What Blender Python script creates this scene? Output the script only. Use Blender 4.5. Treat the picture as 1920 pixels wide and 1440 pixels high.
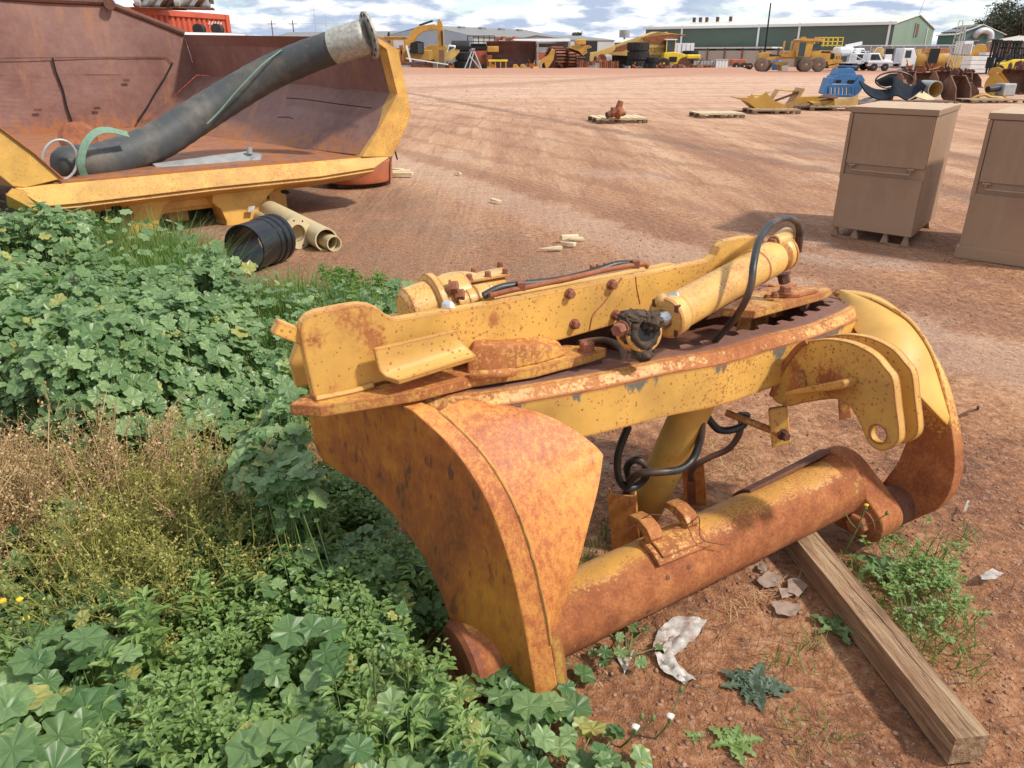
import bpy, bmesh, math, random
import numpy as np
from mathutils import Vector, Matrix, noise
R = math.radians
scene = bpy.context.scene
for o in list(bpy.data.objects): bpy.data.objects.remove(o)

# ------------------------------------------------------------------ camera
F = 1400.0; TH = math.atan(616 / F); CH = 1.6
cd = bpy.data.cameras.new('camera'); cam = bpy.data.objects.new('camera', cd)
scene.collection.objects.link(cam); scene.camera = cam
cam.location = (0, 0, CH); cam.rotation_euler = (math.pi/2 - TH, 0, 0)
cd.sensor_fit = 'HORIZONTAL'; cd.sensor_width = 36; cd.lens = 36 * F / 1920
cd.clip_start = 0.05; cd.clip_end = 5000

# ------------------------------------------------------------------ world, sun, exposure
SUN_EL = 47.0; SUN_AZ = 112.0          # azimuth measured from +Y towards +X
w = bpy.data.worlds.new("World"); scene.world = w; w.use_nodes = True
nt = w.node_tree; nt.nodes.clear()
def wn(t, **k):
    n = nt.nodes.new(t)
    for a, b in k.items(): setattr(n, a, b)
    return n
def wl(a, b): nt.links.new(a, b)
out = wn('ShaderNodeOutputWorld'); bg = wn('ShaderNodeBackground'); sky = wn('ShaderNodeTexSky')
sky.sky_type = 'NISHITA'; sky.sun_disc = False; sky.sun_elevation = R(SUN_EL); sky.sun_rotation = R(SUN_AZ)
sky.air_density = 1.0; sky.dust_density = 0.2; sky.ozone_density = 2.0
bg.inputs[1].default_value = 0.15
tc = wn('ShaderNodeTexCoord'); sep = wn('ShaderNodeSeparateXYZ'); wl(tc.outputs['Generated'], sep.inputs[0])
# clouds live on a flat ceiling: direction / (z + small)
zc = wn('ShaderNodeMath', operation='MAXIMUM'); wl(sep.outputs[2], zc.inputs[0]); zc.inputs[1].default_value = 0.0
za = wn('ShaderNodeMath', operation='ADD'); wl(zc.outputs[0], za.inputs[0]); za.inputs[1].default_value = 0.22
dx = wn('ShaderNodeMath', operation='DIVIDE'); wl(sep.outputs[0], dx.inputs[0]); wl(za.outputs[0], dx.inputs[1])
dy = wn('ShaderNodeMath', operation='DIVIDE'); wl(sep.outputs[1], dy.inputs[0]); wl(za.outputs[0], dy.inputs[1])
cb = wn('ShaderNodeCombineXYZ'); wl(dx.outputs[0], cb.inputs[0]); wl(dy.outputs[0], cb.inputs[1])
n1 = wn('ShaderNodeTexNoise'); wl(cb.outputs[0], n1.inputs['Vector']); n1.inputs['Scale'].default_value = 1.6
n1.inputs['Detail'].default_value = 9; n1.inputs['Roughness'].default_value = 0.6; n1.inputs['Distortion'].default_value = 0.35
rp = wn('ShaderNodeValToRGB'); wl(n1.outputs[0], rp.inputs[0])
rp.color_ramp.elements[0].position = 0.30; rp.color_ramp.elements[0].color = (0, 0, 0, 1)
rp.color_ramp.elements[1].position = 0.50; rp.color_ramp.elements[1].color = (1, 1, 1, 1)
n2 = wn('ShaderNodeTexNoise'); wl(cb.outputs[0], n2.inputs['Vector']); n2.inputs['Scale'].default_value = 4.2
n2.inputs['Detail'].default_value = 7; n2.inputs['Roughness'].default_value = 0.55
rc = wn('ShaderNodeValToRGB'); wl(n2.outputs[0], rc.inputs[0])
rc.color_ramp.elements[0].position = 0.43; rc.color_ramp.elements[0].color = (3.0, 3.55, 4.6, 1)
rc.color_ramp.elements[1].position = 0.57; rc.color_ramp.elements[1].color = (7.2, 7.3, 7.4, 1)
mx = wn('ShaderNodeMixRGB'); wl(rp.outputs[0], mx.inputs[0]); wl(sky.outputs[0], mx.inputs[1]); wl(rc.outputs[0], mx.inputs[2])
wl(mx.outputs[0], bg.inputs[0]); wl(bg.outputs[0], out.inputs[0])

sl = bpy.data.lights.new('sun', 'SUN'); sun = bpy.data.objects.new('sun', sl); scene.collection.objects.link(sun)
sl.energy = 3.8; sl.angle = R(4.0); sl.color = (1.0, 0.93, 0.83)
az = R(SUN_AZ); el = R(SUN_EL)
sdir = Vector((math.sin(az) * math.cos(el), math.cos(az) * math.cos(el), math.sin(el)))
sun.rotation_euler = sdir.to_track_quat('Z', 'Y').to_euler()
scene.render.engine = 'CYCLES'
scene.view_settings.view_transform = 'Standard'; scene.view_settings.look = 'None'
scene.view_settings.exposure = 0.2; scene.view_settings.gamma = 1

# ------------------------------------------------------------------ picture <-> place
CT, ST = math.cos(TH), math.sin(TH)
def ray(x, y):
    a = (x - 960) / F; b = (720 - y) / F
    return Vector((a, CT + b * ST, -ST + b * CT))
CAMP = Vector((0, 0, CH))
def gz(x, y, z=0.0):
    r = ray(x, y); return CAMP + r * ((z - CH) / r.z)
def at(x, y, Y):
    r = ray(x, y); return CAMP + r * (Y / r.y)
def on(x, y, P, n):
    r = ray(x, y); return CAMP + r * ((Vector(P) - CAMP).dot(n) / r.dot(n))
def proj(p):
    d = p - CAMP; c = d.y * CT - d.z * ST; u = d.y * ST + d.z * CT
    return 960 + F * d.x / c, 720 - F * u / c

# ------------------------------------------------------------------ objects
def link(o): scene.collection.objects.link(o); return o
def thing(name, label, cat, loc=(0, 0, 0), rz=0.0, group=None, kind=None):
    o = link(bpy.data.objects.new(name, None)); o.empty_display_size = 0.1
    o.location = loc; o.rotation_euler = (0, 0, rz)
    o['label'] = label; o['category'] = cat
    if group: o['group'] = group
    if kind: o['kind'] = kind
    return o
def tag(o, label, cat, group=None, kind=None):
    o['label'] = label; o['category'] = cat
    if group: o['group'] = group
    if kind: o['kind'] = kind
    return o
def rootof(o):
    while o.parent: o = o.parent
    return o
WORLD = True
def obj(name, bm, mat, parent=None, smooth=None, bev=0.0, world=True, seg=2, label=None):
    """one mesh object. world=True: the mesh is in world coordinates and is moved into its thing's frame"""
    if isinstance(bm, bpy.types.Mesh): me = bm
    else:
        me = bpy.data.meshes.new(name)
        bmesh.ops.recalc_face_normals(bm, faces=bm.faces[:])
        if smooth is not None:
            for f in bm.faces: f.smooth = True
            if smooth > 0:
                for e in bm.edges:
                    if len(e.link_faces) == 2 and e.calc_face_angle(0) > R(smooth): e.smooth = False
        bm.to_mesh(me); bm.free()
    if world and parent is not None:
        me.transform(rt_inv(rootof(parent)))
    if isinstance(mat, (list, tuple)):
        for m in mat: me.materials.append(m)
    elif mat: me.materials.append(mat)
    o = link(bpy.data.objects.new(name, me))
    if parent is not None: o.parent = parent
    if bev:
        md = o.modifiers.new('bevel', 'BEVEL'); md.width = bev; md.segments = seg; md.limit_method = 'ANGLE'; md.angle_limit = R(40)
        md.harden_normals = False
    if label: o['label'] = label
    return o
def rt_inv(r): return (Matrix.Translation(r.location) @ r.rotation_euler.to_matrix().to_4x4()).inverted()
def dup(root, loc, rz=0.0, label=None, group=None, scale=1.0):
    def cp(o, par):
        c = o.copy(); link(c)
        if par: c.parent = par
        for k in list(o.children): cp(k, c)
        return c
    r = cp(root, None); r.location = loc; r.rotation_euler = (0, 0, rz); r.scale = (scale,) * 3
    if label: r['label'] = label
    if group: r['group'] = group
    return r

# ------------------------------------------------------------------ mesh builders (all take a bmesh and return it)
def B(): return bmesh.new()
def V(*a): return Vector(a)
def box(bm, c, s, rz=0.0, M=None):
    m = Matrix.Translation(c) @ Matrix.Rotation(rz, 4, 'Z') if M is None else M @ Matrix.Translation(c)
    r = bmesh.ops.create_cube(bm, size=1, matrix=m @ Matrix.Diagonal((s[0], s[1], s[2], 1)))
    return bm
def frame(d, up=Vector((0, 0, 1))):
    d = d.normalized()
    if abs(d.dot(up)) > 0.99: up = Vector((0, 1, 0))
    x = up.cross(d).normalized(); y = d.cross(x)
    return x, y
def bar(bm, a, b, w, h, up=Vector((0, 0, 1))):
    a = Vector(a); b = Vector(b); x, y = frame(b - a, up)
    vs = []
    for p in (a, b):
        for s, t in ((-1, -1), (1, -1), (1, 1), (-1, 1)): vs.append(bm.verts.new(p + x * (s * w / 2) + y * (t * h / 2)))
    for q in ((0, 1, 2, 3), (7, 6, 5, 4), (0, 4, 5, 1), (1, 5, 6, 2), (2, 6, 7, 3), (3, 7, 4, 0)): bm.faces.new([vs[i] for i in q])
    return bm
def lathe(bm, a, d, prof, n=24, cap=True, up=Vector((0, 0, 1))):
    """prof: list of (distance along d, radius)"""
    a = Vector(a); d = Vector(d).normalized(); x, y = frame(d, up); rings = []
    for t, r in prof:
        if r < 1e-5: rings.append([bm.verts.new(a + d * t)])
        else: rings.append([bm.verts.new(a + d * t + (x * math.cos(2*math.pi*i/n) + y * math.sin(2*math.pi*i/n)) * r) for i in range(n)])
    for p, q in zip(rings, rings[1:]):
        if len(p) == 1 and len(q) == 1: continue
        for i in range(n):
            j = (i + 1) % n
            if len(p) == 1: bm.faces.new((p[0], q[j], q[i]))
            elif len(q) == 1: bm.faces.new((p[i], p[j], q[0]))
            else: bm.faces.new((p[i], p[j], q[j], q[i]))
    if cap:
        if len(rings[0]) > 1: bm.faces.new(rings[0][::-1])
        if len(rings[-1]) > 1: bm.faces.new(rings[-1])
    return bm
def cyl(bm, a, b, r, n=20, r2=None):
    a = Vector(a); b = Vector(b); return lathe(bm, a, b - a, [(0, r), ((b - a).length, r if r2 is None else r2)], n)
def hexbolt(bm, p, d, r=0.018, h=0.014, washer=True):
    p = Vector(p); d = Vector(d).normalized()
    if washer: lathe(bm, p, d, [(0, r * 1.25), (0.004, r * 1.25)], 14)
    lathe(bm, p + d * 0.004, d, [(0, r), (h * .85, r), (h, r * .82)], 6)
    return bm
def spline(pts, k=8):
    P = [Vector(p) for p in pts]; P = [P[0] * 2 - P[1]] + P + [P[-1] * 2 - P[-2]]; o = []
    for i in range(1, len(P) - 2):
        for j in range(k):
            t = j / k
            o.append(0.5 * ((2 * P[i]) + (P[i+1] - P[i-1]) * t + (2*P[i-1] - 5*P[i] + 4*P[i+1] - P[i+2]) * t*t + (3*P[i] - P[i-1] - 3*P[i+1] + P[i+2]) * t**3))
    o.append(P[-2]); return o
def sweep(bm, pts, r, n=12, cap=True, flat=None):
    """tube along points; r number or list; flat=(w,h): a strap"""
    pts = [Vector(p) for p in pts]; m = len(pts); rr = r if isinstance(r, (list, tuple)) else [r] * m
    x = None; rings = []
    for i, p in enumerate(pts):
        d = (pts[min(i+1, m-1)] - pts[max(i-1, 0)]).normalized()
        if x is None: x, y = frame(d)
        else:
            x = (x - d * x.dot(d)).normalized(); y = d.cross(x)
        if flat: rings.append([bm.verts.new(p + x * (s * flat[0]/2) + y * (t * flat[1]/2)) for s, t in ((-1,-1),(1,-1),(1,1),(-1,1))])
        else: rings.append([bm.verts.new(p + (x * math.cos(2*math.pi*k/n) + y * math.sin(2*math.pi*k/n)) * rr[i]) for k in range(n)])
    q = len(rings[0])
    for a, b in zip(rings, rings[1:]):
        for i in range(q): bm.faces.new((a[i], a[(i+1) % q], b[(i+1) % q], b[i]))
    if cap: bm.faces.new(rings[0][::-1]); bm.faces.new(rings[-1])
    return bm
def plate(bm, pts, off, holes=None):
    """solid plate: outline pts (3D) extruded by vector off"""
    off = Vector(off); a = [bm.verts.new(Vector(p)) for p in pts]; b = [bm.verts.new(Vector(p) + off) for p in pts]; n = len(a)
    if not holes:
        bm.faces.new(a); bm.faces.new(b[::-1])
        for i in range(n): bm.faces.new((a[i], b[i], b[(i+1) % n], a[(i+1) % n]))
    else:
        for i in range(n): bm.faces.new((a[i], b[i], b[(i+1) % n], a[(i+1) % n]))
        for side, o in ((a, Vector((0,0,0))), (b, off)):
            es = [bm.edges.get((side[i], side[(i+1) % n])) or bm.edges.new((side[i], side[(i+1) % n])) for i in range(n)]
            hv = []
            for h in holes:
                vs = [bm.verts.new(Vector(p) + o) for p in h]; hv.append(vs)
                es += [bm.edges.new((vs[i], vs[(i+1) % len(vs)])) for i in range(len(vs))]
            bmesh.ops.triangle_fill(bm, use_beauty=True, edges=es)
            if side is a: h0 = hv
            else:
                for v0, v1 in zip(h0, hv):
                    for i in range(len(v0)): bm.faces.new((v0[i], v0[(i+1) % len(v0)], v1[(i+1) % len(v0)], v1[i]))
    return bm
def sheet(bm, rows, th):
    """grid of points (rows) given a thickness along vertex normals"""
    g = [[bm.verts.new(Vector(p)) for p in r] for r in rows]; fs = []
    for r0, r1 in zip(g, g[1:]):
        for i in range(len(r0) - 1): fs.append(bm.faces.new((r0[i], r0[i+1], r1[i+1], r1[i])))
    bm.normal_update()
    bmesh.ops.solidify(bm, geom=fs, thickness=th)
    return bm
def arc(cx, cy, r, a0, a1, n): return [(cx + r * math.cos(R(a0 + (a1 - a0) * i / n)), cy + r * math.sin(R(a0 + (a1 - a0) * i / n))) for i in range(n + 1)]
def nmesh(name, verts, faces, uvs=None, smooth=False):
    """numpy arrays -> mesh; faces: (n,k) with fixed k"""
    me = bpy.data.meshes.new(name); nf, k = faces.shape
    me.vertices.add(len(verts)); me.vertices.foreach_set('co', verts.astype(np.float32).ravel())
    me.loops.add(nf * k); me.loops.foreach_set('vertex_index', faces.astype(np.int32).ravel())
    me.polygons.add(nf); me.polygons.foreach_set('loop_start', np.arange(nf, dtype=np.int32) * k); me.polygons.foreach_set('loop_total', np.full(nf, k, np.int32))
    if smooth: me.polygons.foreach_set('use_smooth', np.ones(nf, bool))
    if uvs is not None:
        u = me.uv_layers.new(name='uv'); u.data.foreach_set('uv', uvs[faces.ravel()].astype(np.float32).ravel())
    me.update(calc_edges=True); return me
# ------------------------------------------------------------------ materials
class NT:
    def __init__(s, name):
        s.m = bpy.data.materials.new(name); s.m.use_nodes = True; s.t = s.m.node_tree; s.t.nodes.clear()
        s.out = s.n('ShaderNodeOutputMaterial'); s.p = s.n('ShaderNodeBsdfPrincipled'); s.l(s.p.outputs[0], s.out.inputs[0])
        s.tc = s.n('ShaderNodeTexCoord')
    def n(s, t, **k):
        x = s.t.nodes.new(t)
        for a, b in k.items(): setattr(x, a, b)
        return x
    def l(s, a, b): s.t.links.new(a, b)
    def set(s, i, v):
        if hasattr(v, 'is_linked') or isinstance(v, bpy.types.NodeSocket): s.l(v, i)
        elif isinstance(v, (tuple, list)) and len(v) == 3 and i.type == 'RGBA': i.default_value = (*v, 1)
        else: i.default_value = v
    def co(s, scale=(1, 1, 1), rot=(0, 0, 0), src='Object'):
        mp = s.n('ShaderNodeMapping'); s.l(s.tc.outputs[src], mp.inputs[0]); mp.inputs['Scale'].default_value = scale; mp.inputs['Rotation'].default_value = rot
        return mp.outputs[0]
    def noise(s, scale, detail=6, rough=.55, co=None, dist=0.0, dim='3D'):
        x = s.n('ShaderNodeTexNoise'); s.l(co or s.tc.outputs['Object'], x.inputs['Vector']); x.inputs['Scale'].default_value = scale
        x.inputs['Detail'].default_value = detail; x.inputs['Roughness'].default_value = rough; x.inputs['Distortion'].default_value = dist
        return x.outputs[0]
    def voro(s, scale, co=None, feat='F1', rnd=1.0):
        x = s.n('ShaderNodeTexVoronoi', feature=feat); s.l(co or s.tc.outputs['Object'], x.inputs['Vector']); x.inputs['Scale'].default_value = scale
        x.inputs['Randomness'].default_value = rnd
        return x
    def math(s, op, a, b=0.0, c=None, clamp=False):
        x = s.n('ShaderNodeMath', operation=op, use_clamp=clamp); s.set(x.inputs[0], a); s.set(x.inputs[1], b)
        if c is not None: s.set(x.inputs[2], c)
        return x.outputs[0]
    def ss(s, v, a, b, lo=0.0, hi=1.0):
        x = s.n('ShaderNodeMapRange', interpolation_type='SMOOTHSTEP'); s.set(x.inputs[0], v)
        x.inputs[1].default_value = a; x.inputs[2].default_value = b; x.inputs[3].default_value = lo; x.inputs[4].default_value = hi
        return x.outputs[0]
    def mix(s, f, a, b, mode='MIX'):
        x = s.n('ShaderNodeMixRGB', blend_type=mode); s.set(x.inputs[0], f); s.set(x.inputs[1], a); s.set(x.inputs[2], b); return x.outputs[0]
    def ramp(s, v, stops):
        x = s.n('ShaderNodeValToRGB'); s.l(v, x.inputs[0]); e = x.color_ramp.elements
        while len(e) < len(stops): e.new(.5)
        for i, (p, c) in enumerate(stops): e[i].position = p; e[i].color = (*c, 1)
        return x.outputs[0]
    def bump(s, h, strength=.3, dist=.01, nrm=None):
        x = s.n('ShaderNodeBump'); s.l(h, x.inputs['Height']); x.inputs['Strength'].default_value = strength; x.inputs['Distance'].default_value = dist
        if nrm is not None: s.l(nrm, x.inputs['Normal'])
        return x.outputs[0]
    def done(s, col, rough=.6, metal=0.0, nrm=None, **k):
        s.set(s.p.inputs['Base Color'], col); s.set(s.p.inputs['Roughness'], rough); s.set(s.p.inputs['Metallic'], metal)
        if nrm is not None: s.l(nrm, s.p.inputs['Normal'])
        for a, b in k.items(): s.set(s.p.inputs[a.replace('_', ' ')], b)
        return s.m
def flat(name, c, rough=.6, metal=0.0, var=.25, scale=6, bump=.15, dirt=None):
    t = NT(name); a = t.noise(scale, 8, .6); b = t.noise(scale * 9, 4, .6)
    f = t.ss(a, .3, .7)
    col = t.mix(f, tuple(x * (1 - var) for x in c), tuple(min(1, x * (1 + var)) for x in c))
    if dirt: col = t.mix(t.ss(t.noise(scale * .7, 9, .65), .48, .68, 0, .8), col, dirt)
    return t.done(col, t.math('ADD', t.math('MULTIPLY', a, .2), rough - .1), metal, t.bump(b, bump, .003))
YEL = (.65, .37, .085); RUST_D = (.14, .040, .016); RUST_M = (.31, .098, .030); RUST_L = (.50, .20, .065)
def rusty(name, paint=YEL, amt=.3, scale=1.0, speck=.5, edge=True, bias=None, dark=0.0, streak=0.0, rough=.5, fade=.18, dirtc=(.30, .16, .075), dirt=.35, grey=None, spots=()):
    """old paint: amt = how much large rust, speck = how much pinhole rust; bias=(nx,ny,nz,offset,width): rust rises along that direction of the object"""
    t = NT(name)
    big = t.noise(1.7 * scale, 9, .62, dist=.4); mid = t.noise(11 * scale, 8, .65); fine = t.noise(95 * scale, 4, .65)
    co = t.co((1, 1, .22)); st = t.noise(30 * scale, 5, .6, co)
    v = t.math('ADD', t.math('MULTIPLY', big, .95), t.math('MULTIPLY', mid, .5))          # ~0.72 mean
    v = t.math('ADD', v, t.math('MULTIPLY', t.math('SUBTRACT', fine, .5), .8))
    if streak: v = t.math('ADD', v, t.math('MULTIPLY', t.math('SUBTRACT', st, .5), streak))
    v = t.math('ADD', v, (amt - .5) * .75)
    if bias:
        d = t.n('ShaderNodeVectorMath', operation='DOT_PRODUCT'); t.l(t.tc.outputs['Object'], d.inputs[0]); d.inputs[1].default_value = bias[:3]
        v = t.math('ADD', v, t.math('MULTIPLY', t.ss(d.outputs['Value'], bias[3] - bias[4], bias[3] + bias[4]), bias[5] if len(bias) > 5 else .5))
    if edge:
        bv = t.n('ShaderNodeBevel', samples=4); bv.inputs[0].default_value = .012
        g = t.n('ShaderNodeNewGeometry'); dt = t.n('ShaderNodeVectorMath', operation='DOT_PRODUCT'); t.l(bv.outputs[0], dt.inputs[0]); t.l(g.outputs['Normal'], dt.inputs[1])
        ed = t.ss(dt.outputs['Value'], .995, .88); v = t.math('ADD', v, t.math('MULTIPLY', ed, .50))
    for sx_, sy_, sz_, sr_ in spots:
        dn = t.n('ShaderNodeVectorMath', operation='DISTANCE'); t.l(t.tc.outputs['Object'], dn.inputs[0]); dn.inputs[1].default_value = (sx_, sy_, sz_)
        v = t.math('ADD', v, t.math('MULTIPLY', t.ss(dn.outputs['Value'], sr_, 0.0), .34))
    m = t.ss(v, .66, .86)
    # pinholes, denser where big is high
    sp = t.noise(75 * scale, 3, .55, dist=.2); sp2 = t.math('ADD', sp, t.math('MULTIPLY', t.math('SUBTRACT', big, .5), .5)); sp2 = t.math('ADD', sp2, t.math('MULTIPLY', t.math('SUBTRACT', mid, .5), .25))
    m2 = t.ss(sp2, .80 - .18 * speck, .86 - .18 * speck)
    paintc = t.mix(t.ss(t.noise(3.2 * scale, 6, .6), .35, .65), tuple(x * (1 - fade) for x in paint), tuple(min(1, x * (1 + fade * .7)) for x in paint))
    paintc = t.mix(t.ss(t.noise(5 * scale, 8, .65), .45, .75, 0, dirt), paintc, dirtc)
    rustc = t.ramp(t.math('ADD', t.math('MULTIPLY', mid, .6), t.math('MULTIPLY', fine, .4)), [(.32, tuple(x * (1 - dark) for x in RUST_D)), (.5, tuple(x * (1 - dark * .6) for x in RUST_M)), (.68, tuple(x * (1 - dark * .5) for x in RUST_L))])
    vo = t.voro(105 * scale); vs_ = t.n('ShaderNodeSeparateColor'); t.l(vo.outputs['Color'], vs_.inputs[0])
    dens = t.ss(t.math('ADD', big, t.math('MULTIPLY', t.math('SUBTRACT', mid, .5), .6)), .55 - .34 * speck, .88 - .28 * speck)
    rad = t.math('MULTIPLY', t.math('ADD', t.math('MULTIPLY', t.math('POWER', vs_.outputs[1], 2.0), .42), .10), t.ss(t.math('SUBTRACT', dens, vs_.outputs[0]), -.02, .25))
    m3 = t.ss(t.math('SUBTRACT', t.math('ADD', rad, t.math('MULTIPLY', t.math('SUBTRACT', fine, .5), .22)), vo.outputs['Distance']), -.03, .05)
    mm = t.math('MAXIMUM', t.math('MAXIMUM', m, t.math('MULTIPLY', m2, .8)), t.math('MULTIPLY', m3, .75))
    halo = t.math('MULTIPLY', t.ss(v, .52, .74), .45)

    if grey is not None:
        sz = t.n('ShaderNodeSeparateXYZ'); t.l(t.tc.outputs['Object'], sz.inputs[0]); gn = t.math('ADD', t.math('MULTIPLY', t.noise(7, 6, .6, t.co((1, 1, .35))), 1.0), t.math('MULTIPLY', t.math('SUBTRACT', sz.outputs[2], grey), 3.2))
        paintc = t.mix(t.ss(gn, .49, .53), paintc, (.14, .145, .12))
    paintc = t.mix(halo, paintc, (.42, .17, .05)); col = t.mix(mm, paintc, rustc)
    nb = t.bump(t.math('ADD', t.math('MULTIPLY', mm, -.5), t.math('MULTIPLY', fine, t.math('ADD', t.math('MULTIPLY', mm, .8), .12))), .45, .0025)
    return t.done(col, t.math('ADD', t.math('MULTIPLY', mm, .38), rough), 0.0, nb)
def steelrust(name, a, b, c=None, scale=1.0, rough=.75, streak=False, bump=.3):
    t = NT(name); co = t.co((1, 1, .25)) if streak else None
    n1 = t.noise(2.2 * scale, 9, .62, co, .5); n2 = t.noise(22 * scale, 6, .65, co); n3 = t.noise(120 * scale, 3, .6)
    v = t.math('ADD', t.math('MULTIPLY', n1, .6), t.math('MULTIPLY', n2, .4))
    col = t.ramp(v, [(.36, a), (.5, b), (.64, c or a)])
    col = t.mix(t.ss(n3, .4, .7, 0, .35), col, tuple(x * .55 for x in a))
    return t.done(col, rough, 0.0, t.bump(t.math('ADD', n2, t.math('MULTIPLY', n3, .4)), bump, .003))
M = {}
M['yel'] = rusty('worn yellow paint', amt=.22, speck=.88, scale=1.0)
M['yel_clean'] = rusty('yellow paint', amt=.06, speck=.35, scale=1.0, dirt=.25)
M['yel_speck'] = rusty('speckled yellow paint', amt=.20, speck=.92, scale=1.0)
M['band'] = rusty('band paint', amt=.20, speck=.95, grey=.765)
M['yel_half'] = rusty('half rusted yellow paint', amt=.62, speck=.8, scale=1.0, streak=.5, dirt=.5)
M['yel_cast'] = rusty('yellow casting paint', paint=(.70, .42, .12), amt=.26, speck=.5, scale=1.4, rough=.42, dirt=.5, dirtc=(.42, .22, .10))
M['tube'] = rusty('tube paint', paint=(.66, .36, .075), amt=.36, speck=.75, scale=1.2, streak=.35, bias=(.62, -.85, -.75, .10, .12, .42), dirt=.5)
M['rust'] = steelrust('rust', (.14, .04, .02), (.28, .085, .03), (.38, .14, .055))
M['rust_dark'] = steelrust('dark rust', (.05, .02, .014), (.12, .045, .025), (.2, .075, .04))
M['gear'] = steelrust('rusted gear steel', (.13, .06, .045), (.19, .088, .062), (.25, .12, .08), scale=2)
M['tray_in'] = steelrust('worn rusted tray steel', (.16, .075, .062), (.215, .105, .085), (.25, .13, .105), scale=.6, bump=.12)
M['grease'] = flat('dried grease', (.075, .050, .032), .9, scale=30, var=.5, bump=.8)
M['bolt'] = steelrust('rusted bolt', (.16, .05, .03), (.27, .095, .05), (.34, .14, .07), scale=6)
M['chrome'] = flat('chrome rod', (.55, .54, .53), .24, 1.0, .2, 14, dirt=(.12, .07, .04))
M['rubber'] = flat('black rubber hose', (.022, .023, .025), .45, 0, .4, 12, .2, dirt=(.12, .07, .045))
M['rubber_red'] = flat('dusty rubber hose', (.12, .055, .03), .7, 0, .4, 12)
M['black_pl'] = flat('black plastic', (.014, .016, .019), .32, 0, .3, 5, .1)
M['beige_pl'] = flat('beige fibreglass', (.52, .42, .24), .5, 0, .08, 5, .1)
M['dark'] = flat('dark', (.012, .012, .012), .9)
M['galv'] = flat('galvanised steel', (.40, .39, .34), .5, .35, .25, 25, .15)
M['steel_grey'] = flat('grey steel', (.34, .35, .34), .5, .2, .15, 9)
t = NT('brown painted steel'); a = t.noise(1.6, 8, .62); s = t.noise(7, 7, .65, t.co((1, 1, .12))); d = t.noise(60, 4, .6); z = t.n('ShaderNodeSeparateXYZ'); t.l(t.tc.outputs['Object'], z.inputs[0])
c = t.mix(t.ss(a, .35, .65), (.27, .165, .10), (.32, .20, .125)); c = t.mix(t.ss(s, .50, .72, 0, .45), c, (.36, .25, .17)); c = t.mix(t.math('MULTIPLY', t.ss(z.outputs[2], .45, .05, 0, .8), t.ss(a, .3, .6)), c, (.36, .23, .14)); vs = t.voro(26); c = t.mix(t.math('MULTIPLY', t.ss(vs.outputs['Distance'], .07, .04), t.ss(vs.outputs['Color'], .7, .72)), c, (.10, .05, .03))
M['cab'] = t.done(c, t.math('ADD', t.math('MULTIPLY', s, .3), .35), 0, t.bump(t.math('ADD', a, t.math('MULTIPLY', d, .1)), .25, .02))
M['cab_top'] = flat('sunlit brown painted steel', (.47, .33, .21), .7, 0, .12, 5, .1)  # lid tops: lighter copy of the cabinet brown, sunlight put into the colour
M['white_pl'] = flat('dirty white plastic', (.44, .41, .37), .55, 0, .3, 30, .5, dirt=(.26, .13, .075))
M['strap'] = flat('faded green webbing', (.16, .27, .20), .8, 0, .15, 30, .2)
M['white_strap'] = flat('white webbing', (.62, .62, .56), .8, 0, .1, 30)
M['pine'] = flat('pale sawn pine', (.60, .50, .31), .8, 0, .12, 9, .2)
M['pallet'] = flat('pallet timber', (.36, .26, .155), .85, 0, .2, 5, .2)
M['pallet_dark'] = flat('dark pallet timber', (.17, .095, .06), .85, 0, .2, 5, .2)
M['oyel'] = flat('machine yellow', (.50, .27, .045), .5, 0, .15, .9, .1, dirt=(.28, .14, .06))
M['oyel2'] = flat('faded machine yellow', (.56, .37, .11), .6, 0, .15, .9, .1, dirt=(.34, .2, .1))
M['byel'] = flat('bright machine yellow', (.74, .52, .03), .5, 0, .1, .9)
M['tyre'] = flat('tyre rubber', (.022, .021, .021), .85, 0, .35, 5, .4, dirt=(.05, .038, .03))
M['tyre_dusty'] = flat('dusty tyre rubber', (.13, .095, .075), .9, 0, .25, 5, .4)
M['glass'] = flat('dark window glass', (.03, .045, .05), .08, 0, .2, 2)
M['white'] = flat('white vehicle paint', (.74, .75, .75), .35, 0, .05, 2)
M['red'] = flat('red oxide container paint', (.46, .085, .04), .55, 0, .15, 1.5, .1, dirt=(.30, .10, .06))
M['orange'] = flat('orange paint', (.46, .12, .045), .6, 0, .2, 3, dirt=(.28, .12, .07))
M['blue'] = flat('blue paint', (.05, .16, .34), .5, 0, .15, 3)
M['bluegrey'] = flat('blue black rubber sheet', (.010, .014, .022), .75, 0, .4, 3)
M['bluegrey'].node_tree.nodes['Principled BSDF'].inputs['Specular IOR Level'].default_value = .12
M['bucket'] = steelrust('bucket rust', (.09, .042, .028), (.18, .085, .052), (.27, .14, .085), scale=1.2)
M['alu'] = flat('silver metal', (.55, .56, .58), .4, .3, .1, 2)
def ribbed(name, c, freq=5.0, var=.06, rough=.5, depth=.6):
    t = NT(name); co = t.co(); w_ = t.n('ShaderNodeTexWave', wave_type='BANDS', bands_direction='X'); t.l(co, w_.inputs[0]); w_.inputs['Scale'].default_value = freq
    a = t.noise(.3, 6, .6); col = t.mix(t.ss(a, .3, .7), tuple(x * (1 - var) for x in c), tuple(x * (1 + var) for x in c))
    return t.done(col, rough, 0, t.bump(w_.outputs['Fac'], depth, .02))
M['shed_green'] = ribbed('dark green cladding', (.085, .125, .095)); M['shed_green2'] = ribbed('pale green cladding', (.17, .25, .185)); M['shed_teal'] = ribbed('teal cladding', (.10, .18, .165))
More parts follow.
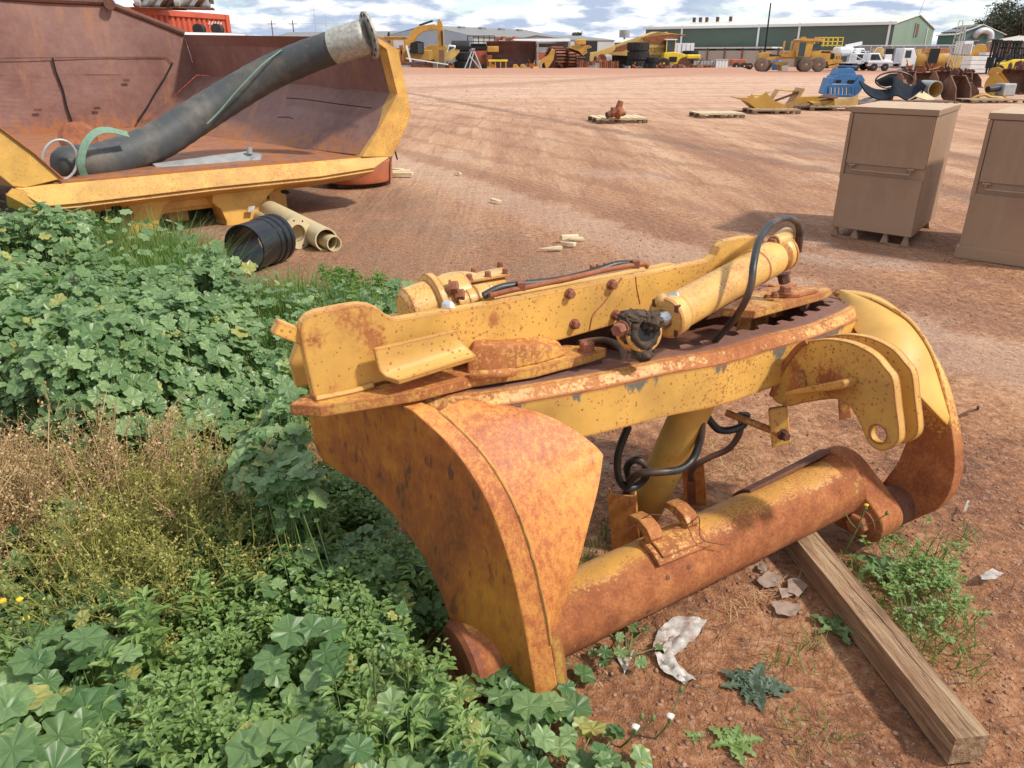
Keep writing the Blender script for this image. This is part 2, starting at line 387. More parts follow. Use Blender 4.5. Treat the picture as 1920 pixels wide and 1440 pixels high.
M['shed_blue'] = ribbed('blue grey cladding', (.34, .42, .48)); M['shed_grey'] = ribbed('grey cladding', (.33, .36, .35)); M['roof_grey'] = ribbed('grey roof', (.21, .20, .19)); M['roof_white'] = ribbed('white roof', (.62, .62, .56))
M['shed_taupe'] = ribbed('taupe cladding', (.20, .165, .155)); M['roof_cream'] = ribbed('cream roof', (.52, .47, .38)); M['fence_grey'] = ribbed('grey panel fence', (.26, .28, .31)); M['wall_cream'] = ribbed('cream panels', (.42, .37, .30)); M['precast'] = ribbed('precast wall', (.40, .41, .40), 1.0)
M['solar'] = flat('solar panel', (.05, .05, .055), .25)
# pipe rubber with wrap marks
t = NT('wrapped rubber pipe'); wv = t.noise(9, 6, .7, t.co((1, 1, 1), (0, 0, 0), 'UV')); uv = t.co((1, 1, 1), src='UV')
s1 = t.noise(1, 5, .6, t.co((140, 3, 1), src='UV')); s2 = t.noise(3, 8, .65); dst = t.noise(22, 6, .6)
c = t.mix(t.ss(s1, .35, .7), (.010, .012, .014), (.10, .108, .11)); c = t.mix(t.ss(s2, .44, .68, 0, .6), c, (.17, .14, .10)); c = t.mix(t.ss(dst, .6, .75, 0, .4), c, (.2, .18, .15))
M['pipe'] = t.done(c, .62, 0, t.bump(s1, .35, .004))
# sleeper timber
t = NT('weathered timber'); co = t.co((30, 2.2, 30)); g1 = t.noise(1.6, 9, .7, co, .6); g2 = t.noise(6, 5, .6, co); kk = t.noise(3, 6, .6)
c = t.ramp(g1, [(.3, (.09, .045, .022)), (.48, (.27, .16, .085)), (.62, (.42, .29, .17))]); c = t.mix(t.ss(g2, .60, .66, 0, .75), c, (.05, .028, .016)); c = t.mix(t.ss(kk, .5, .75, 0, .4), c, (.30, .13, .06))
M['timber'] = t.done(c, .85, 0, t.bump(t.math('ADD', g1, g2), .8, .006))
t = NT('timber side'); co = t.co((30, 2.2, 30)); g1 = t.noise(1.6, 9, .7, co, .6)
M['timber_side'] = t.done(t.ramp(g1, [(.3, (.12, .055, .025)), (.6, (.30, .15, .07))]), .85, 0, t.bump(g1, .5, .004))
# leaves
def leafmat(name, c0, c1, vein=None, nv=7, transl=.25, rough=.5, yellow=None, dusty=0):
    t = NT(name); g = t.n('ShaderNodeNewGeometry'); rnd = g.outputs['Random Per Island']
    col = t.mix(rnd, c0, c1)
    if yellow: col = t.mix(t.ss(t.math('FRACT', t.math('MULTIPLY', rnd, 37.7)), .955, .97), col, yellow)
    n = t.noise(60, 4, .6); col = t.mix(t.ss(n, .4, .7, 0, .35), col, tuple(x * .6 for x in c0))
    nb = None
    if vein:
        s = t.n('ShaderNodeSeparateXYZ'); t.l(t.tc.outputs['UV'], s.inputs[0])
        ang = t.math('ARCTAN2', t.math('SUBTRACT', s.outputs[0], .5), t.math('SUBTRACT', s.outputs[1], .5))
        vv = t.math('ABSOLUTE', t.math('SINE', t.math('MULTIPLY', ang, nv / 2.0)))
        m = t.ss(vv, .10, .0); m = t.math('MULTIPLY', m, .55); col = t.mix(m, col, vein); nb = t.bump(vv, .5, .004)
    if dusty: col = t.mix(dusty, col, (.32, .27, .2))
    t.done(col, rough, 0, nb); 
    tr = t.n('ShaderNodeBsdfTranslucent'); t.l(t.mix(1, col, (1.2, 1.5, .5), 'MULTIPLY'), tr.inputs[0]); ms = t.n('ShaderNodeMixShader'); ms.inputs[0].default_value = transl
    t.l(t.p.outputs[0], ms.inputs[1]); t.l(tr.outputs[0], ms.inputs[2]); t.l(ms.outputs[0], t.out.inputs[0]); return t.m
M['mallow'] = leafmat('mallow leaf', (.08, .165, .052), (.27, .385, .16), (.36, .46, .25), 7, .3, .40, yellow=(.42, .40, .12))
M['herb'] = leafmat('herb leaf', (.11, .185, .045), (.29, .38, .12), None, 7, .3, .5)
M['weed'] = leafmat('pale weed leaf', (.15, .25, .07), (.29, .40, .13), None, 7, .3, .5)
M['grass'] = leafmat('grass blade', (.07, .15, .02), (.17, .28, .05), None, 7, .35, .5, yellow=(.35, .28, .12))
M['straw'] = leafmat('dry stalk', (.38, .22, .10), (.68, .50, .27), None, 7, .2, .8)
M['strawg'] = leafmat('fading stalk', (.27, .26, .065), (.52, .47, .14), None, 7, .25, .7)
M['stem'] = leafmat('green stem', (.12, .18, .05), (.2, .26, .08), None, 7, .1, .5)
M['thistle'] = leafmat('thistle leaf', (.06, .095, .06), (.11, .155, .095), (.3, .4, .25), 3, .15, .5)
M['petal'] = flat('yellow petal', (.8, .5, .02), .6); M['fluff'] = flat('seed head', (.7, .66, .58), .9)
M['crown'] = leafmat('gum leaf', (.04, .05, .03), (.11, .12, .075), None, 7, .1, .6)
M['bark'] = flat('bark', (.16, .12, .1), .9)
M['twig'] = flat('dead twig', (.22, .13, .08), .9)
M['stone'] = leafmat('pebble', (.20, .085, .045), (.42, .25, .16), None, 7, 0, .85)
M['leaflit'] = flat('dead leaf', (.30, .22, .17), .8, 0, .2, 20)
# ground: red dirt, pale traffic film, tracks
t = NT('red dirt'); pos = t.tc.outputs['Object']
sx = t.n('ShaderNodeSeparateXYZ'); t.l(pos, sx.inputs[0]); Yc = sx.outputs[1]; Xc = sx.outputs[0]
big = t.noise(.22, 8, .6, dist=.6); mid = t.noise(1.3, 9, .62); fine = t.noise(16, 8, .68); grit = t.noise(110, 3, .6)
tr = t.co((.75, .075, 1), (0, 0, R(33.5))); trk = t.noise(1.5, 8, .62, tr, .5); tr2 = t.co((2.6, .2, 1), (0, 0, R(28))); trk2 = t.noise(2.2, 6, .6, tr2, .3)
tr3 = t.co((.05, .85, 1), (0, 0, R(8))); trk3 = t.noise(1.0, 8, .62, tr3, .4)
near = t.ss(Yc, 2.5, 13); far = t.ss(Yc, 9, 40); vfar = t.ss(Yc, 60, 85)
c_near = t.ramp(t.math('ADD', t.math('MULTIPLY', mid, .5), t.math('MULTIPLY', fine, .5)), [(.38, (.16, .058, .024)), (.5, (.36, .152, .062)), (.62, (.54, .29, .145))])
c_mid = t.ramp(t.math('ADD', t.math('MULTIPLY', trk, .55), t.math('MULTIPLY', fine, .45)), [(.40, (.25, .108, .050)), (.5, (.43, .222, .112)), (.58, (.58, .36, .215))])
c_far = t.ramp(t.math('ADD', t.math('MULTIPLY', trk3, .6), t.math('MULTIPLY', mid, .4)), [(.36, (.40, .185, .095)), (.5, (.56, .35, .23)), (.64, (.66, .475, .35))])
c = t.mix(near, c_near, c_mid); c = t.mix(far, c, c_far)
c = t.mix(t.math('MULTIPLY', t.ss(trk2, .56, .66, 0, .5), t.ss(Yc, 4, 8)), c, (.22, .10, .055))
c = t.mix(t.math('MULTIPLY', t.ss(trk3, .60, .68, 0, .55), t.ss(Yc, 12, 20)), c, (.33, .13, .065))
c = t.mix(t.math('MULTIPLY', t.ss(big, .56, .66, 0, .55), t.ss(Yc, 30, 8)), c, (.17, .095, .062))
c = t.mix(t.math('MULTIPLY', t.ss(t.noise(.5, 7, .6), .55, .66, 0, .6), t.ss(Yc, 24, 5)), c, (.48, .35, .27))
ps = t.voro(38); pc = t.ss(ps.outputs['Distance'], .33, .26); sel = t.ss(ps.outputs['Color'], .62, .66); peb = t.math('MULTIPLY', pc, sel)
def linem(x1, y1, x2, y2, wob=.5):
    p1 = gz(x1, y1); p2 = gz(x2, y2); d_ = (p2 - p1).normalized(); n_ = (d_.y, -d_.x, 0)
    dp = t.n('ShaderNodeVectorMath', operation='DOT_PRODUCT'); t.l(pos, dp.inputs[0]); dp.inputs[1].default_value = n_
    return t.math('ADD', t.math('SUBTRACT', dp.outputs['Value'], p1.x * n_[0] + p1.y * n_[1]), t.math('MULTIPLY', t.math('SUBTRACT', mid, .5), wob))
L1 = linem(880, 335, 1350, 480, .9)            # edge of the pale strip; positive towards the viewer
band = t.math('MULTIPLY', t.ss(L1, -.12, .08), t.ss(L1, .95, .45)); c = t.mix(t.math('MULTIPLY', band, .45), c, (.52, .36, .26))
rut = t.math('MULTIPLY', t.ss(L1, -.75, -.45), t.ss(L1, .02, -.25)); c = t.mix(t.math('MULTIPLY', rut, .55), c, (.24, .105, .055))
soil = t.math('MULTIPLY', t.math('MULTIPLY', t.ss(L1, .7, 1.6), t.ss(Yc, 3.2, 4.6)), t.ss(t.math('ADD', mid, t.math('MULTIPLY', fine, .4)), .55, .80)); c = t.mix(t.math('MULTIPLY', soil, .50), c, (.12, .075, .048))
L2 = linem(960, 210, 1427, 296, 1.0); c = t.mix(t.math('MULTIPLY', t.math('MULTIPLY', t.ss(L2, -.35, .0), t.ss(L2, .4, .1)), .6), c, (.16, .085, .055))
L3 = linem(760, 165, 1010, 152, 3.0); c = t.mix(t.math('MULTIPLY', t.math('MULTIPLY', t.ss(L3, -.6, .0), t.ss(L3, 5.0, 1.0)), .40), c, (.26, .10, .055))
st_ = t.math('SINE', t.math('ADD', t.math('MULTIPLY', L1, 5.2), t.math('MULTIPLY', trk2, 5.0))); stm = t.math('MULTIPLY', t.math('MULTIPLY', t.ss(st_, .62, .92), t.ss(L1, -.4, -1.2)), t.math('MULTIPLY', t.ss(L1, -13, -7), t.ss(fine, .36, .52)))
c = t.mix(t.math('MULTIPLY', stm, .50), c, (.25, .105, .052))
tread = t.n('ShaderNodeTexWave', wave_type='BANDS', bands_direction='X'); t.l(t.co((1, 1, 1), (0, 0, R(-30))), tread.inputs[0]); tread.inputs['Scale'].default_value = 2.6; tread.inputs['Distortion'].default_value = 5; tread.inputs['Detail'].default_value = 4
trd = t.math('MULTIPLY', tread.outputs['Fac'], t.math('MULTIPLY', t.ss(L1, -1.6, -.6), t.ss(L1, .0, -.4)))
gr_ = t.noise(48, 6, .75); c = t.mix(t.math('MULTIPLY', t.ss(gr_, .50, .66, 0, .42), t.ss(Yc, 26, 5)), c, (.60, .42, .30)); c = t.mix(t.math('MULTIPLY', t.ss(gr_, .48, .38, 0, .55), t.ss(Yc, 26, 5)), c, (.16, .07, .035)); g3_ = t.noise(7, 6, .7, t.co((.35, 1, 1), (0, 0, R(20)))); c = t.mix(t.math('MULTIPLY', t.ss(g3_, .50, .66, 0, .5), t.ss(Yc, 5, 12)), c, (.30, .135, .07))
c = t.mix(t.math('MULTIPLY', peb, .15), c, (.50, .33, .22))
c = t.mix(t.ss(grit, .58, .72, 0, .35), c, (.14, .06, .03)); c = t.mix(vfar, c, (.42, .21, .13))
h = t.math('ADD', t.math('ADD', t.math('ADD', t.math('MULTIPLY', fine, 1.0), t.math('MULTIPLY', trd, .30)), t.math('MULTIPLY', grit, .22)), t.math('ADD', t.math('MULTIPLY', peb, .25), t.math('MULTIPLY', t.math('ADD', trk2, trk), 1.1)))
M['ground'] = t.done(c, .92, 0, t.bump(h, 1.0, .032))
# ------------------------------------------------------------------ the grader circle with its drawbar
u = V(.866, .5, 0); v = V(-.5, .866, 0); UP = V(0, 0, 1)
G = thing('grader_circle', 'rusty yellow grader circle and drawbar assembly resting on the dirt beside the weeds', 'machine part', (.35, 2.2, 0))
ZR = .80
near = [(900,748),(1000,733),(1133,710),(1257,683),(1367,663),(1467,633),(1533,617),(1583,597),(1610,584),(1622,573),(1618,564),(1604,557),(1580,551)]
far = [(1535,540),(1470,530),(1390,524),(1290,524),(1150,546),(1000,572),(850,604),(720,645),(660,690),(680,728),(770,752)]
op = [gz(*p, ZR) for p in near + far]
cl = spline([op[-2], op[-1]] + op + [op[0], op[1]], 10)[20:-20]
# resample evenly
def dens(L2, k=4):
    return [tuple(q_)[:len(L2[0])] for q_ in spline([V(*(list(p) + [0])[:3]) for p in L2], k)]
def resample(P, n):
    P = P + [P[0]]; L = [0]
    for a, b in zip(P, P[1:]): L.append(L[-1] + (b - a).length)
    o = []; j = 0
    for i in range(n):
        s = L[-1] * i / n
        while L[j+1] < s: j += 1
        o.append(P[j].lerp(P[j+1], (s - L[j]) / max(1e-9, L[j+1] - L[j])))
    return o
NP = 288
oc = resample(cl, NP)
for _ in range(2): oc = [(oc[i-1] + oc[i] * 2 + oc[(i+1) % NP]) / 4 for i in range(NP)]
nrm = []
for i in range(NP):
    d = (oc[(i+4) % NP] - oc[i-4]).normalized(); nrm.append(V(d.y, -d.x, 0))
cen = sum(oc, Vector()) / NP
if sum((oc[i] - cen).dot(nrm[i]) for i in range(NP)) < 0: nrm = [-x for x in nrm]
def loopp(off, z): return [oc[i] - nrm[i] * off + V(0, 0, z) for i in range(NP)]
def loops(bm, lps, close=False):
    rs = [[bm.verts.new(p) for p in l] for l in lps]
    pr = list(zip(rs, rs[1:])) + ([(rs[-1], rs[0])] if close else [])
    for a, b in pr:
        for i in range(len(a)): bm.faces.new((a[i], a[(i+1) % NP], b[(i+1) % NP], b[i]))
    return bm
obj('circle_band', loops(B(), [loopp(.0, -.03), loopp(0, -.165), loopp(.035, -.165), loopp(.035, -.034)], True), M['band'], G, smooth=35)
obj('chamfer_rim', loops(B(), [loopp(.002, -.0285), loopp(.03, -.001), loopp(.05, -.001), loopp(.05, -.02), loopp(.012, -.0285)], True), M['yel_half'], G, smooth=25)
# gear ring: teeth on the inner edge
tin = []
for i in range(NP):
    k = i % 6; tin.append(.128 if k in (0, 1) else (.128 if k == 5 else .102))
def tl(z, add=0): return [oc[i] - nrm[i] * (tin[i] + add) + V(0, 0, z) for i in range(NP)]
obj('gear_ring', loops(B(), [loopp(.0505, -.004), tl(-.004), tl(-.06), loopp(.0505, -.06)], True), M['gear'], G)
obj('wear_track', loops(B(), [loopp(.052, -.0035), loopp(.054, .0), loopp(.066, .0), loopp(.068, -.0035)], True), M['gear'], G)
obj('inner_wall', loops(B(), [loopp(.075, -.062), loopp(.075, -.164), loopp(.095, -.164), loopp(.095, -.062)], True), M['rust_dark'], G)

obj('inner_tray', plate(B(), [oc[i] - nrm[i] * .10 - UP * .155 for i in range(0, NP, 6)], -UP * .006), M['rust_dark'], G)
# drawbar web -------------------------------------------------------
W0 = gz(590, 750, .836)
def wp(x, y, d=0.0): return on(x, y, W0 - v * d, v)
wo = [(590,750),(578,700),(567,650),(563,622),(566,606),(576,594),(592,586),(640,576),(672,571),(695,573),(712,580),(726,592),(742,600),(900,573),(1000,554),(1100,535),(1215,513),(1330,489),(1343,479),(1350,464),(1364,453),(1390,447),(1415,444),(1432,449),(1440,462),(1448,522),(1300,566),(1160,607),(1033,643),(880,672),(735,712)]
def loc4(p, r_): q_ = p - G.location; return (q_.x, q_.y, q_.z, r_)
M['web'] = rusty('web paint', amt=.20, speck=.92, spots=[loc4(wp(665, 596), .10), loc4(wp(592, 640), .05), loc4(wp(705, 640), .07), loc4(wp(1432, 458), .07), loc4(wp(620, 730), .05), loc4(wp(925, 600), .03)])
obj('drawbar_web', plate(B(), [wp(*p) for p in wo], v * .035), M['web'], G, bev=.004)
# second web behind and the tie plate between them
wo2 = [(590,750),(578,700),(600,640),(742,612),(1000,562),(1215,521),(1330,497),(1448,522),(1160,607),(735,712)]
obj('rear_web', plate(B(), [wp(*p) + v * .17 - UP * .035 for p in wo2], v * .03), M['yel_clean'], G, bev=.004)
bp = W0 + UP * .0
def bz(x, y, dz=0.0): return on(x, y, bp + UP * dz, UP)
b1 = [(542,757),(600,762),(782,733),(887,707),(1000,690),(1100,664),(1138,652),(1125,650),(1060,646),(900,676),(735,706),(600,730),(575,738)]
obj('base_plate', plate(B(), [bz(*p) for p in b1], -UP * .03), M['yel_half'], G, bev=.003)
b2 = [(1352,578),(1416,583),(1547,548),(1560,541),(1540,536),(1437,538),(1410,548),(1372,566)]
obj('shoe_plate', plate(B(), [bz(*p, .006) for p in b2], -UP * .028), M['yel_half'], G, bev=.003)
obj('shim_plate', plate(B(), [bz(*p, .018) for p in [(1432,553),(1500,552),(1535,543),(1470,541)]], -UP * .011), M['yel_half'], G, bev=.002)
hx = hexbolt(B(), bz(1472, 549, .02), UP, .021, .022); hexbolt(hx, bz(1452, 556, .02), UP, .012, .01); obj('shoe_bolt', hx, M['bolt'], G)
obj('shoe_bolt', hexbolt(B(), bz(1100, 659), UP, .021, .026), M['bolt'], G)
# weld fillets
def bead(name, pts, r, mat): return obj(name, sweep(B(), pts, r, 6), M[mat], G, smooth=60)
bead('weld_bead', spline([wp(*p, .006) for p in [(592,748),(660,734),(700,722)]], 5), .009, 'yel')
# angle bracket leaning in front of the web
L_ = [((698,652),(852,617),.035),((702,672),(858,630),.036),((708,696),(868,648),.040),((722,713),(880,662),.056),((748,722),(893,675),.088)]
rows = []
for a, b, d in L_:
    rows.append([wp(a[0] + (b[0]-a[0]) * k / 8, a[1] + (b[1]-a[1]) * k / 8, d) for k in range(9)])
obj('angle_bracket', sheet(B(), rows, .015), M['yel_speck'], G, smooth=50, bev=.002)
# cast boss on the base plate
bm = B(); bs = [(876,700),(955,694),(1020,680),(1062,666),(1050,655),(985,652),(900,664),(876,680)]
lo = [bz(*p) for p in bs]; cc = sum(lo, Vector()) / 8
hgt = [.062, .058, .05, .022, .03, .058, .062, .066]
r0 = [bm.verts.new(p) for p in lo]; r1 = [bm.verts.new(p.lerp(cc, .03) + UP * (h * .8)) for p, h in zip(lo, hgt)]; r2 = [bm.verts.new(p.lerp(cc, .14) + UP * (h * 1.12)) for p, h in zip(lo, hgt)]
for a, b in ((r0, r1), (r1, r2)):
    for i in range(8): bm.faces.new((a[i], a[(i+1) % 8], b[(i+1) % 8], b[i]))
bm.faces.new(r2); bm.faces.new(r0[::-1])
o = obj('cast_boss', bm, M['yel_half'], G, smooth=60, bev=.012, seg=4)
bead('casting_lip', spline([bz(882,703,.006), bz(925,701,.01), bz(965,697,.006)], 6), .012, 'yel_half')
# web bolts
for p in [(1067,550),(1076,607),(1146,533),(1153,590)]:
    obj('web_bolt', hexbolt(B(), wp(*p), -v, .0125, .015), M['bolt'], G)
# rust line of an old crack
obj('weld_crack', sweep(B(), spline([wp(*p, .0005) for p in [(1166,521),(1152,540),(1130,570),(1112,590),(1105,619)]], 6), .0022, 5), M['rust'], G)
obj('weld_crack', sweep(B(), spline([wp(*p, .0005) for p in [(1192,519),(1194,540),(1197,555),(1200,570)]], 6), .0016, 5), M['rust'], G)
# pipe and hose along the top of the web
obj('oil_pipe', sweep(B(), spline([wp(*p) + v * .02 for p in [(925,558),(965,548),(1000,541),(1080,524),(1150,508),(1212,498),(1222,503)]], 6), .008, 8), M['rust'], G, smooth=60)
obj('oil_hose', sweep(B(), spline([wp(*p) + v * .04 for p in [(920,562),(950,547),(985,541),(1060,532),(1130,515),(1170,502),(1200,500)]], 6), .011, 8), M['rubber'], G, smooth=60)
for p in [(985,541),(1200,499)]:
    obj('pipe_clip', bar(B(), wp(*p) + v * .02 - UP * .01, wp(*p) + v * .02 + UP * .014, .022, .022), M['bolt'], G, bev=.002)
for p in [(1131,508),(1143,506),(1156,504)]:
    obj('clamp_nut', hexbolt(B(), wp(*p) + v * .05 - UP * .012, UP, .009, .014), M['bolt'], G)
# stub of the left frame sticking out
obj('frame_stub', bar(B(), wp(596,648) + v * .03, wp(520,618) + v * .03, .03, .035), M['yel'], G, bev=.003)
# gear case and motor behind the web ---------------------------------
def wb(x, y, d): return on(x, y, W0 + v * d, v)
a = wb(757, 588, .16); b = wb(872, 555, .16); dd = (b - a).normalized(); Ln = (b - a).length
obj('worm_housing', lathe(B(), a, dd, [(0, .0), (.0, .05), (.012, .066), (Ln * .42, .072), (Ln * .45, .088), (Ln * .55, .088), (Ln * .58, .074), (Ln, .070), (Ln + .01, .05)], 28), M['yel_cast'], G, smooth=35)
for k, (x_, y_) in enumerate([(843,539),(855,554)]):
    obj('housing_bolt', hexbolt(B(), wb(x_, y_, .10), dd * .8 - v * .5, .017, .02), M['bolt'], G)
a2 = wb(853, 570, .11); b2_ = wb(914, 556, .11); d2 = (b2_ - a2).normalized(); L2 = (b2_ - a2).length
mo = obj('drive_motor', lathe(B(), a2, d2, [(0, .034), (L2 * .3, .036), (L2 * .32, .038), (L2 * .55, .038), (L2 * .57, .036), (L2 * .6, .039), (L2, .039), (L2 + .003, .036)], 26), M['yel_cast'], G, smooth=35)
x_, y_ = frame(d2)
for k in range(7):
    an = 2 * math.pi * k / 7; obj('motor_bolt', hexbolt(B(), a2 + d2 * (L2 + .002) + (x_ * math.cos(an) + y_ * math.sin(an)) * .027, d2, .0075, .007, False), M['steel_grey'], mo)
pc = wb(862, 524, .33)
obj('gear_drum', lathe(B(), pc - UP * .12, UP, [(0, .062), (.115, .060), (.118, .066), (.128, .066), (.130, .058), (.136, .0)], 30), M['yel_cast'], G, smooth=30)
gb = [wb(x, y, d) for x, y, d in [(786,548,.22),(835,530,.38),(940,506,.42),(950,520,.26),(880,532,.18)]]
obj('gear_case', plate(B(), gb, -UP * .12), M['yel_cast'], G, bev=.012, seg=3)
obj('case_flange', plate(B(), [p + (p - sum(gb, Vector()) / 5).normalized() * .012 + UP * .010 for p in gb], -UP * .008), M['yel_cast'], G, bev=.002)
for p in gb + [(gb[1] + gb[2]) / 2, (gb[3] + gb[4]) / 2]:
    obj('case_bolt', hexbolt(B(), p.lerp(sum(gb, Vector()) / 5, .04) + UP * .010, UP, .009, .014), M['bolt'], G)
bm = B(); bmesh.ops.create_icosphere(bm, subdivisions=2, radius=.016, matrix=Matrix.Translation(wb(839, 574, .03)))
for q in bm.verts: q.co += Vector((random.Random(q.index).uniform(-.006, .006), 0, random.Random(q.index + 9).uniform(-.005, .005)))
obj('foil_plug', bm, M['alu'], G)

# lift cylinder ------------------------------------------------------
A = at(1247, 597, 1.97); Bc = at(1450, 483, 2.38); D = (Bc - A).normalized(); LC = (Bc - A).length; cx_, cy_ = frame(D)
cyo = obj('hydraulic_cylinder', lathe(B(), A, D, [(.0, .034), (.0, .056), (.006, .060), (.045, .060), (.050, .0545), (LC * .80, .0545), (LC * .805, .057), (LC * .97, .057), (LC, .052), (LC + .002, .03)], 40), M['yel_cast'], G, smooth=30)
for k in range(4):
    an = math.pi / 4 + k * math.pi / 2; p = A + (cx_ * math.cos(an) + cy_ * math.sin(an)) * .052
    obj('gland_slot', bar(B(), p - D * .002, p + D * .012, .012, .02), M['rust_dark'], cyo)
S = at(1197, 622, 1.93)
obj('piston_rod', cyl(B(), S + D * .052, A + D * .02, .030, 28), M['chrome'], cyo, smooth=40)
def blob(c, r, sc=(1, 1, 1), seed=0, amp=.0, sub=3, fr=9):
    bm = B(); bmesh.ops.create_icosphere(bm, subdivisions=sub, radius=1)
    for q in bm.verts:
        n = q.co.copy(); k = 1 + amp * (noise.noise(n * fr * .2 + V(seed, 0, 0)) + .5 * noise.noise(n * fr * .6 + V(seed, 3, 0)))
        q.co = Vector(c) + V(n.x * r * sc[0] * k, n.y * r * sc[1] * k, n.z * r * sc[2] * k)
    return bm
obj('ball_cap', blob(S - cx_ * .0 + V(-.012, .02, -.004), .055, (.9, .9, 1.0), 3, .08), M['yel_cast'], cyo, smooth=0)
# socket: greasy rim round a dark hole facing the viewer
sd = (V(.38, -.86, .28)).normalized(); sx_, sy_ = frame(sd)
bm = lathe(B(), S - sd * .01 + V(.008, 0, 0), sd, [(0, .046), (.02, .049), (.036, .045), (.043, .036), (.038, .028), (.015, .023), (.0, .0)], 40)
for q in bm.verts:
    k = noise.noise(q.co * 45) * .012 + noise.noise(q.co * 120) * .004; q.co += (q.co - S).normalized() * k
obj('greasy_socket', bm, M['grease'], cyo, smooth=0)
obj('socket_hole', lathe(B(), S + sd * .024 + V(.008, 0, 0), sd, [(0, .0), (.001, .029)], 24), M['dark'], cyo)
obj('socket_lip', sweep(B(), [S + sd * .012 + V(.008, 0, 0) + (sx_ * math.cos(t_) + sy_ * math.sin(t_)) * .050 for t_ in np.linspace(2.2, 6.6, 26)], .008, 8), M['yel_cast'], cyo, smooth=60)
obj('grease_lump', blob(S + V(-.014, .0, .044), .036, (1.15, .9, .5), 5, .35, 4, 14), M['grease'], cyo, smooth=0)
obj('grease_lump', blob(S + V(.012, -.02, -.058), .026, (1.1, .9, .8), 8, .5, 3, 14), M['grease'], cyo, smooth=0)
obj('grease_lump', blob(S + V(.030, .0, .030), .030, (1.1, 1, .9), 15, .5, 4, 14), M['grease'], cyo, smooth=0)
obj('grease_lump', blob(S + V(-.035, -.01, .015), .028, (.8, 1, 1.3), 25, .5, 4, 14), M['grease'], cyo, smooth=0)
obj('cap_bolt', hexbolt(B(), S + V(-.052, -.03, .02), V(-.5, -.8, .1), .018, .03), M['bolt'], cyo)
pp = A + D * .07 + (at(1222, 553, 1.97) - (A + D * .07)).normalized() * .075
obj('port_boss', sweep(B(), [A + D * .06, pp.lerp(A + D * .06, .3), pp], [.022, .019, .019], 16), M['yel_cast'], cyo, smooth=60)
obj('port_boss', blob(pp, .021, sub=3), M['yel_cast'], cyo, smooth=0)
obj('port_plug', hexbolt(B(), pp + V(.012, .0, .004), V(.9, .1, .35), .013, .03), M['steel_grey'], cyo)
obj('cylinder_eye', blob(Bc + D * .045 + V(.004, 0, 0), .053, (1, 1, 1.12), 1), M['yel_cast'], cyo, smooth=0)
obj('eye_collar', lathe(B(), Bc + D * .0, D, [(0, .05), (.012, .058), (.022, .058), (.03, .045)], 30), M['yel_half'], cyo, smooth=30)
obj('eye_split_line', sweep(B(), [Bc + D * .055 + (D * 0 + cx_ * math.cos(t_) + cy_ * math.sin(t_)) * .0545 for t_ in np.linspace(0, 6.28, 30)], .006, 6), M['yel_half'], cyo, smooth=60)
ear = at(1459, 452, 2.40)
obj('clamp_ear', cyl(B(), ear - V(.02, .02, 0), ear + V(.03, .01, .004), .024, 18), M['yel_cast'], cyo, smooth=40, bev=.003)
obj('clamp_ear', cyl(B(), ear + V(.0, .0, .0), at(1476, 440, 2.46), .026, 18), M['yel_cast'], cyo, smooth=40, bev=.003)
obj('ear_bolt', hexbolt(B(), ear - V(.022, .022, 0), V(-.6, -.75, 0), .016, .012), M['bolt'], cyo)
obj('lower_bolt', hexbolt(B(), at(1468, 513, 2.42), V(.3, -.2, -1), .02, .03), M['rust_dark'], cyo)
obj('cylinder_hose', sweep(B(), spline([at(x, y, Y) for x, y, Y in [(1340,640,2.15),(1370,607,2.10),(1393,573,2.03),(1408,535,2.02),(1413,495,2.05),(1423,452,2.14),(1445,421,2.25),(1474,409,2.36),(1494,418,2.42),(1500,440,2.44)]], 10), .0105, 10), M['rubber'], cyo, smooth=60)
obj('hose_end', cyl(B(), at(1500, 432, 2.44), at(1496, 471, 2.46), .013, 12), M['rust_dark'], cyo, smooth=40)
# stuff inside the ring
def cz(x, y, z): return gz(x, y, z)
obj('lower_hose', sweep(B(), spline([gz(x, y, .72) for x, y in [(1085,645),(1110,640),(1140,640),(1165,655),(1172,680),(1168,700)]], 8), .014, 8), M['rubber_red'], G, smooth=60)
obj('lower_hose', sweep(B(), spline([gz(x, y, .70) for x, y in [(1060,668),(1110,652),(1150,650),(1185,668),(1200,690)]], 8), .012, 8), M['rubber_red'], G, smooth=60)
c1 = bz(1412, 600, -.12)
obj('shoe_block', box(B(), c1 + V(0, 0, .02), (.09, .07, .16), R(30)), M['yel_half'], G, bev=.004)
obj('shoe_block', box(B(), bz(1460, 590, -.12) + V(.02, .06, .04), (.10, .05, .12), R(30)), M['yel_half'], G, bev=.004)
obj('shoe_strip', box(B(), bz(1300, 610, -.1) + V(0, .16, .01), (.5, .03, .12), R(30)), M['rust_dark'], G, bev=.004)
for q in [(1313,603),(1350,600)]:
    p = bz(*q, -.1) + V(.0, .14, 0); obj('inner_nut', hexbolt(B(), p, -v, .02, .02), M['rust_dark'], G)

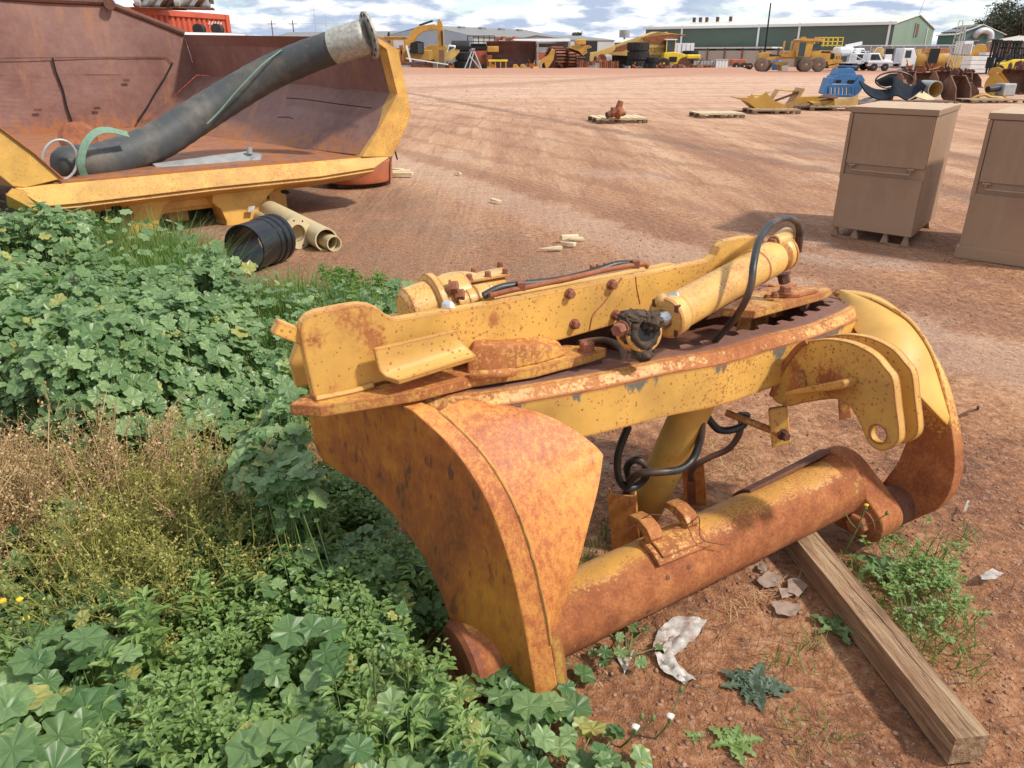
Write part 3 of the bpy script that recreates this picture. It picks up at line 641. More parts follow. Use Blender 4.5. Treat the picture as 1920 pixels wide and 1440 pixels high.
# yokes ---------------------------------------------------------------
PR = V(1.40, 2.27, 0)
def pr(x, y, d=0.0): return on(x, y, PR - u * d, u)
ro = [(1560,546),(1600,550),(1643,565),(1688,602),(1730,657),(1760,715),(1778,775),(1788,830),(1790,880),(1779,925),(1756,955),(1725,969),(1690,982),(1655,962),(1636,935),(1655,905),(1683,868),(1702,820),(1710,770),(1700,720),(1672,672),(1630,640),(1585,622),(1540,600)]
ro = dens(ro[:17]) + dens(ro[17:])
ry = obj('right_yoke_arm'.replace('right_', ''), plate(B(), [pr(*p) for p in ro], u * .05), rusty('yoke rust paint', amt=.34, speck=.8, bias=(0, 0, -1, -.40, .2, .5), dark=.0), G, bev=.004)
rA = [(1568,549),(1606,553),(1643,564),(1678,582),(1712,608),(1744,656),(1763,710),(1776,762),(1783,800)]; rB = [(1566,553),(1580,572),(1592,600),(1612,630),(1645,655),(1684,692),(1716,733),(1752,772),(1781,802)]
rd = [.0, .05, .10, .14, .17, .17, .14, .08, .0]; rows = []
rA = dens(rA); rB = dens(rB); rd = [q_[0] for q_ in dens([(d_, 0) for d_ in rd])]
for a_, b_, d_ in zip(rA, rB, rd):
    a3 = pr(*a_, .004); b3 = pr(*b_, d_ + .008); rows.append([a3.lerp(b3, k / 8) + UP * (.02 * math.sin(math.pi * k / 8)) for k in range(9)])
obj('yoke_gusset', sheet(B(), rows, .018), M['yel_clean'], ry, smooth=60)
obj('weld_bead', sweep(B(), spline([pr(*p, .012) for p in rA], 5), .007, 6), M['yel'], ry, smooth=60)
nL = V(math.cos(R(55)), math.sin(R(55)), 0); PL = gz(1003, 1310, .06)
def pl(x, y, d=0.0): return on(x, y, PL + nL * d, nL)
lo_ = [(577,772),(640,770),(700,763),(745,757),(770,768),(789,784),(824,815),(860,855),(891,900),(918,949),(940,1007),(958,1064),(973,1127),(984,1180),(993,1233),(1003,1290),(1006,1320),(905,1325),(895,1280),(850,1180),(820,1100),(790,1040),(740,970),(690,918),(640,888),(605,864),(590,835),(583,800)]
YO = V(.060, .012, 0)
lo_ = lo_[:3] + dens(lo_[3:17]) + dens(lo_[17:])
t_ = NT('shaded golden rust side'); a1_ = t_.noise(2.6, 9, .65, dist=.6); a2_ = t_.noise(26, 7, .65, t_.co((1, 1, .5))); a3_ = t_.noise(110, 4, .6, t_.co((1, 1, .4))); a4_ = t_.noise(38, 4, .6, t_.co((1, 1, .35)))
vv_ = t_.math('ADD', t_.math('MULTIPLY', a1_, .62), t_.math('ADD', t_.math('MULTIPLY', a2_, .23), t_.math('MULTIPLY', a3_, .15)))
cc_ = t_.ramp(vv_, [(.38, (.60, .27, .022)), (.46, (.50, .185, .02)), (.53, (.36, .105, .018)), (.62, (.18, .052, .015))])
cc_ = t_.mix(t_.math('MULTIPLY', t_.ss(a4_, .56, .64), t_.ss(a1_, .40, .56, .25, .9)), cc_, (.07, .035, .02))
cc_ = t_.mix(.30, cc_, (.20, .07, .02))  # whole side pulled darker: its shade mixed into the rust colour
M['gold_side'] = t_.done(cc_, .62, 0, t_.bump(t_.math('ADD', a2_, a3_), .35, .003))
ly = obj('yoke_arm', plate(B(), [pl(*p) for p in lo_], YO), M['gold_side'], G, bev=.004)
t_ = NT('gusset orange rust'); a1_ = t_.noise(3.5, 8, .6, dist=.4); a2_ = t_.noise(60, 6, .7, t_.co((1, 1, .5))); a3_ = t_.noise(170, 3, .6)
vv_ = t_.math('ADD', t_.math('MULTIPLY', a1_, .42), t_.math('ADD', t_.math('MULTIPLY', a2_, .38), t_.math('MULTIPLY', a3_, .20)))
gus = t_.done(t_.ramp(vv_, [(.40, (.66, .33, .07)), (.48, (.60, .24, .06)), (.535, (.46, .15, .045)), (.62, (.32, .088, .035))]), .58, 0, t_.bump(t_.math('ADD', a2_, a3_), .3, .002))
ly.data.materials.append(gus)
for f_ in ly.data.polygons:
    if abs(f_.normal.dot(nL)) < .985: f_.material_index = 1  # rim takes the lighter gusset rust, so its lit edge is painted in
lA = [(990,1215),(984,1180),(973,1127),(958,1064),(940,1007),(918,949),(891,900),(860,855),(824,815),(778,775)]
lB = [(1030,1225),(1037,1190),(1080,1073),(1104,984),(1122,913),(1131,853),(1113,833),(1064,798),(1002,771),(900,750)]
ld = [.06, .07, .12, .18, .24, .29, .28, .25, .2, .14]; rows = []
lA = dens(lA); lB = dens(lB[:6])[:-1] + dens(lB[5:]); ld = [max(0, q_[0]) for q_ in dens([(d_, 0) for d_ in ld])]
for a_, b_, d_ in zip(lA, lB, ld):
    a3 = pl(*a_) + YO * .985; b3 = pl(*b_, d_ + .03); rows.append([a3.lerp(b3, k / 8) + UP * (.012 * math.sin(math.pi * k / 8)) for k in range(9)])
obj('yoke_gusset', sheet(B(), rows, .016), gus, ly, smooth=60)
obj('weld_bead', sweep(B(), spline([pl(*p) + YO * .99 for p in lA[::4]], 8), .0042, 6), M['yel'], ly, smooth=60)
# gusset foot beside the tube
obj('yoke_foot', plate(B(), [pl(*p) + YO for p in [(985,1190),(995,1240),(1004,1312),(980,1312)]], YO * .5), M['yel_half'], ly, bev=.003)

# bottom tube -----------------------------------------------------------
T0 = gz(868, 1240, .085); T1 = gz(1572, 908, .185); TD = (T1 - T0).normalized(); LT = (T1 - T0).length
nT = (V(TD.y, -TD.x, 0).normalized() * .80 - UP * .6).normalized()
M['tube'] = rusty('tube paint', paint=(.62, .315, .065), amt=.28, speck=.85, scale=1.2, streak=.3, bias=(*nT, (T0 - G.location).dot(nT) - .045, .05, .50), dirt=.4)
tb = obj('cross_tube', lathe(B(), T0, TD, [(0, .07), (0, .107), (.01, .109), (LT, .109), (LT, .07)], 56, cap=True), M['tube'], G, smooth=35)
obj('tube_end_ring', lathe(B(), T0 - TD * .012, TD, [(0, .05), (0, .1), (.012, .112), (.03, .112)], 40), M['rust'], tb, smooth=30)
# saddle on the tube
sc = gz(1252, 1008, .235); tx = TD; ty = V(-TD.y, TD.x, 0)
tpos = T0 + TD * ((sc - T0).dot(TD))
MS = Matrix.Translation(tpos) @ Matrix(((tx.x, ty.x, 0, 0), (tx.y, ty.y, 0, 0), (0, 0, 1, 0), (0, 0, 0, 1)))
def sad(a0, a1, w0, w1, r0, r1, name, mat):
    bm = B(); pts = [(r1 * math.cos(R(t_)), r1 * math.sin(R(t_))) for t_ in np.linspace(a0, a1, 9)] + [(r0 * math.cos(R(t_)), r0 * math.sin(R(t_))) for t_ in np.linspace(a1, a0, 9)]
    plate(bm, [MS @ V(w0, -c_, s_) for c_, s_ in pts], (MS.to_3x3() @ V(w1 - w0, 0, 0))); return obj(name, bm, M[mat], tb, bev=.003)
sad(48, 100, -.11, .10, .106, .122, 'saddle_pad', 'yel_half')
sad(56, 94, -.09, .08, .121, .130, 'saddle_pad', 'yel_half')
for k, (s0, s1) in enumerate([(-.10, -.05), (.045, .095)]):
    bm = B(); pts = [(.02, .118), (.035, .142), (.01, .168), (-.03, .178), (-.075, .170), (-.085, .150), (-.055, .150), (-.02, .146), (.0, .134), (-.0, .118)]
    plate(bm, [MS @ V(s0, c_ * -1 + .01, s_) for c_, s_ in [(a_, b_) for a_, b_ in pts]], MS.to_3x3() @ V(s1 - s0, 0, 0)); obj('saddle_hook', bm, M['yel_half'], tb, bev=.003)
obj('baling_wire', sweep(B(), spline([MS @ V(*p) for p in [(-.15, .06, .12), (-.06, .03, .19), (.04, -.02, .15), (.08, -.03, .17), (.05, -.08, .13), (.12, -.11, .10)]], 6), .0016, 5), M['rust_dark'], tb)
for q in [(1291,1064),(1318,1082),(1252,1083),(1257,1103),(1216,1146)]:
    r_ = ray(*q); best = None
    for k in range(400):
        p = CAMP + r_ * (1.5 + k * .004); w_ = p - T0; e = (w_ - TD * w_.dot(TD)).length
        if e < .1093: best = p; break
    if best: n_ = (best - T0); n_ = (n_ - TD * n_.dot(TD)).normalized(); obj('old_bolt_hole', lathe(B(), best - n_ * .002, n_, [(0, .008), (.0035, .007)], 12), M['rust_dark'], tb)
# end lug with pin
def tl_(x, y, d=0.0): return on(x, y, T1 - TD * (.02 + d), TD)
ctr = tl_(1548, 915); e2 = tl_(1617, 978); ax = (e2 - ctr).normalized(); ay = TD.cross(ax).normalized(); ds = (e2 - ctr).length
def hull2(r1, r2, n=18):
    al = math.acos((r1 - r2) / ds); o = []
    for t_ in np.linspace(al, 2 * math.pi - al, n): o.append(ctr + (ax * math.cos(t_) + ay * math.sin(t_)) * r1)
    for t_ in np.linspace(-al, al, n): o.append(e2 + (ax * math.cos(t_) + ay * math.sin(t_)) * r2)
    return o
lg = obj('pivot_lug', plate(B(), hull2(.128, .078), TD * .115), rusty('lug rust paint', amt=.42, speck=.6, bias=(.6, -.7, -.5, -.85, .12, .4), streak=.2), G, bev=.008, seg=3)
obj('lug_fillet', lathe(B(), T1 - TD * .075, TD, [(0, .108), (.02, .111), (.045, .117), (.06, .126)], 40, cap=False), M['yel_half'], lg, smooth=60)
obj('pivot_washer', lathe(B(), e2 - TD * .012, TD, [(0, .030), (0, .056), (.012, .058)], 30), M['rust'], lg, smooth=30)
obj('pivot_bolt', hexbolt(B(), e2 - TD * .010, -TD, .04, .03), M['rust'], lg)
obj('pivot_sleeve', cyl(B(), e2 + TD * .10, e2 + TD * .25, .072, 32), M['rust_dark'], lg, smooth=40, bev=.004)
# shroud behind the tube
obj('tube_shroud', sheet(B(), [[T0 + TD * s_ + (ty * math.cos(t_) + UP * math.sin(t_)) * (.120 + .006 * k) for t_ in np.linspace(.2, 1.25, 7)] for k, s_ in enumerate([LT - .42, LT - .25, LT - .12, LT - .02])], .012), M['rust_dark'], tb, smooth=60)

# clevis plates on the band -------------------------------------------------
K0 = on(1452, 728, V(oc[0].x, oc[0].y, 0), v)     # provisional
# point of the band wall seen at (1455,735)
best = None
for i in range(NP):
    p = oc[i] - UP * .12; x_, y_ = proj(p)
    if p.y < cen.y and (best is None or abs(x_ - 1470) < best[0]): best = (abs(x_ - 1470), p)
KP = best[1]
nk = u
def kp(x, y, d=0.0): return on(x, y, KP + nk * d, nk)
kout = [(1446,742),(1450,724),(1462,698),(1478,672),(1495,650),(1512,641),(1535,637),(1562,637),(1600,645),(1637,665),(1660,691),(1674,712),(1680,760),(1686,815),(1679,834),(1660,845),(1641,842),(1626,826),(1615,800),(1600,771),(1585,755),(1563,748),(1510,755),(1480,762),(1458,755)]
hc = kp(1646, 814)
def khole(d): return [hc + nk * d + (v * math.cos(t_) + UP * math.sin(t_)) * .027 for t_ in np.linspace(0, 2 * math.pi, 25)[:-1]]
kout = dens(kout + kout[:1], 4)[:-1]
M['clev'] = rusty('clevis paint', amt=.22, speck=1.0, spots=[loc4(kp(1552, 712), .09), loc4(kp(1490, 690), .05), loc4(kp(1660, 820), .05)])
ck = obj('clevis_plate', plate(B(), [kp(*p) for p in kout], nk * .028, [khole(0)]), M['clev'], G, bev=.0)
obj('bore_lining', lathe(B(), hc - nk * .001, nk, [(0, .0265), (0, .029), (.03, .029), (.03, .0265)], 24, cap=False), M['bolt'], ck, smooth=40)
kout2 = list(kout)
ck2 = obj('clevis_plate', plate(B(), [kp(*p) + nk * .085 for p in kout2], nk * .026, [khole(.085)]), M['clev'], G)
obj('gusset_rib', plate(B(), [kp(*p, -.002) for p in [(1492,728),(1606,705),(1610,712),(1604,722),(1498,736)]], -nk * .06), M['clev'], ck, bev=.006, seg=3)
obj('gusset_rib', plate(B(), [kp(1492,728,-.001), kp(1508,690,-.001), kp(1516,728,-.001)], -nk * .045), M['yel_half'], ck, bev=.005)
obj('weld_bead', sweep(B(), spline([kp(*p, -.004) for p in [(1447,742),(1464,698),(1480,671),(1498,650),(1514,641)]], 5), .009, 6), M['yel_half'], ck, smooth=60)
obj('top_tab', plate(B(), [gz(*p, .70) for p in [(1560,640),(1610,627),(1655,624),(1700,627),(1672,640),(1640,645)]], -UP * .014), M['yel_half'], G, bev=.002)
# rod hanger under the band
hg = at(1468, 800, KP.y + .0)
def hp(x, y): return at(x, y, KP.y + .03)
hgo = obj('rod_hanger', plate(B(), [hp(*p) for p in [(1440,768),(1475,762),(1482,832),(1447,840)]], V(.008, .016, 0)), M['yel'], G, bev=.002)
obj('hanger_pin', cyl(B(), hp(1400, 798) + V(-.05, .08, 0.01), hp(1462, 813) , .012, 12), M['yel_half'], hgo, smooth=40)
obj('hanger_bolt', hexbolt(B(), hp(1466, 813) - V(0, .004, 0), V(.35, -.9, 0), .016, .022), M['rust_dark'], hgo)
obj('rod_hanger', plate(B(), [at(x, y, KP.y + .28) for x, y in [(1571,750),(1592,752),(1596,783),(1573,788)]], V(.02, .03, 0)), M['yel_half'], G, bev=.002)

# second cylinder, channels and hoses below the band ---------------------------
c0 = at(1312, 735, 2.16); c1 = gz(1195, 985, .22); c1 = at(1195, 985, 2.32)
obj('tilt_cylinder', cyl(B(), c0, c1, .062, 32), M['yel_clean'], G, smooth=40)
def channel(x, y0, y1, Y, w_=.055, lean=0.0):
    p0 = at(x, y1, Y); p1 = at(x + lean, y0, Y - .01); bm = B(); d = v * .8 - u * .6; d.normalize(); e = V(-d.y, d.x, 0)
    e = V(.94, -.2, 0).normalized(); f = V(.25, .95, 0).normalized()
    pts = [(0, 0), (w_, 0), (w_, .035), (w_ - .006, .035), (w_ - .006, .006), (.006, .006), (.006, .05), (0, .05)]
    plate(bm, [p0 + e * a_ + f * b_ for a_, b_ in pts], p1 - p0); return obj('channel_bracket', bm, gus, tb, bev=.0015)
channel(1150, 925, 1043, 2.16, .095, -12)
channel(1286, 862, 966, 2.50, .085, -10)
obj('pinch_pad', lathe(B(), at(1135, 1022, 2.42), V(-.4, -.6, .3), [(0, .05), (.025, .05), (.03, .03)], 20), M['rust_dark'], tb, smooth=30)
hs = [([(1178,800,2.1),(1165,832,2.1),(1158,860,2.1),(1160,895,2.12),(1175,915,2.14),(1195,910,2.16),(1212,893,2.15),(1210,872,2.12),(1192,862,2.12),(1176,875,2.16),(1180,905,2.2),(1172,930,2.24),(1172,962,2.26)], .0125, 'rubber'),
      ([(1172,935,2.22),(1180,905,2.12),(1200,888,2.06),(1240,885,2.05),(1275,880,2.08),(1298,862,2.12),(1310,835,2.14),(1316,806,2.14),(1312,780,2.14)], .0125, 'rubber'),
      ([(1296,955,2.50),(1295,900,2.49),(1302,875,2.47),(1330,858,2.46),(1365,842,2.46),(1384,818,2.46),(1390,795,2.46),(1388,775,2.46)], .012, 'rubber_red'),
      ([(1325,780,2.4),(1338,797,2.4),(1350,806,2.4),(1372,806,2.4),(1394,796,2.4),(1400,775,2.4)], .014, 'rubber')]
for pts, r_, m_ in hs: obj('hydraulic_hose', sweep(B(), spline([at(*p) for p in pts], 8), r_, 10), M[m_], G, smooth=60)
obj('hose_crimp', cyl(B(), at(1171, 928, 2.24), at(1171, 980, 2.26), .0165, 12), M['bolt'], G, smooth=40)
obj('hose_crimp', cyl(B(), at(1296, 900, 2.49), at(1297, 958, 2.50), .0165, 12), M['bolt'], G, smooth=40)
print('KP', KP, 'T0', T0, 'T1', T1)
# ------------------------------------------------------------------ ground sheet, denser near the camera
def ticks(lo, a, b, hi, step, grow):
    t = list(np.arange(a, b + 1e-6, step)); s = step; x = b
    while x < hi: s *= grow; x += s; t.append(x)
    s = step; x = a
    while x > lo: s *= grow; x -= s; t.insert(0, x)
    return np.array(t)
gx = ticks(-700, -2.2, 3.6, 700, .03, 1.07); gy = ticks(-60, .9, 5.2, 1500, .03, 1.05)
nx, ny = len(gx), len(gy)
rg = np.random.default_rng(5)
def vnoise(X, Y, s, seed):
    """value noise on a lattice"""
    r = np.random.default_rng(seed); T = r.random((256, 256)); x = X / s; y = Y / s; xi = np.floor(x).astype(int); yi = np.floor(y).astype(int); fx = x - xi; fy = y - yi
    fx = fx * fx * (3 - 2 * fx); fy = fy * fy * (3 - 2 * fy); g = lambda i, j: T[i % 256, j % 256]
    return (g(xi, yi) * (1 - fx) + g(xi + 1, yi) * fx) * (1 - fy) + (g(xi, yi + 1) * (1 - fx) + g(xi + 1, yi + 1) * fx) * fy - .5
def gh(X, Y):
    X = np.asarray(X, float); Y = np.asarray(Y, float)
    h = .05 * vnoise(X, Y, 1.9, 1) * np.clip(1 - np.hypot(X, Y) / 14, 0, 1) + .022 * vnoise(X, Y, .33, 2) * np.clip(1 - np.hypot(X, Y) / 10, 0, 1)
    h += .012 * vnoise(X, Y, .10, 3) * np.clip(1 - np.hypot(X, Y) / 6, 0, 1) + .007 * vnoise(X, Y, .05, 4) * np.clip(1 - np.hypot(X, Y) / 6, 0, 1)
    # low spoil bank before the machine rows
    h += .45 * np.exp(-((Y - 90 + .06 * X) / 5.) ** 2) * (X < 26) * (X > -24) * (.8 + .6 * vnoise(X, Y, 4, 6))
    return h - .006
GX, GY = np.meshgrid(gx, gy); GZ = gh(GX, GY)
vs = np.c_[GX.ravel(), GY.ravel(), GZ.ravel()]
ii = (np.arange(ny - 1)[:, None] * nx + np.arange(nx - 1)[None]).ravel(); fs = np.c_[ii, ii + 1, ii + nx + 1, ii + nx]
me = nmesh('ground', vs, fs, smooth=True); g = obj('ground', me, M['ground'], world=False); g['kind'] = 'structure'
# ------------------------------------------------------------------ dump body lying at the left
TB = thing('dump_truck_tray', 'big yellow dump truck body with rusty brown inside lying on its mounts behind the weeds', 'truck body', (-3.2, 8.6, 0))
rr = V(.755, .656, 0); q = V(-.656, .755, 0)
RP = gz(728, 292, .56)                       # right end of the tail rim (top edge)
def tp(x, y, d=0.0): return on(x, y, RP + q * d, q)     # tail plane
def oz(x, y, z): return gz(x, y, z)
# floor plane: through rim, rising slowly towards the front
FR = tp(690, 292); FLf = tp(128, 334)
LEN = 5.0
fl_a = FLf + rr * -1.4; 
rim_in = [tp(699, 70), tp(728, 93), tp(746, 176), tp(679, 291)]           # inner profile of right side
wall_back = []
top_b = V(*(rim_in[0] + q * LEN)); 
# front corner seen at (345,65),(368,140),(250,238)
def bk(x, y): return on(x, y, RP + q * LEN, q)
K1, K2, K3 = bk(345, 65), bk(368, 140), bk(258, 240)
def quad(bm, pts, nu=12, nv=12):
    a, b, c, d = [Vector(p) for p in pts]; g_ = [[bm.verts.new(a.lerp(b, i/nu).lerp(d.lerp(c, i/nu), j/nv)) for i in range(nu+1)] for j in range(nv+1)]
    for j in range(nv):
        for i in range(nu): bm.faces.new((g_[j][i], g_[j][i+1], g_[j+1][i+1], g_[j+1][i]))
    return bm
nout = rr
def slab(name, pts, off, mat, par, dent=0.0, seed=0):
    """thick panel from four corners"""
    bm = B(); quad(bm, pts, 14, 10); fs = bm.faces[:]; nrm_ = (Vector(pts[1]) - Vector(pts[0])).cross(Vector(pts[3]) - Vector(pts[0])).normalized()
    if dent:
        for w_ in bm.verts:
            w_.co += nrm_ * dent * noise.noise(w_.co * .9 + V(seed, 0, 0))
    bm.normal_update(); r = bmesh.ops.extrude_face_region(bm, geom=fs); 
    for e in r['geom']:
        if isinstance(e, bmesh.types.BMVert): e.co += Vector(off)
    return obj(name, bm, mat, par)
t_ = NT('tray lining'); n1_ = t_.noise(1.1, 9, .6, dist=.5); n2_ = t_.noise(9, 7, .65); n3_ = t_.noise(70, 3, .6)
lin = t_.ramp(t_.math('ADD', t_.math('MULTIPLY', n1_, .6), t_.math('MULTIPLY', n2_, .4)), [(.36, (.17, .075, .058)), (.5, (.225, .112, .09)), (.64, (.27, .15, .12))])
sc_ = t_.noise(1.5, 8, .7, t_.co((3, 1, .35))); lin = t_.mix(t_.ss(sc_, .52, .68, 0, .6), lin, (.36, .17, .085)); lin = t_.mix(t_.ss(n3_, .5, .75, 0, .3), lin, (.08, .04, .035))
sz_ = t_.n('ShaderNodeSeparateXYZ'); t_.l(t_.tc.outputs['Object'], sz_.inputs[0])
lin = t_.mix(t_.math('MULTIPLY', t_.ss(t_.math('ADD', sz_.outputs[2], t_.math('MULTIPLY', n2_, -.3)), .72, .42), t_.ss(n2_, .35, .6)), lin, (.36, .13, .035))
M['lining'] = t_.done(lin, .6, 0, t_.bump(t_.math('ADD', n2_, n1_), .25, .01))
slab('side_wall', [rim_in[1], K1 + (K2 - K1) * .25, K2, rim_in[2]], rr * .12, M['lining'], TB, .02)
slab('side_wall_top', [rim_in[0], K1, K1 + (K2 - K1) * .25, rim_in[1]], rr * .12, M['lining'], TB)
slab('side_slope', [rim_in[2], K2, K3, rim_in[3]], rr * .1 - UP * .08, M['lining'], TB, .02, 5)
LF = FLf; K4 = K3 - rr * 3.9 + UP * .02
slab('floor', [rim_in[3], K3, K4, tp(100, 338)], -UP * .1, M['lining'], TB, .03, 8)
# front wall: from the floor line up past the top of the frame
K3b = K3; T1_ = K1
TL = bk(198, 8); P4 = V(TL.x, TL.y, K2.z + .02); TL2 = TL - rr * 3.9 + q * .1 + UP * .05
slab('front_wall', [K3 - V(0,0,.02), K2, K2 - rr * 3.6 + UP * .05, K4 - rr * .1], q * .12, M['lining'], TB, .04, 3)
slab('front_wall_upper', [K2, K1, TL, P4], q * .10, M['lining'], TB, .02)
slab('front_wall_upper', [P4, TL, TL2, K2 - rr * 4.6 + UP * .05], q * .10, M['lining'], TB, .04, 6)
obj('top_rail', sweep(B(), [K1 + UP * .02, TL + UP * .02, TL2 + UP * .02], .045, 8), M['rust_dark'], TB)
lugp = TL + UP * .0 + rr * .02; obj('lifting_eye', lathe(B(), lugp - q * .12, q, [(0, .03), (0, .075), (.05, .075), (.05, .03)], 18), M['rust_dark'], TB, smooth=30)
# wear plate seams and slots
for pts in ([(97,108),(104,135),(117,168),(124,200),(138,240)], [(322,118),(308,145),(292,170),(275,200),(256,228)]):
    obj('plate_seam', sweep(B(), [bk(*p) - q * .035 for p in pts], .013, 6), M['dark'], TB)
obj('plate_seam', sweep(B(), [bk(*p) - q * .03 for p in [(0,109),(90,108),(200,107),(310,107),(322,118)]], .006, 6), M['rust_dark'], TB)
for p in [(69,205),(180,202),(235,150)]:
    obj('wear_slot', box(B(), bk(*p) - q * .055, (.09, .012, .035), math.atan2(rr.y, rr.x)), M['rust_dark'], TB, bev=.008)
obj('wear_slot', box(B(), tp(700, 150) + q * 3.2 - rr * .02, (.02, .10, .18), math.atan2(rr.y, rr.x)), M['rust_dark'], TB)
def sl(x, y):           # point on the right slope plane
    n_ = (K2 - rim_in[2]).cross(K3 - rim_in[2]).normalized(); return on(x, y, rim_in[2], n_) 
for pts in ([(540,186),(570,188),(600,192),(640,198),(700,205)], [(524,222),(545,222),(552,225)]):
    ps = [sl(*p) for p in pts]; ps = [p - rr * .02 + UP * .015 for p in ps]; obj('crack', sweep(B(), ps, .006, 5), M['dark'], TB)
# yellow tail profile: outer ring of the opening
ou = [tp(697,66), tp(744,93), tp(768,211), tp(759,240), tp(733,294), tp(676,294), tp(708,240), tp(742,176), tp(722,93), tp(695,73)]
obj('tail_edge', plate(B(), [p - q * .03 for p in ou], q * .16), M['yel'], TB, bev=.006)
# rim across the tail: top lip, front face, underside
def rim(x, y, d=0): return tp(x, y, d)
tf = [(30,358),(128,351),(400,325),(600,308),(731,296)]; bf = [(80,388),(150,382),(400,352),(600,332),(700,316)]
fr = [rim(*p) for p in tf]; lo2 = [rim(*p, -.04) for p in bf]
# lip is a sloping face coming forward and down
rows = [[p + q * .02 + UP * .01 for p in fr], fr, lo2]
obj('tail_lip', sheet(B(), rows, .03), M['yel'], TB, bev=.003)
obj('rim_edge', sweep(B(), [p + UP * .012 for p in fr], .011, 8), M['rust'], TB)
und = [l + q * .32 - UP * .11 for l in lo2]; obj('underside', sheet(B(), [lo2, und, [p + q * 1.6 for p in und]], .03), M['yel'], TB)
for x in (225, 545):
    c_ = rim(x, 381 if x == 225 else 351, -.04).lerp(rim(x, 381 if x == 225 else 351, -.04) + q * .32 - UP * .11, .45); nn = (q * .11 + UP * -.32).normalized()
    obj('drain_hole', lathe(B(), c_ + nn * .016, nn, [(0, .045), (.006, .045)], 20), M['dark'], TB)
# left side wall edge near the camera
le = [(25,350),(48,352),(118,335),(0,238),(-120,150),(-120,240),(0,330)]
obj('tail_edge', plate(B(), [tp(*p, -.02) for p in le], q * .16), M['yel'], TB, bev=.006)
obj('edge_rust', sweep(B(), [tp(*p, -.03) for p in [(-120,150),(0,240),(60,285),(118,336)]], .012, 6), M['rust'], TB)
obj('corner_cap', plate(B(), [tp(*p, -.04) for p in [(22,352),(45,356),(78,388),(70,396),(10,365)]], q * .1 - UP * .1), M['yel'], TB, bev=.004)
# mounting legs
def leg(xa, xb, name='mounting_leg'):
    a_ = rim(xa, 392, .12); b_ = rim(xb, 380, .12); wv_ = (b_ - a_); h_ = a_.z + .02
    prof = [(0, 0), (.42, -.02), (.34, -.16), (.24, -.30), (.22, -h_ + .02), (-.02, -h_ + .02), (.0, -.25), (-.06, -.1)]
    prof = [(.0, .02), (.52, .02), (.46, -.12), (.42, -.28), (.40, -h_ - .03), (.14, -h_ - .03), (.14, -.22), (.08, -.1)]
    o_ = obj(name, plate(B(), [a_ + rr * s_ + UP * (z_ + .03) for s_, z_ in prof], q * .22), M['yel_clean'], TB, bev=.006)
    return a_
for nm_, pts_ in (('mounting_leg', [(240,384),(325,373),(306,390),(299,410),(297,450),(235,455),(252,402)]), ('mounting_leg', [(398,365),(522,348),(502,368),(492,395),(488,470),(426,475),(425,415),(414,392),(398,380)])):
    obj(nm_, plate(B(), [rim(x, y, .16) for x, y in pts_], q * .30), M['yel_clean'], TB, bev=.006)
obj('arch_web', plate(B(), [rim(x, y, .30) for x, y in [(296,376),(425,360),(430,430),(416,398),(398,384),(322,392),(303,404),(296,430)]], q * .04), M['yel_clean'], TB)
obj('cross_member', plate(B(), [rim(x, y, .34) for x, y in [(300,372),(440,352),(430,385),(300,402)]], q * .1), M['yel'], TB)
sp_ = rim(471, 396, .115) + rr * 0; obj('data_plate', plate(B(), [rim(x, y, .10) for x, y in [(465,388),(478,386),(477,397),(464,398)]], q * .01), M['white_pl'], TB)
for k in range(2):
    obj('under_rail', bar(B(), rim(330 + 190 * k, 378 - 14 * k, .5) - UP * .05, rim(330 + 190 * k, 378 - 14 * k, .5) + q * 4 - UP * .05, .2, .3), M['yel_clean'], TB)

# big rubber pipe with a steel flange ---------------------------------------
def tq(x, y, d): return on(x, y, RP + q * d, q)
PP = [tq(140,306,.42), tq(190,304,.50), tq(250,284,.60), tq(300,263,.66), tq(360,225,.70), tq(420,187,.70), tq(500,140,.55), tq(575,107,.28), tq(632,86,.02), tq(668,74,-.15)]
P_ = thing('rubber_pipe', 'long thick black rubber suction pipe with a steel flange leaning across the truck body', 'pipe', tuple(PP[1]))
def pipe_mesh(pts, rad, n=32, k=10):
    S_ = spline(pts, k); bm = B(); sweep(bm, S_, [rad * (1.0 + .14 * math.sin(math.pi * min(1, (i / len(S_)) ** .8 * .95 + .06))) * (1 + .012 * math.sin(i * 1.9)) for i in range(len(S_))], n); uvl = bm.loops.layers.uv.new('uv'); bm.verts.ensure_lookup_table()
    for f in bm.faces:
        for l_ in f.loops: l_[uvl].uv = (l_.vert.index // n / len(S_), (l_.vert.index % n) / n if not (l_.vert.index % n == 0 and max(x.vert.index % n for x in f.loops) == n - 1) else 1.0)
    return bm
r_e = 52 * (PP[6].y * CT + .3) / F / 1.0; rp_ = .158
S9 = spline(PP, 10); radl = [rp_ * (1.0 + .02 * math.sin(i * .5)) for i in range(len(S9))]
pm = pipe_mesh(PP[:-1], rp_); obj('pipe_wall', pm, M['pipe'], P_, smooth=60)
dE = (PP[-1] - PP[-2]).normalized()
obj('steel_sleeve', lathe(B(), PP[-2] - dE * .04, dE, [(0, rp_ + .004), (.0, rp_ + .012), (.34, rp_ + .012), (.38, rp_ + .0), (.40, rp_ - .02)], 40), M['galv'], P_, smooth=35)
fd = V(.86, .42, .22).normalized(); fc = PP[-2] + dE * .36
fl = lathe(B(), fc, fd, [(0, .14), (0, .225), (.025, .225), (.025, .14)], 48)
obj('flange', fl, M['galv'], P_, smooth=35)
fx_, fy_ = frame(fd)
for k in range(12):
    an = 2 * math.pi * (k + .5) / 12; c_ = fc + (fx_ * math.cos(an) + fy_ * math.sin(an)) * .192
    obj('flange_hole', lathe(B(), c_ - fd * .002, fd, [(-.003, .015), (.032, .015)], 12), M['white_pl'] if 0 else M['dark'], P_)
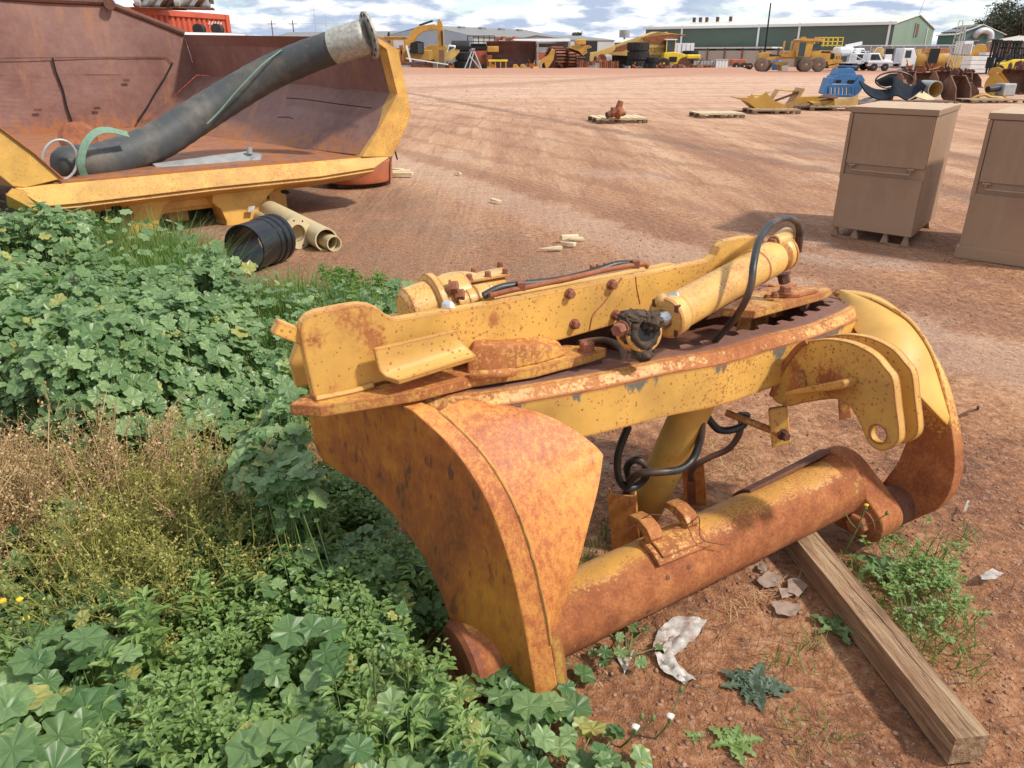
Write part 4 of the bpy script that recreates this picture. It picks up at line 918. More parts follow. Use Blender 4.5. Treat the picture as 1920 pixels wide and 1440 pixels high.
obj('pipe_mouth', lathe(B(), fc + fd * .02, fd, [(0, .0), (.012, .14)], 30), M['dark'], P_)
# far small end inside the tray
obj('end_cuff', lathe(B(), PP[0], (PP[0] - PP[1]), [(0, .16), (.1, .15), (.16, .11), (.18, .08)], 30), M['pipe'], P_, smooth=40)
def strap(name, pts, w_, lab, mat):
    o_ = obj(name, sweep(B(), spline([tq(*p) for p in pts], 8), .01, flat=(w_, .006)), mat); tag(o_, lab, 'strap'); return o_
strap('green_strap', [(388,232,.44),(412,208,.44),(440,175,.40),(470,143,.34),(495,118,.32),(527,94,.36)], .03, 'faded green webbing strap lying along the black rubber pipe', M['strap'])
strap('green_strap', [(158,330,.15),(152,305,.12),(160,270,.12),(180,248,.14),(205,244,.2),(240,252,.3)], .06, 'green webbing loop standing at the lower end of the rubber pipe', M['strap'])
hp_ = [tq(112 + 33 * math.cos(a_), 300 + 38 * math.sin(a_), .16) for a_ in np.linspace(0, 2 * math.pi, 28)]
tag(obj('wire_hoop', sweep(B(), hp_, .012, 8), M['steel_grey']), 'thin round metal hoop standing at the lower left end of the pipe', 'hoop')
# aluminium channel bar with peg
ab0 = tq(300, 300, .42); ab1 = tq(480, 292, .30)
BR = thing('steel_bar', 'pale grey square steel bar with a short peg lying inside the truck body', 'bar', tuple(ab0))
obj('bar_body', plate(B(), [tq(*p) for p in [(285,306,.5),(465,283,.45),(491,287,.22),(489,301,.22),(470,302,.24),(300,320,.3)]], -UP * .07 + q * .03), M['steel_grey'], BR, bev=.01)
obj('peg', cyl(B(), tq(468, 288, .34), tq(468, 276, .34), .028, 14), M['steel_grey'], BR, smooth=40)
CX = thing('rusty_casting', 'small rusty brown round casting lying behind the green strap', 'casting', tuple(tq(150, 265, .9)))
obj('casting_ring', lathe(B(), tq(150, 268, .9), V(.3, -.7, .5), [(0, .08), (0, .16), (.1, .17), (.14, .12), (.14, .08)], 24), M['rust'], CX, smooth=35)
obj('casting_hub', lathe(B(), tq(158, 274, .85), V(.3, -.7, .5), [(0, .09), (.05, .09), (.08, .05), (.08, 0)], 24), M['orange'], CX, smooth=35)

# pipes and coupling on the ground in front --------------------------------------
def hollow(bm, a_, b_, ro_, ri_, n=32):
    a_ = Vector(a_); b_ = Vector(b_); L_ = (b_ - a_).length
    return lathe(bm, a_, b_ - a_, [(0, ri_), (0, ro_), (L_, ro_), (L_, ri_), (L_ * .0 + .002, ri_)], n, cap=False)
def axis_pt(x, y, z): return gz(x, y, z)
bc0 = gz(458, 466, .19); bc1 = gz(512, 447, .19)
BC = thing('black_coupling', 'short wide black plastic pipe coupling with ribbed collar lying at the edge of the weeds', 'pipe coupling', (bc0.x, bc0.y, 0))
dC = (bc1 - bc0).normalized(); LCc = (bc1 - bc0).length + .03
obj('coupling_body', lathe(B(), bc0, dC, [(0, .176), (0, .190), (LCc * .55, .190), (LCc * .56, .197), (LCc * .66, .197), (LCc * .68, .187), (LCc * .72, .187), (LCc * .74, .202), (LCc * .84, .202), (LCc * .86, .190), (LCc * .9, .190), (LCc * .92, .202), (LCc, .202), (LCc, .176), (0.002, .176)], 48, cap=False), M['black_pl'], BC, smooth=30)
bp0 = gz(500, 392, .10); bp1 = gz(612, 450, .10); dB = (bp1 - bp0).normalized()
o_ = obj('beige_pipe', hollow(B(), bp0 - dB * .8, bp1, .105, .092), M['beige_pl'], smooth=35); tag(o_, 'thick beige fibreglass pipe on the dirt with a thinner pipe inside it', 'pipe', 'beige pipes')
o_ = obj('beige_pipe', hollow(B(), bp1 - dB * .7 + V(0, 0, -.03), gz(627, 457, .07), .07, .060), M['beige_pl'], smooth=35); tag(o_, 'thinner beige pipe poking out of the end of the thick one', 'pipe', 'beige pipes')
o_ = obj('beige_pipe', hollow(B(), gz(478, 402, .05), gz(520, 420, .05) , .06, .05), M['beige_pl'], smooth=35); tag(o_, 'short beige pipe end beside the yellow mounting leg', 'pipe', 'beige pipes')
fc_ = gz(556, 437, .14); ff = V(.75, -.62, .12).normalized()
FG = thing('pipe_flange', 'beige round bolt flange standing between the black coupling and the thick pipe', 'flange', (fc_.x, fc_.y, 0))
obj('flange_ring', lathe(B(), fc_, ff, [(0, .075), (0, .14), (.03, .14), (.03, .075), (0.001, .075)], 36, cap=False), M['beige_pl'], FG, smooth=35)
obj('flange_neck', lathe(B(), fc_, -ff, [(0, .088), (.16, .085), (.16, .07), (0, .07)], 36, cap=False), M['beige_pl'], FG, smooth=35)
a_x, a_y = frame(ff)
for k in range(8): an = k * math.pi / 4 + .2; obj('bolt_hole', lathe(B(), fc_ + ff * .029 + (a_x * math.cos(an) + a_y * math.sin(an)) * .115, ff, [(0, .009), (.002, .009)], 10), M['dark'], FG)
# orange drum lid and timber behind the tail
od = gz(672, 345, 0)
OD = thing('orange_disc', 'low round orange steel base standing beyond the right end of the truck body', 'machine part', tuple(od))
obj('disc_side', lathe(B(), od + UP * .06, UP, [(0, .45), (.04, .47), (.26, .47), (.28, .44), (.28, 0)], 36), M['orange'], OD, smooth=35)
obj('disc_foot', box(B(), od + UP * .03, (.7, .5, .06), .5), M['rust_dark'], OD)
obj('lifting_loop', sweep(B(), spline([od + V(*p) for p in [(.45, -.15, .02), (.47, -.1, .3), (.5, .1, .42), (.52, .2, .3)]], 6), .012, 6), M['rust_dark'], OD)
PB = thing('timber_offcuts', 'pale sawn timber pieces lying beside the orange disc', 'timber', tuple(gz(735, 328)))
for x, y, a_ in [(738,328,.3),(730,322,-.5),(742,332,-.1)]: obj('board', box(B(), gz(x, y) + UP * (.03 + .001 * x % .03), (.5, .09, .035), a_), M['pine'], PB, bev=.003)
# ------------------------------------------------------------------ steel cabinets
def cabinet(flb, frb, side, H_, lab, feet=True, skirt=False, latch=True):
    """flb, frb: ground points of front left and front right; side: depth vector"""
    e = (frb - flb); W_ = e.length; e.normalize(); d = side.normalized(); D_ = side.length
    th_ = thing('steel_cabinet', lab, 'cabinet', tuple(flb), 0, 'brown steel cabinets on the dirt yard')
    Mx = Matrix.Translation(flb) @ Matrix(((e.x, d.x, 0, 0), (e.y, d.y, 0, 0), (0, 0, 1, 0), (0, 0, 0, 1)))
    z0 = .10 if feet else .0
    def bx(name, x0, x1, y0, y1, za_, zb_, m_, bev=.004, par=None, warp=None):
        bm = box(B(), ((x0+x1)/2, (y0+y1)/2, (za_+zb_)/2), (x1-x0, y1-y0, zb_-za_))
        bm.transform(Mx); return obj(name, bm, M[m_], par or th_, bev=bev)
    bx('cabinet_body', 0, W_, .012, D_, z0, H_ - .05, 'cab')
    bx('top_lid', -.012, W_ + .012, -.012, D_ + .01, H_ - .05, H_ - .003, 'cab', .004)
    bx('lid_sheet', -.010, W_ + .010, -.010, D_ + .008, H_ - .0029, H_, 'cab_top', .0)  # thin sheet that carries the painted-in light of the lid top
    hm = z0 + (H_ - z0) * .50
    bx('upper_door', .03, W_ - .01, -.004, .0115, hm + .05, H_ - .056, 'cab', .003)
    bx('lower_door', .0, W_ - .005, -.008, .0115, z0 + .0, hm - .045, 'cab', .003)
    bx('corner_post', -.006, .025, -.012, .0112, z0 + (H_ - z0) * .42, H_ - .056, 'cab', .002)
    # lift handle bar
    hb = B(); zz = hm + .012; xs = (.09, W_ - .12)
    sweep(hb, [V(xs[0], .005, zz + .025), V(xs[0], -.03, zz + .018), V(xs[0], -.035, zz - .015), V(xs[1], -.035, zz - .015), V(xs[1], -.03, zz + .018), V(xs[1], .005, zz + .025)], .010, 8)
    for x_ in xs: sweep(hb, [V(x_ - .03, -.01, zz + .026), V(x_ + .03, -.01, zz + .026)], .011, 8)
    hb.transform(Mx); obj('handle', hb, M['cab'], th_, smooth=40)
    # ribs on the right side
    for k in range(0):
        y_ = .08 + k * (D_ - .16) / 8; bx('side_rib', W_ - .001, W_ + .002, y_ - .012, y_ + .012, z0 + .04, H_ - .09, 'cab', .002)
    if feet:
        for y_ in (.03, D_ - .08):
            for x_ in (.03, W_ * .30, W_ * .68, W_ - .05):
                bm = B(); plate(bm, [V(x_ - .035, y_, 0), V(x_ + .035, y_, 0), V(x_ + .012, y_, z0), V(x_ - .012, y_, z0)], V(0, .05, 0)); bm.transform(Mx); obj('foot', bm, M['cab'], th_)
            bx('skid', .0, W_ * .34, y_, y_ + .05, .0, .012, 'cab', 0); bx('skid', W_ * .64, W_ - .01, y_, y_ + .05, .0, .012, 'cab', 0)
    if skirt: bx('skirt', -.02, W_, -.015, D_, 0, .10, 'cab', .004)
    return th_
c1l = gz(1556, 443); c1r = gz(1704, 466); ce = (c1r - c1l); 
cabinet(c1l, c1r, V(.60, .80, 0).normalized() * 1.12, 1.18, 'brown steel cabinet on short feet with folded handle, left of the two')
c2l = gz(1793, 482); cabinet(c2l, c2l + V(.70, -.62, 0).normalized() * .80, V(.64, .77, 0).normalized() * 1.12, 1.18, 'brown steel cabinet cut off by the right edge of the photo', feet=False, skirt=True)

# ------------------------------------------------------------------ pallets and parts in the yard
def pallet(px, py, W_, D_, rz, lab, m='pallet', grp='timber pallets in the yard', H_=.13, dirty=False):
    c_ = gz(px, py); p_ = thing('pallet', lab, 'pallet', tuple(c_), rz, grp)
    for k in range(7): obj('deck_board', box(B(), ((k + .5) * W_ / 7 - W_ / 2, 0, H_ - .01), (W_ / 7 * .78, D_, .02)), M[m], p_, world=False)
    for y_ in (-D_ / 2 + .05, 0, D_ / 2 - .05):
        obj('stringer', box(B(), (0, y_, H_ - .033), (W_, .09, .022)), M[m], p_, world=False)
        for x_ in (-W_ / 2 + .07, 0, W_ / 2 - .07): obj('block', box(B(), (x_, y_, .045), (.13, .09, .08)), M['pallet_dark'], p_, world=False)
    return p_
pallet(1157, 228, 1.35, 1.1, .12, 'pale timber pallet holding a lump of rusty casting', 'pine')
pallet(1343, 219, 1.3, 1.0, .1, 'empty pale timber pallet in the open yard', 'pine')
pallet(1445, 212, 1.45, 1.0, .05, 'timber pallet under the folded yellow guards')
pallet(1510, 205, 1.3, 1.0, .05, 'dark timber pallet behind the yellow panel', 'pallet_dark')
pallet(1556, 206, 1.5, 1.0, -.1, 'timber pallet under the flat yellow panels')
pallet(1640, 200, 1.6, 1.0, .05, 'dark timber pallet behind the blue grapple and the black sheet', 'pallet_dark')
pallet(1745, 196, 1.4, 1.0, .2, 'dark timber pallet beneath the wide pipe', 'pallet_dark')
pallet(1855, 192, 2.2, 1.1, .1, 'timber pallet carrying a bent yellow frame and a tank')
# rusty casting on the first pallet
c_ = gz(1155, 222, .13); RC = thing('rusty_part', 'rusty orange brown valve casting standing on the nearest pale pallet', 'machine part', tuple(c_))
obj('casting_body', blob(c_ + V(0, 0, .14), .20, (1.0, .8, .7), 2, .5, 3, 8), M['rust'], RC, smooth=0)
obj('casting_neck', cyl(B(), c_ + V(.03, 0, .15), c_ + V(.10, 0, .42), .10, 14, .07), M['rust'], RC, smooth=40)
obj('casting_port', cyl(B(), c_ + V(-.25, -.1, .08), c_ + V(-.05, 0, .14), .08, 12), M['rust_dark'], RC, smooth=40)
# yellow curved guards
def fold(name, lab, x0, y0, pts, Yb, dep, mat, par=None, th_=.03):
    """bent sheet: pixel outline of its near edge at depth Yb, swept back by dep"""
    a_ = [at(x, y, Yb) for x, y in pts]; b_ = [p + V(.08, dep, 0) for p in a_]; mid_ = [p.lerp(r_, .5) for p, r_ in zip(a_, b_)]
    return sheet(B(), [a_, mid_, b_], th_)
Yg = gz(1445, 210).y
YG = thing('folded_guard', 'curved yellow sheet steel guards stacked on a pallet, ends turned up', 'machine guard', tuple(gz(1445, 207)))
g1_ = [(1381,183),(1400,187),(1422,207),(1452,209),(1480,206),(1493,192),(1508,166)]
obj('guard_sheet', fold('g', '', 0, 0, g1_, Yg - .3, 1.0, M['oyel']), M['oyel'], YG)
obj('guard_rib', plate(B(), [at(x, y, Yg - .35) for x, y in [(1382,183),(1404,183),(1410,176),(1417,184),(1430,178),(1437,172),(1448,187),(1470,196),(1485,191),(1497,179),(1509,164),(1499,186),(1482,206),(1450,210),(1424,208),(1404,193)]], V(0, .04, 0)), M['oyel'], YG)
obj('guard_sheet', fold('g', '', 0, 0, [(1405,181),(1415,178),(1430,178),(1444,172)], Yg + .2, .5, None), M['oyel2'], YG)
obj('guard_sheet', fold('g', '', 0, 0, [(1448,186),(1460,168),(1478,170),(1499,170)], Yg + .4, .6, None), M['oyel'], YG)
obj('cross_strut', bar(B(), at(1450, 190, Yg + .1), at(1500, 172, Yg + .1), .06, .06), M['rust_dark'], YG)
Yp = gz(1556, 205).y
FP = thing('flat_panels', 'flat yellow steel panels piled on a pallet beside the folded guards', 'machine panel', tuple(gz(1556, 203)))
obj('upright_panel', plate(B(), [at(x, y, Yp - .2) for x, y in [(1564,186),(1600,182),(1610,176),(1608,198),(1565,201)]], V(.05, .12, 0)), M['oyel2'], FP, bev=.01)
obj('panel', plate(B(), [at(x, y, Yp) for x, y in [(1523,193),(1565,186),(1565,202),(1528,201)]], V(.1, .7, .02)), M['oyel'], FP, bev=.01)
obj('panel', plate(B(), [at(x, y, Yp + .6) for x, y in [(1494,182),(1545,180),(1548,192),(1494,196)]], V(.1, .3, .02)), M['oyel'], FP, bev=.01)
obj('rusty_drum', lathe(B(), at(1552, 184, Yp + .2), UP, [(0, .30), (.03, .3), (.10, .16), (.1, 0)], 20), M['rust_dark'], FP, smooth=40)
# blue sorting grapple
Yb = gz(1585, 186).y
BG = thing('blue_grapple', 'bright blue sorting grapple with slotted jaws standing in the yard', 'grapple', tuple(gz(1585, 186)))
def bpl(pts, Y_, off, nm, m='blue', par=BG, bev=.01): return obj(nm, plate(B(), [at(x, y, Y_) for x, y in pts], off), M[m], par, bev=bev)
bpl([(1570,140),(1576,128),(1600,128),(1606,140)], Yb, V(0, .8, 0), 'head_mount')
obj('mount_plate', lathe(B(), at(1588, 127, Yb + .4), UP, [(0, .33), (.04, .38), (.07, .38), (.07, 0)], 24), M['blue'], BG, smooth=35)
bpl([(1563,157),(1567,143),(1574,139),(1604,139),(1613,146),(1615,158)], Yb - .05, V(0, .9, 0), 'yoke_body')
bpl([(1568,150),(1578,150),(1576,156),(1567,156)], Yb - .06, V(0, .02, 0), 'recess', 'dark', bev=0); bpl([(1590,150),(1602,150),(1604,157),(1588,157)], Yb - .06, V(0, .02, 0), 'recess', 'dark', bev=0)
# jaws with slots: a row of fingers between two rails
bpl([(1548,158),(1600,158),(1602,164),(1546,164)], Yb - .35, V(0, .12, .0), 'jaw_rail'); bpl([(1545,176),(1602,178),(1601,183),(1546,182)], Yb - .42, V(0, .12, 0), 'jaw_rail')
for k in range(8):
    x_ = 1549 + k * 7.2; bpl([(x_ - 2.2, 163), (x_ + 2.2, 163), (x_ + 1.6, 178), (x_ - 2.6, 178)], Yb - .40, V(0, .1, 0), 'jaw_finger', bev=0)
bpl([(1600,157),(1616,140),(1622,150),(1616,168),(1604,183)], Yb - .2, V(.1, .7, 0), 'jaw_side'); bpl([(1546,176),(1556,146),(1566,146),(1560,160),(1552,178)], Yb - .2, V(0, .7, 0), 'jaw_side')
# black curved sheets
Yk = gz(1680, 190).y
BS = thing('curved_sheet', 'large curled dark blue black rubber sheet lying on its back between grapple and pipe', 'rubber sheet', tuple(gz(1680, 192)))
def cs(pts0, Y0, pts1, Y1, nm, m):
    a_ = spline([at(x, y, Y0) for x, y in pts0], 5); b_ = spline([at(x, y, Y1) for x, y in pts1], 5); obj(nm, sheet(B(), [[p.lerp(r_, k / 4) for p, r_ in zip(a_, b_)] for k in range(5)], .04), M[m], BS, smooth=60)
cs([(1612,153),(1628,176),(1655,187),(1680,178),(1700,186),(1722,181),(1735,160)], Yk - .9, [(1612,150),(1640,166),(1670,165),(1675,144),(1700,158),(1716,160),(1725,150)], Yk + .7, 'sheet_body', 'bluegrey')
# steering wheel like ring
sw = at(1676, 153, Yk + .9); SW = thing('hose_reel_wheel', 'black flat ring with spokes standing behind the curled sheet', 'wheel', (sw.x, sw.y, 0))
obj('ring_rim', sweep(B(), [sw + V(.72 * math.cos(t1), 0, .30 * math.sin(t1) - .05 + .10) for t1 in np.linspace(0, 6.283, 40)], .03, 8), M['black_pl'], SW, smooth=60)
obj('ring_spokes', plate(B(), [sw + V(x, .02, z) for x, z in [(-.70, .05), (-.2, .28), (.1, .3), (.05, -.15), (-.45, -.2)]], V(0, .04, 0)), M['black_pl'], SW, bev=.01)
obj('ring_stand', bar(B(), sw + V(0, .1, -.2), V(sw.x, sw.y + .1, 0), .2, .2), M['rust_dark'], SW)
# wide short pipe
w0 = at(1730, 170, Yk + .9); w1 = at(1754, 168, Yk + .1)
WP = thing('wide_pipe', 'wide steel pipe with bright yellow lined mouth lying on a pallet', 'pipe', (w1.x, w1.y, 0))
dw = (w1 - V(0, 0, 0) - w0); dw.z = 0; w0.z = w1.z = .13 + .30
obj('pipe_shell', lathe(B(), w0, w1 - w0, [(0, .30), ((w1 - w0).length, .30), ((w1 - w0).length, .26)], 30, cap=False), M['steel_grey'], WP, smooth=35); obj('pipe_lining', lathe(B(), w0, w1 - w0, [(.05, 0), (.05, .262), ((w1 - w0).length + .004, .262)], 30, cap=False), M['oyel2'], WP, smooth=35)
# loose pale fabric and yellow angle by the sheet
o_ = obj('yellow_chute', sheet(B(), [[at(1700,192,Yk-.9), at(1728,171,Yk-.7), at(1752,186,Yk-.9)], [at(1688,196,Yk-1.3), at(1716,182,Yk-1.2), at(1745,192,Yk-1.3)]], .03), M['beige_pl']); tag(o_, 'pale yellow bent steel sheet propped in front of the curled black sheet', 'steel sheet')
o_ = obj('folded_tarp', sheet(B(), [[at(1606,196,Yk-.6), at(1620,186,Yk-.4), at(1636,183,Yk-.5)], [at(1612,200,Yk-1.1), at(1632,194,Yk-1.0), at(1640,188,Yk-1.1)]], .04), M['white_pl']); tag(o_, 'small grey white folded sheet by the pallet under the black sheet', 'sheet')
# excavator buckets: curved shell with teeth and ears
def bucket(px, py, W_, H_, rz, lab, mat='rust_dark', ears='rust_dark', grp='excavator buckets in the yard', ty=3, Z0=0.0, tilt=0.0):
    mat = 'bucket' if mat == 'rust_dark' else mat
    c_ = gz(px, py); b_ = thing('excavator_bucket', lab, 'bucket', (c_.x, c_.y, Z0), rz, grp)
    prof = [(-.42, .02), (-.15, -.0), (.15, .02), (.38, .18), (.46, .45), (.36, .74), (.10, .92)]
    prof = [(y_ * H_, z_ * H_) for y_, z_ in prof]; sp = spline([V(0, a_, b2) for a_, b2 in prof], 3)
    obj('shell', sheet(B(), [[p + V(x_, 0, 0) for p in sp] for x_ in (-W_ / 2, 0, W_ / 2)], .03), M[mat], b_, world=False)
    for s_ in (-1, 1): obj('side_plate', plate(B(), [p + V(s_ * W_ / 2, 0, 0) for p in sp] + [V(s_ * W_ / 2, -.30 * H_, .5 * H_)], V(.04 * s_, 0, 0)), M[mat], b_, world=False)
    for s_ in (-.16, .16): obj('ear', plate(B(), [V(s_ * W_, a_ * H_, b2 * H_) for a_, b2 in [(.05, .90), (.36, .70), (.50, .85), (.44, 1.08), (.20, 1.15), (.0, 1.05)]], V(.05, 0, 0)), M[ears], b_, world=False, bev=.01)
    for k in range(5):
        x_ = -W_ / 2 + W_ * (k + .5) / 5; obj('tooth', bar(B(), V(x_, -.40 * H_, .03), V(x_, -.62 * H_, .02), .08 * H_, .06 * H_), M[mat], b_, world=False)
    return b_
for a_ in [(1700,158,1.1,.8,.3,'rusty brown bucket with upturned lugs behind the black ring'),(1735,165,1.2,.85,-.2,'dark brown bucket behind the wide pipe mouth'),(1768,166,1.1,.95,.15,'rusty bucket second to the right of the wide pipe'),
           (1797,168,.9,.9,-.3,'narrow rusty bucket in the middle of the bucket row'),(1818,164,1.0,.8,.5,'rusty bucket with a round side at the rear of the row'),(1790,190,.6,1.0,.2,'tall thin rusty bucket standing right of the pipe mouth'),
           (1815,186,1.3,.7,1.2,'brown open bucket lying with its mouth towards the viewer')]: bucket(*a_)
bucket(1868,178,1.2,1.0,.9,'dull yellow bucket with paired lugs near the right edge','oyel','oyel'); bucket(1893,176,1.3,1.15,-.3,'brown bucket against the right edge of the photo'); bucket(1912,170,1.0,1.2,.2,'tall brown bucket cut by the right edge of the photo')
# bent yellow frame with tank
Yf = gz(1855, 190).y; BF = thing('bent_frame', 'bent yellow tubular frame with a grey tank on a pallet at right', 'machine part', tuple(gz(1855, 190)))
obj('frame_tube', sweep(B(), spline([at(x, y, Yf - .2) for x, y in [(1812,193),(1826,183),(1845,178),(1858,182),(1875,184),(1890,188)]], 6), .05, 8), M['oyel'], BF, smooth=60)
obj('frame_tube', sweep(B(), spline([at(x, y, Yf + .3) for x, y in [(1862,180),(1870,172),(1885,178),(1897,176)]], 6), .05, 8), M['oyel2'], BF, smooth=60)
obj('frame_leg', bar(B(), at(1880, 176, Yf), at(1890, 190, Yf), .06, .06), M['oyel'], BF); obj('frame_leg', bar(B(), at(1862, 176, Yf), at(1858, 190, Yf), .06, .06), M['oyel'], BF)
obj('tank', box(B(), at(1884, 168, Yf + .3), (.55, .5, .45), .2), M['steel_grey'], BF, bev=.04); obj('motor', cyl(B(), at(1852, 168, Yf), at(1872, 165, Yf + .2), .12, 14), M['black_pl'], BF, smooth=40)
# red oxide container with engines on top ---------------------------------------
Yc_ = 24.0
def container(x0, x1, ytop, Y0, Y1, Hc, name, lab, mat, text=True, z1=None):
    a_ = at(x0, ytop, Y0); b_ = at(x1, ytop + 10, Y1); a_.z = b_.z = Hc; t1 = thing(name, lab, 'container', (b_.x, b_.y, 0)); e_ = (b_ - a_).normalized(); n_ = V(e_.y, -e_.x, 0)
    L_ = (b_ - a_).length; pts = []; s_ = 0; k = 0
    while s_ < L_ - .14:
        for ds_, dn in ((0, 0), (.07, 0), (.105, -.05), (.175, -.05)): pts.append(a_ + e_ * (s_ + ds_) + n_ * dn)
        s_ += .21
    obj('corrugated_side', sheet(B(), [[V(p.x, p.y, Hc - .12) for p in pts], [V(p.x, p.y, .12) for p in pts]], .02), M[mat], t1)
    obj('roof', plate(B(), [a_ - UP * .03, b_ - UP * .03, b_ - n_ * 2.4 - UP * .03, a_ - n_ * 2.4 - UP * .03], -UP * .05), M[mat], t1)
    obj('top_rail', bar(B(), a_ - UP * .05, b_ - UP * .05, .12, .13), M[mat], t1); obj('bottom_rail', bar(B(), V(a_.x, a_.y, .1), V(b_.x, b_.y, .1), .1, .16), M[mat], t1)
    for p in (b_, a_): obj('corner_post', bar(B(), V(p.x, p.y, 0), V(p.x, p.y, Hc + .01), .17, .17, e_), M[mat], t1, bev=.01)
    obj('end_wall', plate(B(), [V(b_.x, b_.y, .05), V(b_.x, b_.y, Hc - .06), V(*(b_ - n_ * 2.4).xy, Hc - .06), V(*(b_ - n_ * 2.4).xy, .05)], -e_ * .05), M[mat], t1)
    return t1, a_, b_, e_, n_
ct, ca, cb_, ce_, cn_ = container(150, 421, 13, 18.5, 23.5, 2.64, 'shipping_container', 'red oxide corrugated shipping container beyond the truck body with engines on its roof', 'red')
def letter(ch, p, h_, rz, mat, par):
    cu = bpy.data.curves.new('stencil_letter', 'FONT'); cu.body = ch; cu.size = h_ * 1.4; cu.align_x = 'CENTER'; cu.extrude = .002
    to = bpy.data.objects.new('tmp', cu); scene.collection.objects.link(to); dg = bpy.context.evaluated_depsgraph_get(); me = bpy.data.meshes.new_from_object(to.evaluated_get(dg)); bpy.data.objects.remove(to)
    me.transform(Matrix.Translation(p) @ Matrix.Rotation(rz, 4, 'Z') @ Matrix.Rotation(math.pi / 2, 4, 'X')); return obj('stencil_letter', me, M[mat], par)
for col_, off_ in (('CAI', .97), ('ASC', .60)):
    for k, ch in enumerate(col_): letter(ch, cb_ - ce_ * off_ + cn_ * .03 - UP * (.62 + k * .17), .12, math.atan2(ce_.y, ce_.x), 'white', ct)
for k in range(5):
    p = cb_ - ce_ * (.8 - k * .13) + cn_ * .03 - UP * .22; obj('warning_stripe', bar(B(), p - UP * .04 - ce_ * .03, p + UP * .04 + ce_ * .03, .045, .004), M['white'], ct)
def engine(px, lab, s=1.0):
    p = at(px, 12, 20.5); p.z = 2.64; e_ = thing('engine', lab, 'engine', tuple(p), .3, 'engines on the red container')
    L = dict(world=False)
    obj('engine_pallet', box(B(), (0, 0, .012), (1.2 * s, .9, .02)), M['pallet_dark'], e_, **L); obj('engine_block', box(B(), (0, 0, .33), (1.0 * s, .5, .6)), M['steel_grey'], e_, bev=.05, **L)
    for k in range(4): obj('cylinder_head', box(B(), (-.36 * s + k * .24 * s, -.05, .85), (.18 * s, .5, .16)), M['alu'], e_, bev=.03, **L)
    obj('flywheel', cyl(B(), V(.52 * s, 0, .45), V(.62 * s, 0, .45), .33, 20), M['steel_grey'], e_, smooth=40, **L)
    for k in range(3): obj('intake_pipe', sweep(B(), spline([V(-.5 + k * .3, -.28, .06), V(-.35 + k * .3, -.42, .2), V(-.1 + k * .3, -.3, .5)], 5), .05, 8), M['galv' if k % 2 else 'rust_dark'], e_, smooth=60, **L)
    obj('turbo', lathe(B(), V(-.5 * s, -.38, .17), V(1, 0, 0), [(0, .05), (.03, .15), (.13, .15), (.16, .08)], 16), M['alu'], e_, smooth=40, **L)
engine(298, 'grey diesel engine on a pallet on the container roof, left one'); engine(362, 'grey engine with white wrap on the container roof, right one', .8)
# white loader box between container and tray edge
wt = at(395, 64, 15.5); o_ = thing('white_trailer', 'low white trailer deck with two dark wheels seen over the truck body edge', 'trailer', (wt.x, wt.y, 0))
obj('deck', plate(B(), [at(330, 60, 14.5), at(427, 62, 15.5), at(427, 62, 15.5) + V(0, 1, 0), at(330, 60, 14.5) + V(0, 1, 0)], -UP * .5), M['white'], o_)
for x_ in (374, 408): c_ = at(x_, 55, 16.2); obj('wheel', cyl(B(), c_ - V(0, .1, 0), c_ + V(0, .1, 0), .10, 16), M['tyre'], o_, smooth=40); 
obj('axle_stand', bar(B(), V(wt.x, wt.y + .5, 0), V(wt.x, wt.y + .5, wt.z - .3), .4, .4), M['steel_grey'], o_)
# ------------------------------------------------------------------ far row: sheds, machines, vehicles
def mpp(p): return (p.y * CT + (CH - p.z) * ST) / F          # metres per pixel of the photograph at that point
class K:
    """local frame: X right, Y away, Z up at the place the thing stands"""
    def __init__(s, name, lab, cat, px, py, rz=0.0, grp=None, z=0.0):
        p = gz(px, py); s.p = p; s.m = mpp(p); s.t = thing(name, lab, cat, (p.x, p.y, z), rz, grp)
    def o(s, name, bm, mat, par=None, **k): return obj(name, bm, M[mat] if isinstance(mat, str) else mat, par or s.t, world=False, **k)
    def b(s, name, c, sz, mat, rz=0, bev=0.0, par=None): return s.o(name, box(B(), c, sz, rz), mat, par, bev=bev)
    def pl(s, name, pts, y, dep, mat, bev=0.0, par=None): return s.o(name, plate(B(), [V(a, y, b2) for a, b2 in pts], V(0, dep, 0)), mat, par, bev=bev)
    def wheel(s, x, y, r, w_, tyre='tyre', rim='oyel', n=24, par=None):
        o_ = s.o('wheel', lathe(B(), V(x, y - w_/2, r), V(0, 1, 0), [(0, r*.55), (0, r*.9), (w_*.1, r), (w_*.9, r), (w_, r*.9), (w_, r*.55)], n), tyre, par, smooth=35)
        s.o('rim', lathe(B(), V(x, y - w_/2 - .01, r), V(0, 1, 0), [(0, r*.12), (.04, r*.3), (.08, r*.42), (.01, r*.56), (w_*.5, r*.56)], n), rim, o_, smooth=35); return o_
